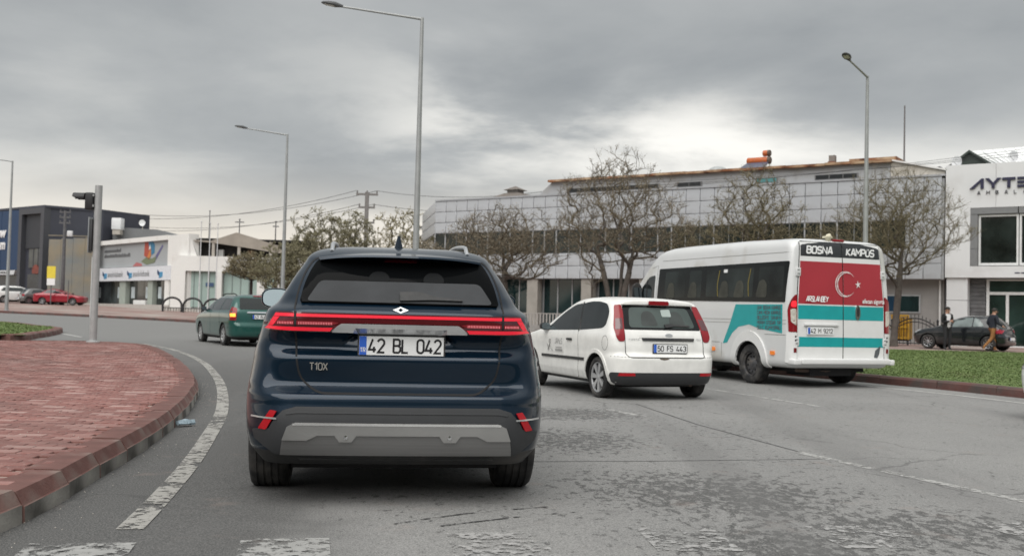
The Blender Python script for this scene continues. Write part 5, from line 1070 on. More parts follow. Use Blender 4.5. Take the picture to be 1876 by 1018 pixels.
# ------------------------------------------------------------------ street furniture
def lamp(label, x, y, arm, h=10., z=None, tilt=.105):
    z = gz(x, y)+.1 if z is None else z; t = thing('street_lamp', label, 'street lamp', (x, y, z), 0, 'street lamps along the road')
    G = mat('galvanised', (.36, .37, .37), .5, .4, var=.1, scale=3, bump=.05); D = mat('lamp_dark', (.06, .062, .065), .5)
    h -= z; b = MB(); b.tube([(0, 0, 0), (0, 0, h*.5), (0, 0, h)], [.115, .085, .052], 14); b.lathe([(0, .16), (.10, .16), (.11, .115)], 14, 'Z'); b.box(-.22, .22, -.22, .22, 0, .03); b.build('pole', G, t, 50)
    d = Vector((arm[0], arm[1], 0)); L_ = d.length; d = d.normalized(); e = d*L_+Vector((0, 0, L_*tilt)); b = MB(); b.tube([(0, 0, h-.04), tuple(e*.5+Vector((0, 0, h-.02))), tuple(e+Vector((0, 0, h)))], [.042, .036, .032], 10); b.build('arm', G, t, 50)
    M = Matrix.Translation(e+Vector((0, 0, h))) @ Matrix.Rotation(atan2(d.y, d.x), 4, 'Z') @ Matrix.Rotation(-.16, 4, 'Y'); b = MB(); n = 12; rows = []
    for xx, w_, hh in ((-.02, .045, .05), (.08, .06, .07), (.22, .13, .10), (.42, .15, .085), (.58, .10, .05), (.64, .03, .02)): rows.append([M @ Vector((xx, w_*cos(2*pi*i/n), hh*max(-.35, sin(2*pi*i/n)))) for i in range(n)])
    b.add(sum(rows, []), [(k*n+i, (k+1)*n+i, (k+1)*n+(i+1) % n, k*n+(i+1) % n) for k in range(5) for i in range(n)]+[tuple(range(n)), tuple(range(5*n, 6*n))[::-1]]); hd = b.build('lamp_head', D, t, 40, True)
    b = MB(); b.box(.24, .52, -.09, .09, -.038, -.031, 0, M); b.build('lamp_lens', mat('lens_grey', (.5, .5, .48), .2), hd)
def furniture():
    lamp('tall grey lamp post rising behind the dark blue SUV', -2.90, 31.0, (-2.40, -.1)); lamp('grey lamp post standing among the olive trees left of the SUV', -11.60, 52.5, (-2.0, -.2))
    lamp('grey lamp post at the far left before the blue showroom', -31.6, 65, (-2.2, 0)); lamp('grey lamp post standing behind the minibus with its arm towards the viewer', 12.6, 37, (-1.3, -2.0), tilt=.02)
    G = mat('galvanised', (.36, .37, .37), .5, .4); 
    # traffic signal at the tip of the brick island
    z = gz(-9.4, 24)+.16; t = thing('traffic_signal', 'grey post with black signal heads on the tip of the brick island', 'traffic light', (-9.60, 23.9, z))
    b = MB(); b.tube([(0, 0, 0), (0, 0, 3.62)], .082, 16); b.lathe([(0, .15), (.03, .15), (.05, .082)], 16, 'Z'); b.build('post', mat('post_grey', (.40, .41, .41), .5, .3, var=.1), t, 50)
    HB = mat('signal_black', (.02, .02, .022), .5); b = MB(); b.box(-.28, -.09, -.10, .10, 3.05, 3.45); hd = bevel(b.build('signal_head', HB, t), .03, 3)
    for zz in (3.34,):
        b = MB(); n = 14; v = []
        for r in (.105, .095):
            for xx in (0, 1):
                for i in range(n+1):
                    a = -.5+(pi+1.0)*i/n; v.append((-.30-(.27 if zz > 3.3 else .16)*xx*(1-.25*(a < 0 or a > pi)), r*cos(a), zz+r*sin(a)))
        k = n+1; b.add(v, [(i, i+1, k+i+1, k+i) for i in range(n)]+[(2*k+i, 3*k+i, 3*k+i+1, 2*k+i+1) for i in range(n)]+[(k+i, k+i+1, 3*k+i+1, 3*k+i) for i in range(n)]); b.build('visor', HB, hd, 40)
    b = MB(); b.box(-.105, -.07, -.09, .09, 3.12, 3.17); b.box(-.105, -.07, -.09, .09, 3.36, 3.41); b.build('bracket', G, t)
    b = MB(); b.box(-.14, -.09, -.09, .09, 2.10, 2.84); p2 = bevel(b.build('repeater_head', mat('signal_grey', (.05, .053, .056), .5), t), .015); b = MB(); b.box(-.165, -.145, -.13, .11, 2.06, 2.88); bevel(b.build('backing_board', mat('board_grey', (.30, .32, .33), .5), t), .01)
    t = thing('sign_post', 'slim white post just behind the traffic signal', 'post', (-25.1, 62, gz(-25, 62))); b = MB(); b.tube([(0, 0, 0), (0, 0, 3.6)], .06, 10); b.build('post', mat('post_white', (.62, .63, .64), .4), t, 50); b = MB(); b.lathe([(3.6, .065), (3.63, .065), (3.65, 0)], 10, 'Z'); b.build('cap', G, t)
    # lattice mast with floodlights and the yellow sign before the mural
    t = thing('utility_pole', 'dark utility pole with cross arms and white floodlight before the mural', 'utility pole', (-39.8, 91.9, gz(-40, 92)+.1)); PG = mat('pole_grey', (.11, .11, .115), .7, var=.2)
    b = MB(); b.tube([(0, 0, 0), (0, 0, 8.4)], [.20, .12], 10); b.build('pole', PG, t, 50)
    for zz in (7.3, 7.8, 8.25): b = MB(); b.box(-.5, .5, -.06, .06, zz-.06, zz+.06); [b.lathe([(zz+.06, .05), (zz+.2, .06), (zz+.24, .02)], 8, 'Z', (x, 0, 0)) for x in (-.42, .42)]; b.build('cross_arm', PG, t)
    b = MB(); b.box(.35, .8, -.35, -.1, 6.1, 6.6); bevel(b.build('floodlight', mat('post_white', (.62, .63, .64), .4), t), .04); b = MB(); b.tube([(0, 0, 6.2), (.4, -.2, 6.3)], .04, 6); b.build('bracket', PG, t)
    t = thing('stop_sign', 'small yellow and white board on a post before the red saloon', 'sign', (-40.05, 90.2, gz(-40, 90)+.1)); b = MB(); b.tube([(0, 0, 0), (0, 0, 3.4)], .05, 8); b.tube([(1.5, 0, 0), (1.5, 0, 2.2)], .04, 8); b.build('post', PG, t, 50)
    box('yellow_board', -.37, .37, -.10, -.05, 2.35, 3.4, mat('sign_yellow', (.72, .58, .06), .5), t); box('white_board', -.35, .35, -.10, -.05, 1.75, 2.33, WHT, t)
    # power pole and its lines
    t = thing('power_pole', 'grey concrete power pole with three cross arms above the trees', 'power pole', (-13.5, 95, 1.2)); PC = mat('pole_concrete', (.17, .16, .155), .8, var=.15)
    b = MB(); b.box(-.20, .20, -.16, .16, 0, 5); b.box(-.17, .17, -.13, .13, 5, 10.8); b.build('pole', PC, t)
    for zz, w_ in ((10.6, 1.0), (9.4, .75), (8.0, .75)):
        b = MB(); b.box(-w_, w_, -.08, .08, zz-.09, zz+.09); [b.lathe([(zz+.09, .06), (zz+.30, .08), (zz+.36, .03)], 8, 'Z', (x, 0, 0)) for x in (-w_*.9, 0, w_*.9)]; b.build('cross_arm', PC, t)
    WR = mat('wire_black', (.03, .03, .032), .6)
    def wire(label, a, b_, sag, r=.022):
        a = Vector(a); b_ = Vector(b_); n = 24; p = [a.lerp(b_, i/n)-Vector((0, 0, sag*4*(i/n)*(1-i/n))) for i in range(n+1)]; m = MB(); m.tube(p, r, 5); tag(m.build('power_line', WR, None, 60), label, 'cable', 'overhead lines')
    for i, (s, zz) in enumerate(((-.9, 12.15), (.9, 12.15), (-.6, 10.9), (.6, 10.9))): wire(('thin overhead line from the pole top, far end of the upper arm', 'thin overhead line from the pole top, near end of the upper arm', 'thin lower overhead line from the far end of the middle arm', 'thin lower overhead line from the near end of the middle arm')[i]+' towards the showroom', (-13.5+s, 95, zz), (-47+s, 112, zz-1.2+(.5 if i % 2 else 0)), 1.5, .020)
    for i, (s, zz) in enumerate(((.9, 12.15), (.6, 10.9))): wire(('upper', 'lower')[i]+' thin overhead line running from the power pole behind the tall lamp post', (-13.5+s, 95, zz), (6, 79, zz-.9), .8, .020)
    for i, (dx, zz) in enumerate(((0, 9.6), (.5, 9.3), (0, 8.95))): wire(('highest', 'middle', 'lowest')[i]+' thin overhead line crossing the front of the grey office building', (3+dx, 60.5, 8.3+.25*i), (33, 41.5, zz+.9), .55, .010)
    # slim masts and flagpoles
    def mast(label, x, y, z0, z1, r, m, cat='pole', grp=None, arms=()):
        t = thing('flagpole' if cat == 'flagpole' else 'mast', label, cat, (x, y, z0), 0, grp); b = MB(); b.tube([(0, 0, 0), (0, 0, z1-z0)], [r, r*.6], 8); b.build('pole', m, t, 50); b = MB(); b.lathe([(z1-z0, r), (z1-z0+r, r*1.3), (z1-z0+2*r, 0)], 8, 'Z'); b.build('finial', m, t)
        for zz, w_ in arms: b = MB(); b.box(-w_, w_, -.04, .04, zz-z0-.05, zz-z0+.05); b.build('cross_arm', m, t)
    W = mat('post_white', (.62, .63, .64), .4); gg = gz(-25, 83)+.1
    for i, px in enumerate((-25.0, -24.2, -23.5)): mast('slim white flagpole before the white building, '+('nearest the arched rack', 'between two others', 'nearest the green estate car')[i], px, 83-.3*i, gg, 7.9-.1*i, .055, W, 'flagpole', 'flagpoles before the white building')
    mast('thin dark mast above the roof terrace', -27.0, 92, 6.6, 9.6, .06, PG, 'mast'); mast('dark mast with short cross arm behind the gable roof', -27.5, 104, 6, 9.9, .08, PG, 'mast', None, ((9.7, .45),)); mast('dark mast at the right end of the gable roof', -23.4, 102, 6, 9.6, .08, PG, 'mast', None, ((9.2, .3),))
    t = thing('lattice_mast', 'dark lattice mast behind the tall lamp post', 'mast', (-8.2, 92, 1.0)); b = MB()
    for x in (-.3, .3): b.tube([(x, 0, 0), (x*.8, 0, 8.0)], .05, 6)
    for i in range(10): b.tube([(-.3, 0, .8*i), (.3, 0, .8*i+.8)], .035, 5); b.tube([(.3, 0, .8*i), (-.3, 0, .8*i+.8)], .035, 5)
    b.build('lattice', PG, t, 60); b = MB(); b.box(-.6, .6, -.05, .05, 7.6, 7.75); b.build('cross_arm', PG, t)
    # arched racks on the far pavement
    BK = mat('iron_black', (.025, .025, .027), .6)
    for i in range(3):
        x, y = -26.4+1.72*i, 80.8-.4*i; t = thing('arched_rack', 'black iron arch on the far pavement, '+('nearest the white showroom', 'in the middle of three', 'partly behind the green estate car')[i], 'rack', (x, y, gz(x, y)+.13), 0, 'iron arches on the far pavement')
        b = MB(); b.tube([(-.72, 0, 0), (-.74, 0, .45)]+[(.74*cos(pi-pi*k/12), 0, .45+.66*sin(pi*k/12)) for k in range(13)]+[(.72, 0, 0)], .085, 8); b.build('arch', BK, t, 60)
        b = MB(); b.tube([(-.70, 0, .32), (.70, 0, .32)], .03, 6)
        for k in range(6): b.tube([(-.55+.22*k, 0, .05), (-.55+.22*k, 0, .32)], .022, 5)
        b.build('rail', BK, t, 60)
    # scroll fence and low fence before the office building, yellow crate
    c, s_ = cos(radians(-33.8)), sin(radians(-33.8)); W2 = lambda u, v, z=.14: (20+u*c-v*s_, 52+u*s_+v*c, z)
    t = thing('scroll_fence', 'black wrought iron fence with two arched bays beside the black hatchback', 'fence', W2(-1.6, -4.4), radians(-33.8))
    for k in range(2):
        x0 = -.2+2.0*k; b = MB(); ap = [(x0+2.0*i/14, 0, .85+.42*sin(pi*i/14)) for i in range(15)]; b.tube(ap, .03, 6); b.tube([(p[0], 0, p[2]-.16) for p in ap], .022, 6); b.build('arched_rail', BK, t, 60)
        b = MB(); b.tube([(x0, 0, .12), (x0+2, 0, .12)], .022, 6); b.build('rail', BK, t, 60)
        for i in range(1, 12):
            u = i/12; b = MB(); h = .85+.42*sin(pi*u)+.10; b.tube([(x0+2*u, 0, .05), (x0+2*u, 0, h)], .014, 5); b.tube([(x0+2*u, 0, h), (x0+2*u, 0, h+.09)], [.03, .003], 5); b.build('bar', BK, t, 60)
    for k in range(3): b = MB(); b.box(-.24+2.0*k, -.16+2.0*k, -.04, .04, 0, 1.1); b.lathe([(1.1, .05), (1.18, .06), (1.24, 0)], 8, 'Z', (-.2+2*k, 0, 0)); b.build('post', BK, t)
    t = thing('yellow_container', 'yellow slatted steel container behind the minibus by the tree', 'container', W2(.36, -3.2), radians(-33.8)); YL = mat('yellow_paint', (.62, .34, .02), .5, var=.12, dirt=((.35, .22, .06), .3, 4))
    box('tub', -.62, .62, -.36, .36, .28, 1.30, mat('yellow_dark', (.40, .22, .015), .6), t)
    for i in range(7): box('rib', -.64+.2*i, -.56+.2*i, -.42, -.365, .26, 1.40, YL, t)
    for zz in (.30, .80, 1.34): box('band', -.66, .66, -.45, -.425, zz, zz+.09, YL, t)
    t.scale = (.62, 1, 1)
    for x in (-.5, .5): b = MB(); b.lathe([(-.04, 0), (-.04, .12), (.04, .12), (.04, 0)], 14, 'X', (x, -.2, .12)); b.build('caster', BK, t); 
    b = MB(); b.box(-.55, .55, -.3, .3, .20, .27); b.build('base_frame', BK, t)
    t = thing('railing_fence', 'low pale railing on a plinth before the dark shop windows', 'fence', W2(-26.5, -1.9, .13), radians(-33.8)); PW = mat('rail_pale', (.36, .345, .33), .6)
    box('plinth', 0, 16, -.12, .12, 0, .40, mat('plinth_grey', (.30, .29, .28), .8, dirt=((.15, .14, .13), .4, 1)), t); box('rail', 0, 16, -.03, .03, 1.08, 1.13, PW, t)
    for i in range(73): box('picket', .05+.22*i, .14+.22*i, -.02, .02, .40, 1.08, PW, t)
    t = thing('shrub', 'thin bare twiggy shrub in front of the pale railing', 'shrub', W2(-22.6, -2.6, .13)); b = MB(); rnd = random.Random(2)
    for i in range(26):
        a = rnd.uniform(0, 2*pi); r = rnd.uniform(.1, .45); b.tube([(0, 0, 0), (r*.3*cos(a), r*.3*sin(a), .5), (r*cos(a), r*sin(a), rnd.uniform(.9, 1.6))], [.016, .011, .005], 4)
    b.build('stem', mat('twig_brown', (.075, .055, .045), .9), t, 60)

# ------------------------------------------------------------------ trees: limbs reach out for points spread through the crown
import numpy as np
def tree(label, loc, h, cw, base, r0, seed, leafcol, nt=420, leaves=5, stems=((0, 0),), shape=1., lz=.07, group='street trees', up=.35, bark=(.095, .082, .072)):
    """h total height, cw crown width, base height of the lowest crown, stems: (lean x, lean y) per trunk"""
    rnd = random.Random(seed); t = thing('tree', label, 'tree', loc, 0, group)
    nt = int(nt*1.25); P = [Vector((0, 0, 0))]; par = [-1]; ch = (h-base)/2; cc = Vector((0, 0, base+ch)); fork = base+.05*h
    for lx, ly in stems:
        k = 0; n = 7
        for i in range(1, n+1):
            u = i/n; P.append(Vector((lx*u**1.2+rnd.gauss(0, .02)*h*.1, ly*u+rnd.gauss(0, .02)*h*.1, fork*1.25*u))); par.append(k); k = len(P)-1
    T = []
    while len(T) < nt:
        p = Vector((rnd.gauss(0, 1), rnd.gauss(0, 1), rnd.gauss(0, 1))).normalized()*rnd.random()**.42
        lump = 1+.28*mnoise.noise(Vector((p.x*1.7+seed, p.y*1.7, p.z*1.7)))
        q = Vector((p.x*cw/2*lump, p.y*cw/2*lump, p.z*ch*lump)); 
        if q.z < -ch*.1: q.x *= 1+.12*shape; q.z *= .9
        q += cc
        if q.z > base*.85: T.append(q)
    T.sort(key=lambda q: (q-Vector((0, 0, fork))).length*rnd.uniform(.8, 1.2)); arr = np.zeros((nt*12+200, 3)); m = len(P); arr[:m] = [tuple(p) for p in P]; dep = np.zeros(nt*12+200); dep[:m] = [p.z for p in P]; tips = []
    for q in T:
        d = arr[:m]-np.array(q); dist = np.sqrt((d**2).sum(1)); below = np.maximum(0, arr[:m, 2]-q.z+.15); cost = dist+below*1.6+dep[:m]*.10; cost[0:3] += 9
        i = int(cost.argmin()); a = P[i].copy(); L_ = (q-a).length; n = max(2, min(9, int(L_/.28))); di = (P[i]-P[par[i]]).normalized() if par[i] >= 0 else Vector((0, 0, 1)); c = a+di*L_*.24+Vector((0, 0, 1))*L_*up*.22+(q-a)*.22; k = i
        for j in range(1, n+1):
            u = j/n; p = a*(1-u)**2+c*2*u*(1-u)+q*u*u+Vector((rnd.gauss(0, .013), rnd.gauss(0, .013), rnd.gauss(0, .010)))
            P.append(p); par.append(k); arr[m] = tuple(p); dep[m] = dep[k]+L_/n; k = m; m += 1
        tips.append(k)
    n = len(P); wt = [0.]*n; kids = [0]*n
    for i in range(n-1, 0, -1):
        wt[i] = max(wt[i], .0) + (1. if kids[i] == 0 else 0); wt[par[i]] += wt[i]; kids[par[i]] += 1
    tot = max(1, wt[0]); rad = [max(.0045, r0*(wt[i]/tot)**.50) for i in range(n)]; rad[0] *= 1.3
    tb, cb = MB(), MB()
    def seg(b, a, c, ra, rc, k):
        d = (c-a); 
        if d.length < 1e-5: return
        d.normalize(); u = d.orthogonal().normalized(); v = d.cross(u); q = len(b.v)
        for p, r in ((a, ra), (c, rc)): b.v += [p+(u*cos(2*pi*j/k)+v*sin(2*pi*j/k))*r for j in range(k)]
        b.f += [(q+j, q+(j+1) % k, q+k+(j+1) % k, q+k+j) for j in range(k)]; b.mi += [0]*k
    for i in range(1, n):
        big = rad[i] > r0*.24
        if big: seg(tb, P[par[i]], P[i], min(rad[par[i]], rad[i]*1.25), rad[i], 8)
        else: seg(cb, P[par[i]], P[i], min(rad[par[i]], rad[i]*1.4), rad[i], 3)
    tw = []
    for i in tips:
        d = (P[i]-P[par[i]]).normalized()
        for j in range(5):
            e = P[i]+(d*.6+Vector((rnd.gauss(0, .55), rnd.gauss(0, .55), rnd.uniform(-.1, .9)))).normalized()*rnd.uniform(.15, .42); s = P[par[i]].lerp(P[i], rnd.random()); seg(cb, s, e, .0055, .003, 3); tw.append((s, e))
    for s, e in tw:
        for j in range(leaves if leaves >= 1 else (1 if rnd.random() < leaves else 0)):
            p = s.lerp(e, rnd.uniform(.3, 1.05))+Vector((rnd.gauss(0, .03), rnd.gauss(0, .03), rnd.gauss(0, .03))); z = lz*rnd.uniform(.5, 1.3); a = Vector((rnd.gauss(0, 1), rnd.gauss(0, 1), rnd.gauss(0, 1))).normalized()*z; c = a.orthogonal().normalized()*z*.55; q = len(cb.v)
            cb.v += [p-a*.5, p+c*.5, p+a*.5, p-c*.5]; cb.f.append((q, q+1, q+2, q+3)); cb.mi.append(1)
    BK = mat('bark_%d' % int(bark[0]*1000), bark, .9, var=.3, scale=5, bump=.6, bscale=25); lm = leafcol[0]
    if lm not in MATS:
        m_ = bpy.data.materials.new(lm); m_.use_nodes = True; tt = m_.node_tree; bb = tt.nodes['Principled BSDF']; g = tt.nodes.new('ShaderNodeNewGeometry'); cr = tt.nodes.new('ShaderNodeValToRGB'); tt.links.new(g.outputs['Random Per Island'], cr.inputs[0]); e = cr.color_ramp.elements
        e[0].color = (*[x*.55 for x in leafcol[1]], 1); e[1].color = (*[min(1, x*1.5) for x in leafcol[1]], 1); tt.links.new(cr.outputs[0], bb.inputs['Base Color']); bb.inputs['Roughness'].default_value = .7; MATS[lm] = m_
    tb.build('trunk', BK, t, 80); cb.build('crown', [mat('twig_%d' % int(leafcol[1][0]*1000), tuple(x*.72 for x in leafcol[1]), .9, var=.3, scale=2), MATS[lm]], t)
def trees():
    OL = ('bud_olive', (.17, .145, .085)); BR = ('bud_brown', (.175, .145, .100)); GR = ('leaf_olive', (.185, .17, .10)); YE = ('leaf_yellowish', (.22, .19, .10))
    z = .13
    tree('large budding tree with forked trunks before the grey office building', (5.0, 49, z), 8.7, 6.7, 3.0, .20, 3, BR, 700, 2, ((.25, 0), (-1.0, .2), (.75, -.3)), 1, .075)
    tree('round bare tree at the right rear corner of the minibus', (17.05, 46.2, z), 7.8, 5.7, 3.1, .155, 8, OL, 900, 2, ((.35, 0),), 1, .06, up=.2)
    tree('spreading budding tree right behind the roof of the SUV', (-.35, 52, z), 6.4, 6.3, 2.6, .21, 21, BR, 620, 2, ((-.1, 0),), 1, .075, up=.15)
    tree('budding tree rising above the middle of the minibus roof', (11.7, 50, z), 8.1, 4.9, 3.4, .17, 34, OL, 520, 3, ((.1, 0),), .5, .07, up=.45)
    tree('small bare tree behind the rear of the minibus roof', (8.6, 50.5, z), 5.9, 2.6, 3.0, .10, 36, OL, 180, 3, ((.1, 0),), .5, .07)
    tree('low bare tree beside the right lamp post', (14.35, 48.5, z), 5.4, 1.9, 3.6, .08, 37, OL, 130, 3, ((0, 0),), .5, .07)
    tree('slim young sapling before the shop windows of the office building', (3.55, 46, z), 4.9, 1.1, 1.9, .045, 5, BR, 40, 1, ((0, 0),), .5, .05)
    tree('dense olive green tree behind the second lamp post', (-13.6, 72, .3), 7.6, 4.6, 2.0, .20, 55, GR, 360, 7, ((0, 0),), 1, .105, bark=(.09, .08, .068))
    tree('dense olive green tree left of the power pole', (-11.6, 76, .3), 8.0, 3.6, 2.2, .20, 56, GR, 320, 7, ((0, 0),), 1, .105, bark=(.09, .08, .068))
    tree('low dense olive tree overhanging the green estate car', (-15.3, 70, .3), 5.3, 4.2, 1.6, .18, 57, GR, 320, 7, ((0, 0),), 1, .10, bark=(.09, .08, .068))
    tree('pale yellowish budding tree between power pole and tall lamp post', (-8.7, 80, .3), 9.0, 4.4, 2.5, .18, 58, YE, 240, 4, ((0, 0),), 1, .12, up=.5)
    tree('small umbrella shaped tree before the white building', (-19.6, 78, .45), 4.7, 4.0, 2.7, .12, 59, OL, 330, 5, ((0, 0),), 1, .11, bark=(.045, .038, .034), up=.1)
    tree('low budding tree at the left end of the office building', (-5.4, 64, .13), 5.6, 3.4, 2.2, .13, 60, BR, 300, 4, ((0, 0),), 1, .09)
# ------------------------------------------------------------------ buildings (local frame: x along the front, y into the building)
def shared_box(name, sx, sy, sz, m, bev=0):
    b = MB(); b.box(-sx/2, sx/2, -sy/2, sy/2, -sz/2, sz/2); o = b.build(name, m); 
    if bev: bevel(o, bev, 1)
    me = o.data; bpy.data.objects.remove(o); return me
def inst(name, me, parent, loc):
    o = bpy.data.objects.new(name, me); COL.objects.link(o); o.parent = parent; o.location = loc; return o
def office():
    AL = mat('alu_cladding', (.55, .57, .60), .33, .35, var=.07, scale=.7, dirt=((.36, .36, .37), .22, .5)); ALD = mat('joint_dark', (.36, .37, .38), .7); CO = mat('concrete_beige', (.33, .31, .28), .85, var=.12, scale=2)
    t = thing('office_building', 'long grey panelled office building with dark window band and rusty roof edge', 'building', (20, 52, 0), radians(-33.8)); W = t
    core = MB(); fp = [(-30.3, .08), (1.55, .08), (1.55, 14), (-36.7, 14), (-36.7, 6.7)]; core.prism(fp, 3.38, 8.42, 'Z'); core.prism([(-30.2, .95), (1.5, .95), (1.5, 13.8), (-36.4, 13.8), (-36.4, 7)], 0, 3.4, 'Z'); core.build('wall', ALD, W, fix=True)
    cw = .858; rows = [(3.38, 4.16), (4.16, 4.93), (6.36, 7.07), (7.07, 7.78), (7.78, 8.50)]; ms = {}
    for r in rows: ms[r] = shared_box('cladding_panel', cw-.03, .08, r[1]-r[0]-.028, AL, .012)
    n = 37
    for i in range(n):
        x = -30.3+cw*(i+.5)
        for r in rows: inst('cladding_panel', ms[r], W, (x, .035+random.uniform(-.004, .004), (r[0]+r[1])/2))
    # chamfered left end: panels along the turned face
    a = Vector((-30.3, .0)); b_ = Vector((-36.7, 6.62)); d = b_-a; k = 10
    for i in range(k):
        c = a+d*(i+.5)/k
        for r in rows:
            o = inst('cladding_panel', ms[r], W, (c.x, c.y, (r[0]+r[1])/2)); o.rotation_euler = (0, 0, atan2(d.y, d.x)); o.scale = (d.length/k/cw, 1, 1)
    b = MB(); b.box(-30.35, 1.6, -.06, .5, 8.5, 8.60); b.build('coping', mat('coping_grey', (.40, .41, .43), .5, .3), W)
    # window band
    wg = mat('office_glass', (.014, .020, .018), .05, var=.5, scale=.5, spec=.45); pm = shared_box('window_pane', cw*1.0-.05, .03, 1.36, wg); wm = shared_box('mullion', .07, .10, 1.42, mat('mullion_grey', (.42, .43, .44), .5, .3))
    for i in range(36):
        x = -30.3+cw*(i+.5)
        if x > -.1: break
        inst('window_pane', pm, W, (x, .06, 5.645))
        if i % 2 == 1 or i % 5 == 0: inst('mullion', wm, W, (x-cw/2, .02, 5.645))
    for x in (.34, 1.12): inst('cladding_panel', shared_box('cladding_panel', .74, .08, 1.40, AL, .012), W, (x, .035, 5.645))
    for i in range(10):
        c = a+d*(i+.5)/10; o = inst('window_pane', pm, W, (c.x, c.y, 5.645)); o.rotation_euler = (0, 0, atan2(d.y, d.x)); o.scale = (d.length/10/cw, 1, 1)
    # upper storey set on the right two thirds, with slit windows and rusty eaves
    FA = mat('fascia_grey', (.42, .43, .445), .55, .1, var=.05, scale=.5, dirt=((.34, .335, .33), .3, .8)); u = MB(); u.prism([(-22.3, 8.6), (-21.3, 9.36), (-1.08, 9.36), (-1.08, 8.6)], .10, 9.0); u.build('upper_wall', FA, W, fix=True)
    for x in range(-20, -1, 2): box('fascia_joint', x-.012, x+.012, .085, .099, 8.62, 9.34, ALD, W)
    for x0, x1, m in ((-20.1, -14.0, 'slit_dark'), (-12.9, -11.35, 'slit_dark'), (-8.2, -6.95, 'slit_teal'), (-4.94, -2.66, 'slit_dark')):
        f = box('slit_window', x0, x1, .04, .098, 8.63, 8.90, mat('frame_grey', (.20, .20, .205), .5), W); k = max(2, round((x1-x0)/.75)); s_ = (x1-x0-.1)/k
        for j in range(k): box('pane', x0+.06+s_*j, x0+.02+s_*(j+1), .028, .038, 8.66, 8.87, mat(m, (.02, .022, .024) if m == 'slit_dark' else (.10, .30, .32), .08), f)
    RU = mat('rusty_steel', (.21, .085, .038), .8, var=.6, scale=2.6, dirt=((.46, .34, .22), .5, 1.3), bump=.3, bscale=12)
    b = MB(); rnd = random.Random(4); x = -21.45
    while x < -1.0: w_ = rnd.uniform(.7, 1.4); x1 = min(x+w_, -.95); b = MB(); dz = rnd.uniform(-.015, .015); b.box(x, x1-.015, -.22, .5, 9.34+dz, 9.47+dz); b.build('eaves_sheet', RU, W); x = x1
    b = MB(); b.add([(-21.4, .4, 9.46), (-1.0, .4, 9.46), (-1.0, 8, 9.60), (-21.4, 8, 9.60)], [(0, 1, 2, 3)]); b.build('roof', RU, W); box('roof_step', -3.3, -.9, .6, 4, 9.47, 9.72, RU, W)
    g = MB(); g.prism([(-1.06, 8.52), (-1.06, 9.42), (1.55, 8.76), (1.55, 8.52)], .12, 8); g.build('gable_wall', mat('plaster_cream', (.55, .52, .47), .8, var=.06), W, fix=True)
    b = MB(); b.prism([(-1.1, 9.43), (-1.1, 9.51), (1.66, 8.84), (1.66, 8.76)], -.02, 8.2); b.build('gable_trim', mat('trim_white', (.74, .74, .73), .5), W, fix=True)
    # roof furniture is lifted off separately
    # ground floor: columns, glazing, recessed end bay
    for x in (-30.0, -26.9, -23.0, -19.1, -15.2, -11.3, -7.4, -3.4): box('column', x, x+.78, .12, .62, 0, 3.40, CO, W)
    gm = mat('shop_glass', (.012, .030, .032), .05, var=.35, scale=.8, spec=.7); fm = mat('mullion_grey', (.42, .43, .44), .5, .3)
    for x in (-29.2, -26.1, -22.2, -18.3, -14.4, -10.5, -6.6):
        w_ = 3.1
        for j in range(3):
            if (j == 2 and x in (-18.3, -6.6)): box('infill_panel', x+w_*j/3+.04, x+w_*(j+1)/3-.04, .80, .94, 0, 3.38, mat('infill_brown', (.16, .15, .14), .8), W); continue
            box('shop_window', x+w_*j/3+.04, x+w_*(j+1)/3-.04, .86, .90, .1, 3.38, gm, W)
        for j in range(4): box('mullion', x+w_*j/3-.035, x+w_*j/3+.035, .82, .93, 0, 3.38, fm, W)
    box('recess_wall', -2.6, 1.45, .70, .93, 0, 3.38, mat('render_grey', (.30, .29, .28), .85, var=.08, scale=1), W)
    for x0, x1, m in ((-1.32, -.80, 'blue_glass'), (-.68, .27, 'shop_glass')):
        f = box('window', x0-.07, x1+.07, .64, .695, 1.70, 2.62, fm, W); box('pane', x0, x1, .625, .637, 1.77, 2.55, mat('blue_glass', (.02, .05, .09), .08) if m == 'blue_glass' else gm, f)
    b = MB(); b.tube([(1.28, .58, 0), (1.28, .58, 3.35)], .055, 10); b.build('downpipe', mat('trim_white', (.74, .74, .73), .5), W, 60)
    M = t.matrix_basis; wp = lambda x, y, z: tuple(M @ Vector((x, y, z)))
    # things standing on the roof
    s = thing('solar_water_heater', 'orange solar water heater with two tanks on the rusty roof', 'water heater', wp(-9.0, 2.4, 9.72), radians(-33.8)); OR = mat('orange_enamel', (.48, .12, .035), .4, var=.12, dirt=((.45, .2, .1), .25, 3)); EG = mat('end_cap', (.10, .075, .06), .6)
    b = MB(); b.lathe([(-.78, 0), (-.78, .20), (-.74, .23), (.60, .23), (.60, 0)], 18, 'X', (0, .3, .62)); b.build('tank', OR, s, 40); b = MB(); b.lathe([(.605, 0), (.605, .24), (.76, .24), (.80, .2), (.80, 0)], 18, 'X', (0, .3, .62)); b.build('end_cap', EG, s, 40)
    b = MB(); b.lathe([(.28, 0), (.28, .17), (.31, .2), (.60, .2), (.60, 0)], 16, 'X', (0, .3, 1.08)); b.build('tank', OR, s, 40); b = MB(); b.lathe([(.605, 0), (.605, .21), (.74, .21), (.78, .17), (.78, 0)], 16, 'X', (0, .3, 1.08)); b.build('end_cap', EG, s, 40)
    b = MB(); b.add([(-1.1, -.55, .02), (.62, -.55, .02), (.72, .12, .50), (-.72, .12, .50)], [(0, 1, 2, 3)]); b.v += [p+Vector((0, .04, -.05)) for p in b.v[:4]]; b.f += [(7, 6, 5, 4), (0, 4, 5, 1), (1, 5, 6, 2), (2, 6, 7, 3), (3, 7, 4, 0)]; b.mi += [0]*5; b.build('collector', mat('collector_blue', (.11, .12, .17), .3, .2), s)
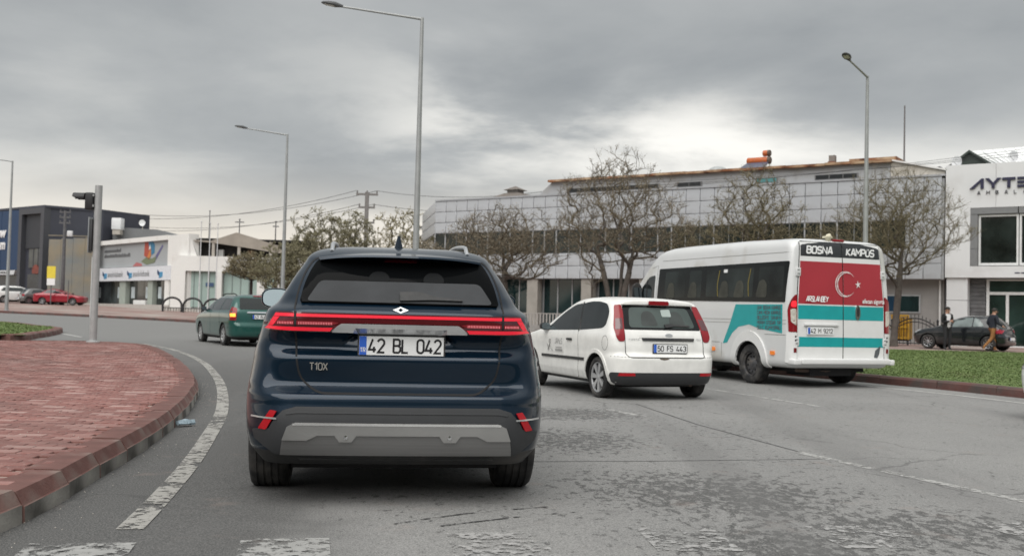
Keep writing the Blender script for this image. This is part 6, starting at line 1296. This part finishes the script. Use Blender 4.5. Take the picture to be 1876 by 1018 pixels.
    b = MB(); [b.tube([(x, .3, 0), (x, .3, 1.0 if x > 0 else .5)], .025, 6) for x in (-.7, .4, .7)]; b.build('stand', fm, s, 60); s.scale = (.88, .88, .88)
    s = thing('roof_dish', 'grey upturned dish behind the rusty roof edge', 'dish', wp(-11.3, 2.2, 9.62), radians(-33.8)); b = MB(); b.lathe([(.0, .62), (.12, .60), (.26, .48), (.36, .28), (.40, 0)], 20, 'Z'); b.build('bowl', mat('dish_grey', (.36, .38, .38), .5, var=.2), s, 50); b = MB(); b.tube([(0, 0, -.1), (0, 0, .05)], .1, 8); b.build('mount', fm, s)
    s = thing('chimney', 'small square brick chimney on the rusty roof', 'chimney', wp(-4.35, 1.2, 9.42), radians(-33.8)); b = MB(); b.box(-.16, .16, -.16, .16, .28, .64); b.build('flue', mat('flue_grey', (.22, .20, .185), .8), s); b = MB(); b.prism([(-.30, 0), (.42, 0), (.17, .30), (-.17, .30)], -.25, .25); b.build('base', mat('brick_brown', (.20, .085, .055), .9, var=.3), s, fix=True)
    s = thing('roof_lantern', 'low hipped roof with a small vent lantern on the office building', 'roof vent', wp(-27.1, 4.2, 8.78), radians(-33.8)); b = MB(); TB = mat('tile_grey', (.16, .14, .125), .85, var=.15)
    b.add([(-2.0, -1, 0), (2.0, -1, 0), (2.0, 3, 0), (-2.0, 3, 0), (-.6, 0, .62), (.6, 0, .62), (.6, 1.6, .62), (-.6, 1.6, .62)], [(0, 1, 5, 4), (1, 2, 6, 5), (2, 3, 7, 6), (3, 0, 4, 7), (4, 5, 6, 7)]); b.build('hip_roof', TB, s); box('lantern', -.42, .42, .1, .9, .6, .84, mat('flue_grey', (.22, .20, .185), .8), s); b = MB(); b.add([(-.62, -.1, .84), (.62, -.1, .84), (.62, 1.1, .84), (-.62, 1.1, .84), (0, .5, 1.14)], [(0, 1, 4), (1, 2, 4), (2, 3, 4), (3, 0, 4), (3, 2, 1, 0)]); b.build('cap', TB, s)
    s = thing('roof_hatch', 'black tilted hatch above the white roof edge', 'roof hatch', wp(.35, 3.0, 9.0), radians(-33.8)); b = MB(); b.box(-.55, .5, -.3, .3, .22, .30, 0, Matrix.Rotation(-.16, 4, 'Y')); b.build('lid', BLK, s); b = MB(); [b.tube([(x, 0, -.2), (x, 0, .22)], .03, 6) for x in (-.3, .3)]; b.build('stand', fm, s)
    s = thing('mast', 'tall thin bare mast beside the right lamp post', 'mast', wp(-.75, 1.6, 9.2), 0); b = MB(); b.tube([(0, 0, 0), (0, 0, 3.3)], [.05, .035], 8); b.build('pole', mat('mast_grey', (.14, .13, .13), .6), s, 60); b = MB(); b.box(-.12, .12, -.12, .12, 0, .06); b.build('foot', fm, s)
def white_shop():
    t = thing('shop_building', 'white two storey building with AYTE AMBALAJ lettering and gable roof', 'building', (20, 52, 0), radians(-33.8)); W = t; P = mat('panel_white', (.70, .71, .72), .5, var=.02, scale=.6, dirt=((.60, .60, .60), .2, .7)); GY = mat('panel_grey', (.20, .205, .21), .6, var=.05)
    b = MB(); b.box(1.62, 12, -.02, 12, 6.86, 9.0); b.box(1.62, 2.76, -.02, 12, 3.47, 6.86); b.box(2.76, 12, -.02, 12, 3.47, 4.02); b.box(2.76, 12, .55, 12, 4.02, 6.86); b.box(1.66, 12, .92, 12, 0, 3.47); b.build('wall', P, W)
    for x in (3.9, 6.4, 8.9): box('panel_joint', x-.01, x+.01, -.03, -.021, 6.88, 8.98, mat('joint_pale', (.42, .42, .43), .6), W)
    box('panel_joint', 1.63, 2.75, -.03, -.021, 6.0, 6.02, mat('joint_pale', (.42, .42, .43), .6), W)
    for i, x in enumerate((2.76, 4.9, 7.0, 9.1)): box('reveal_panel', x+.01, x+2.1, -.015, .04, 6.55, 6.84, GY, W)
    for z0, z1 in ((4.04, 4.85), (4.87, 5.7), (5.72, 6.53)): box('reveal_panel', 2.77, 3.10, -.015, .04, z0, z1, GY, W)
    WF = mat('frame_white', (.72, .73, .73), .4)
    for x in (3.12, 4.93, 6.74, 8.55):
        f = MB(); f.box(x, x+.09, .10, .30, 4.06, 6.52); f.box(x+1.68, x+1.77, .10, .30, 4.06, 6.52); f.box(x+.09, x+1.68, .10, .30, 4.06, 4.18); f.box(x+.09, x+1.68, .10, .30, 6.42, 6.52); o = f.build('window', WF, W); box('pane', x+.09, x+1.68, .22, .25, 4.18, 6.42, mat('shop_pane', (.016, .022, .020), .04, var=.6, scale=.9, spec=.7), o)
    for z0, z1 in ((0, 2.35), (2.37, 3.46)): box('corner_column', 1.68, 2.64, .1, .9, z0, z1, P, W)
    ST = mat('slate_cladding', (.13, .13, .135), .8, var=.35, scale=3, bump=.5, bscale=20); rnd = random.Random(6)
    for i in range(17): box('slate_strip', 2.66, 3.36, .70+rnd.uniform(-.02, .02), .9, .2*i, .2*i+.185, ST, W)
    for x in (3.40, 5.62, 7.84):
        f = MB(); f.box(x, x+.13, .66, .90, 0, 3.42); f.box(x+.13, x+1.75, .68, .90, 2.66, 2.80); f.box(x+1.75, x+1.88, .66, .90, 0, 3.42); f.box(x+.87, x+1.0, .68, .90, 0, 2.66); f.box(x+.13, x+1.75, .68, .90, 3.34, 3.42); f.box(x+.13, x+.87, .68, .90, 0, .2); f.box(x+1.0, x+1.75, .68, .90, 0, .2); o = f.build('door', WF, W); gp = mat('door_glass', (.018, .035, .030), .04, var=.6, scale=.8, spec=.7)
        for a in ((x+.13, x+1.75, 2.80, 3.34), (x+.13, x+.87, .2, 2.66), (x+1.0, x+1.75, .2, 2.66)): box('pane', a[0], a[1], .78, .81, a[2], a[3], gp, o)
        b = MB(); b.tube([(x+.93, .64, 1.0), (x+.93, .64, 1.35)], .02, 6); b.build('handle', CHR, o)
    # raised lettering
    NV = mat('letter_navy', (.045, .045, .085), .35, .3); b = MB(); y = -.10
    def st(pts, wd): 
        v, f = stroke(pts, wd); q = [(p.x, y, p.y) for p in v]; k = len(q); b.add(q+[(p.x, y+.07, p.y) for p in v], f+[tuple(i+k for i in reversed(g)) for g in f]+[(g[j], g[(j+1) % 4], g[(j+1) % 4]+k, g[j]+k) for g in f for j in range(4)])
    z0, z1 = 7.78, 8.27
    def poly(p): b.prism(p, y, y+.07)
    poly([(2.72, z0), (2.92, z0), (3.22, z1-.16), (3.22, z0), (3.36, z0), (3.36, z1), (3.26, z1)])
    poly([(3.42, z1), (3.60, z1), (3.78, z1-.22), (3.96, z1), (4.14, z1), (3.85, z1-.31), (3.85, z0), (3.71, z0), (3.71, z1-.31)])
    poly([(4.18, z1), (4.76, z1), (4.76, z1-.12), (4.54, z1-.12), (4.54, z0), (4.40, z0), (4.40, z1-.12), (4.18, z1-.12)])
    for k in range(3): poly([(4.84, z0+.19*k), (5.30, z0+.19*k), (5.30, z0+.19*k+.11), (4.84, z0+.19*k+.11)])
    b.build('name_lettering', NV, W, fix=True)
    x = 3.08
    for ch in 'AMBALAJ': text('line_lettering', ch, .155, .030, (x, -.06, 7.50), (1, 0, 0), (0, 0, 1), mat('letter_grey', (.12, .12, .13), .4, .4), W, xs=1.35, depth=.03); x += .405
    b = MB(); [b.box(4.75+.28*i, 4.97+.28*i, -.03, -.021, 3.66, 3.72) for i in range(3)]; b.build('small_lettering', NV, W)
    # gable roof behind the parapet
    DG = mat('gable_green', (.030, .042, .036), .7); g = MB(); g.prism([(.85, 8.95), (2.25, 10.02), (3.75, 8.95)], 2.6, 2.9); g.prism([(.70, 8.92), (2.25, 10.10), (2.25, 9.98), (.92, 8.92)], 2.4, 2.6); g.prism([(2.25, 9.98), (2.25, 10.10), (3.95, 8.92), (3.75, 8.92)], 2.4, 2.6); g.build('gable', DG, W, fix=True)
    RW = mat('roof_white_sheet', (.68, .70, .70), .4, .2, var=.04)
    for i in range(20):
        u0, u1 = i/20, (i+1)/20-.006; A_ = Vector((2.3, 2.95, 10.08)); B_ = Vector((12, 4.5, 10.55)); C_ = Vector((3.8, 2.95, 8.97)); D_ = Vector((12, 1.6, 9.02)); p = [A_.lerp(B_, u0), A_.lerp(B_, u1), C_.lerp(D_, u1), C_.lerp(D_, u0)]; q = [a+Vector((0, .03, .035)) for a in p]; obj('roof_sheet', p+q, [(3, 2, 1, 0), (4, 5, 6, 7), (0, 1, 5, 4), (2, 3, 7, 6), (1, 2, 6, 5), (3, 0, 4, 7)], RW, W)
    M = t.matrix_basis
    for lab, x, yy, z, r in (('white satellite dish at the corner of the white shop roof', 1.95, 1.1, 9.02, .30), ('white satellite dish before the white roof sheets', 4.5, 1.3, 9.15, .28)):
        s = thing('satellite_dish', lab, 'satellite dish', tuple(M @ Vector((x, yy, z))), radians(-60), 'satellite dishes on the shop roof'); b = MB(); b.lathe([(0, 0), (-.03, r*.5), (-.09, r), (-.07, r), (-.0, r*.5), (.03, 0)], 20, 'Y', (0, 0, .30)); b.build('reflector', mat('dish_white', (.66, .67, .68), .4), s, 50, True); b = MB(); b.tube([(0, .05, -.2), (0, .05, .3)], .025, 6); b.tube([(0, 0, .1), (0, -.3, .28)], .012, 5); b.build('mount', mat('mount_grey', (.2, .2, .2), .5), s)
def dark_showroom():
    t = thing('showroom', 'dark charcoal showroom with blue panel at the far left', 'building', (-45.3, 100, 1.0), atan2(-5.4, 7)); W = t; CH = mat('charcoal_cladding', (.052, .056, .074), .6, var=.08, scale=.5); BL = mat('blue_cladding', (.006, .036, .10), .45, var=.08, scale=.4); H = 9.45
    M = Matrix.Rotation(-atan2(-5.4, 7), 4, 'Z'); r = M @ Vector((4.3, 3.4, 0)); r2 = M @ Vector((7, 9, 0))
    b = MB(); b.prism([(-4.35, .5), (-.05, .5), (r.x, r.y), (r2.x, r2.y), (-20, 16), (-20, .5)], 0, H-.1, 'Z'); b.build('wall', CH, W, fix=True)
    b = MB(); b.prism([(-20, -.05), (.0, -.05), (r.x+.05, r.y-.02), (r2.x, r2.y), (-20, 16)], H-.1, H+.12, 'Z'); b.build('parapet', CH, W, fix=True)
    FR = mat('frame_charcoal', (.065, .068, .078), .5, var=.05)
    for x0, x1 in ((-4.85, -4.25), (-.62, 0)): box('frame_pier', x0, x1, -.06, .6, 0, H-.1, FR, W)
    box('frame_beam', -4.25, -.62, -.06, .6, H-.65, H-.1, FR, W); box('upper_panel', -4.0, -.64, .30, .48, 5.45, H-.65, mat('panel_black', (.042, .045, .052), .6), W)
    f = box('display_window', -3.4, -.8, .36, .48, 3.55, 5.4, mat('display_grey', (.085, .09, .085), .3, var=.4, scale=.8), W)
    for x in (-2.5, -1.6): box('mullion', x-.04, x+.04, .32, .355, 3.55, 5.4, FR, f)
    box('entrance', -3.4, -.8, .30, .48, .1, 2.9, mat('entrance_dark', (.022, .028, .035), .15, var=.4, scale=1), W)
    b = MB(); b.prism([(-2.4, 2.95), (-1.2, 2.95), (-1.15, 3.4), (-1.45, 3.75), (-1.8, 3.85), (-2.15, 3.75), (-2.45, 3.4)], .22, .30); b.build('red_emblem', mat('emblem_red', (.20, .05, .035), .5, var=.3, scale=3), W, fix=True)
    for i, x in enumerate((-8.3, -11.8, -15.3)): box('blue_panel', x, x+3.44, -.02, .45, 3.35, H-.15, BL, W)
    box('blue_lower', -20, -4.9, .3, .48, 0, 2.8, mat('entrance_dark', (.022, .028, .035), .15), W); b = MB(); b.prism([(-18, 2.85), (-5.3, 2.85), (-5.0, 3.3), (-18, 3.3)], -.15, .3); sb = b.build('sign_band', mat('sign_pale', (.58, .60, .62), .5), W, fix=True)
    b = MB(); [b.box(-8.3+.5*i, -7.95+.5*i, -.17, -.152, 2.98, 3.16) for i in range(4)]; b.build('sign_marks', INK, sb)
    def bf(name, s, size, x1, z, m, par):
        cu = bpy.data.curves.new(name, 'FONT'); cu.body = s; cu.size = size; cu.resolution_u = 3; cu.offset = size*.03; cu.extrude = .03; tmp = bpy.data.objects.new('tmp', cu); COL.objects.link(tmp); bpy.context.view_layer.update(); me = bpy.data.meshes.new_from_object(tmp.evaluated_get(bpy.context.evaluated_depsgraph_get())); bpy.data.objects.remove(tmp); me.materials.append(m); w_ = max(v.co.x for v in me.vertices); o = bpy.data.objects.new(name, me); COL.objects.link(o); o.parent = par; o.rotation_euler = (pi/2, 0, 0); o.location = (x1-w_, -.08, z); return o
    bf('wall_lettering', 'ew', 1.45, -7.25, 6.65, WHT, W); bf('wall_lettering', 'm', 1.4, -7.35, 5.45, WHT, W)
    t = thing('mural_wall', 'olive beige painted wall panel with bluish mural behind the red saloon', 'wall', (-43.85, 98, .9), radians(1)); MU = mat('mural_paint', (.26, .225, .165), .85, var=.18, scale=.35, dirt=((.17, .19, .20), .55, .30)); 
    for i in range(4): box('panel', 1.14*i+.01, 1.14*(i+1)-.01, -.1, .3, 0, 6.25+.09*i, MU, t)
    box('coping', -.05, 4.62, -.16, .36, 6.56, 6.66, mat('coping_olive', (.20, .18, .14), .8), t)
def white_showroom():
    an = atan2(-10.7, 9.67); t = thing('bank_showroom', 'white showroom with a wide grey billboard and three blue signs', 'building', (-39.35, 98.7, .85), an); W = t; P = mat('render_white', (.76, .755, .73), .7, var=.02, dirt=((.62, .60, .56), .2, .5)); z = -.85
    b = MB(); b.box(-2.4, 8.0, .6, 12, 0, 6.15); b.box(8.0, 15.3, .6, 3, 0, 6.15); b.box(15.3, 19.3, .02, .9, 0, 6.2); b.box(-2.4, 15.3, -.05, .6, 5.85, 6.25); b.build('wall', P, W); box('step', -2, 18.5, -1.2, .0, -.3, .35, mat('step_grey', (.45, .43, .40), .8), W)
    bb = box('billboard', -2.2, 15.2, .25, .59, 3.72, 5.82, mat('billboard_grey', (.36, .38, .39), .6, var=.05, scale=.3), W); y = .24
    def pg(name, p, m, yy=y): b = MB(); b.prism([(a, c+z) for a, c in p], yy-.012, yy); b.build(name, m, bb, fix=True)
    pg('red_shape', [(9.9, 5.5), (10.0, 6.75), (10.7, 6.85), (11.0, 5.9), (10.6, 5.3)], mat('print_red', (.42, .08, .05), .6)); pg('blue_shape', [(10.7, 6.85), (11.5, 6.9), (12.1, 6.4), (12.1, 5.7), (11.5, 5.5), (11.3, 6.3), (11.0, 5.9)], mat('print_blue', (.05, .20, .34), .6)); pg('orange_shape', [(10.6, 5.3), (11.0, 5.85), (11.3, 6.2), (11.4, 5.5), (11.0, 5.1)], mat('print_orange', (.55, .20, .06), .6), y-.013)
    pg('green_shape', [(9.3, 5.0), (10.4, 5.35), (11.6, 5.2), (12.6, 5.4), (12.2, 4.85), (10.5, 4.7)], mat('print_green', (.17, .20, .12), .6), y-.013); pg('violet_shape', [(12.3, 5.4), (13.7, 6.35), (13.85, 6.2), (12.5, 5.1)], mat('print_violet', (.13, .12, .26), .6)); pg('pink_shape', [(7.4, 4.6), (8.3, 4.95), (9.4, 4.8), (9.6, 4.6)], mat('print_pink', (.42, .13, .13), .6)); pg('white_shape', [(10.9, 6.0), (11.2, 6.5), (11.3, 6.1)], WHT, y-.026)
    PT = mat('print_text', (.12, .125, .13), .6)
    b = MB(); rnd = random.Random(1)
    for zz, x1 in ((5.98, 4.6), (5.50, 6.7)):
        x = .7
        while x < x1: w_ = rnd.uniform(.18, .34); b.box(x, x+w_*.75, y-.012, y, zz+z, zz+z+rnd.choice((.24, .24, .34))); x += w_
    b.build('print_lines', PT, bb)
    sb = box('sign_band', -2.2, 16.2, -.12, .6, 2.45, 3.66, mat('sign_pale2', (.68, .70, .74), .45), W)
    for x, sh in ((1.35, 0), (7.2, 0), (13.7, 1)):
        b = MB(); b.prism([(x, 3.35), (x+.45, 3.1), (x+.45, 2.78), (x, 3.0)], -.15, -.121); b.build('logo_dark', mat('logo_navy', (.03, .06, .13), .5), sb, fix=True); b = MB(); b.prism([(x+.5, 3.15), (x+1.05, 3.15), (x+1.05, 2.72), (x+.35, 2.62)], -.15, -.121); b.build('logo_blue', mat('logo_blue', (.06, .26, .46), .5), sb, fix=True)
        if not sh:
            cu = bpy.data.curves.new('sign', 'FONT'); cu.body = 'anadolubank'; cu.size = .78; cu.resolution_u = 1; tmp = bpy.data.objects.new('tmp', cu); COL.objects.link(tmp); bpy.context.view_layer.update(); me = bpy.data.meshes.new_from_object(tmp.evaluated_get(bpy.context.evaluated_depsgraph_get())); bpy.data.objects.remove(tmp); me.materials.append(PT); o = bpy.data.objects.new('sign_lettering', me); COL.objects.link(o); o.parent = sb; w_ = max(v.co.x for v in me.vertices); o.rotation_euler = (pi/2, 0, 0); o.location = (x+1.25, -.135, 2.80); o.scale = (3.6/w_, 1, 1)
    gl = mat('showroom_glass', (.035, .042, .042), .06, var=.6, scale=.6, spec=.7); pg_ = mat('pilaster_green', (.34, .38, .34), .7, var=.08)
    for x0, x1 in ((-1.8, 4.9), (6.4, 11.2), (12.3, 15.0)):
        k = max(2, round((x1-x0)/1.6))
        for j in range(k): box('shop_window', x0+(x1-x0)*j/k+.03, x0+(x1-x0)*(j+1)/k-.03, .48, .56, .35, 2.44, gl, W); 
        for j in (0, k-1): box('poster', x0+(x1-x0)*(j+.25)/k, x0+(x1-x0)*(j+.75)/k, .46, .475, .9, 1.9, mat('poster_pale', (.46, .52, .54), .5, var=.2, scale=1.5), W)
    for x0, x1 in ((4.95, 6.35), (11.25, 12.25)): box('pilaster', x0, x1, .1, .6, .1, 2.44, pg_, W)
    box('corner_pier', 15.05, 15.8, -.05, .6, 0, 2.44, P, W); box('side_window', 15.95, 16.85, .0, .018, .35, 2.35, mat('side_grey', (.36, .37, .36), .4, var=.3, scale=2), W); box('counter', 8.2, 10.8, .1, .45, .3, .72, mat('trim_white', (.74, .74, .73), .5), W)
    # ---- white building with roof terrace
    t = thing('terrace_building', 'white building with pale green glazing and an open dark roof terrace', 'building', (-26.5, 84.2, .6)); W = t; z = -.6
    b = MB(); b.box(-1.2, -.05, .02, 9, 0, 4.65); b.box(-.05, 24, .02, 9, 3.42, 4.65); b.box(-.05, 24, .55, 9, 0, 3.42); b.build('wall', P, W)
    PG2 = mat('green_glazing', (.36, .46, .43), .12, var=.10, scale=.5, spec=.5); PF = mat('glazing_bar', (.20, .24, .23), .5)
    for x0, x1, k in ((-.05, 2.45, 4), (3.0, 5.75, 4), (6.45, 7.35, 1), (7.75, 10.5, 4), (11.1, 13.8, 4)):
        for j in range(k): box('window_pane', x0+(x1-x0)*j/k+.03, x0+(x1-x0)*(j+1)/k-.03, .40, .46, .5, 3.40, PG2, W)
        for j in range(k+1): box('mullion', x0+(x1-x0)*j/k-.03, x0+(x1-x0)*j/k+.03, .36, .50, .4, 3.41, PF, W)
    for x0, x1 in ((2.50, 2.94), (5.81, 6.40), (7.41, 7.70), (10.56, 11.04), (13.86, 15)): box('pier', x0, x1, -.04, .54, 0, 3.42, P, W)
    box('plinth', -1.2, 24, -.06, .54, 0, .38, mat('step_grey', (.45, .43, .40), .8), W); box('blue_sign', 1.55, 2.2, .32, .35, 2.2, 2.5, mat('sign_navy', (.05, .09, .18), .5), W)
    DK = mat('terrace_dark', (.014, .012, .011), .8, var=.3, scale=1); box('terrace_back', .4, 10, 1.5, 3.2, 4.65, 6.2, DK, W); box('terrace_roof', .2, 10, .6, 3.2, 5.95, 6.05, DK, W)
    b = MB(); b.prism([(.1, 4.66), (.75, 4.66), (.2, 6.15), (-.1, 6.15)], .3, 3); b.build('slanted_pier', P, W, fix=True)
    PB_ = mat('post_beige', (.40, .37, .33), .8)
    for x in (1.9, 4.0, 6.6): box('terrace_post', x, x+.22, .5, .74, 4.65, 5.95, PB_, W)
    for x0, x1, m in ((2.3, 2.7, 'pale'), (4.7, 5.2, 'brown')): box('furniture_block', x0, x1, 1.0, 1.45, 4.65, 5.25, mat('furn_pale', (.40, .40, .39), .8) if m == 'pale' else mat('furn_brown', (.16, .09, .055), .8), W)
    b = MB(); b.prism([(.1, 5.98), (1.8, 5.92), (3.9, 6.66), (7.1, 5.72), (9.5, 5.6), (9.5, 4.95), (7.1, 5.08), (4.4, 5.48), (1.8, 5.80), (.1, 5.90)], .45, 9); b.build('concrete_gable', mat('concrete_warm', (.33, .295, .255), .9, var=.12, scale=1.2), W, fix=True)
    # bits seen over the roofs
    t = thing('hall_roof', 'low dark grey roof seen above the white showroom', 'roof', (-39.7, 104, 7.0)); b = MB(); b.add([(-.5, 0, 0), (6.6, 0, .2), (6.2, 0, 1.05), (4.0, 0, 1.75), (-.5, 0, 1.9), (-.5, 8, 0), (6.6, 8, .2), (6.2, 8, 1.05), (4.0, 8, 1.75), (-.5, 8, 1.9)], [(0, 1, 2, 3, 4), (9, 8, 7, 6, 5), (1, 6, 7, 2), (2, 7, 8, 3), (3, 8, 9, 4), (0, 5, 6, 1), (0, 4, 9, 5)]); b.build('sheet', mat('roof_slate', (.15, .155, .16), .7, var=.12), t); box('fascia', 5.7, 6.75, -.1, 0, .15, .8, mat('fascia_dark', (.07, .065, .06), .8), t)
    t = thing('white_tank', 'white box tank standing on the roof behind the traffic signal', 'tank', (-40.0, 103, 8.6)); bevel(box('shell', 0, .95, 0, 1, 0, 1.15, mat('dish_white', (.66, .67, .68), .4), t), .05); box('stand', .1, .85, .1, .9, -.5, 0, PB_, t)
    t = thing('satellite_dish', 'white satellite dish on the dark grey roof', 'satellite dish', (-36.9, 103, 8.9)); b = MB(); b.lathe([(0, 0), (-.03, .16), (-.1, .32), (-.08, .32), (0, .16), (.03, 0)], 18, 'Y', (0, 0, .4)); b.build('reflector', mat('dish_white', (.66, .67, .68), .4), t, 50, True); b = MB(); b.tube([(0, .06, -.2), (0, .06, .6)], .04, 6); b.build('mount', PB_, t)

ground(); office(); white_shop(); dark_showroom(); white_showroom(); furniture(); trees()
cars(); minibus(); hatchback(); suv(); people()
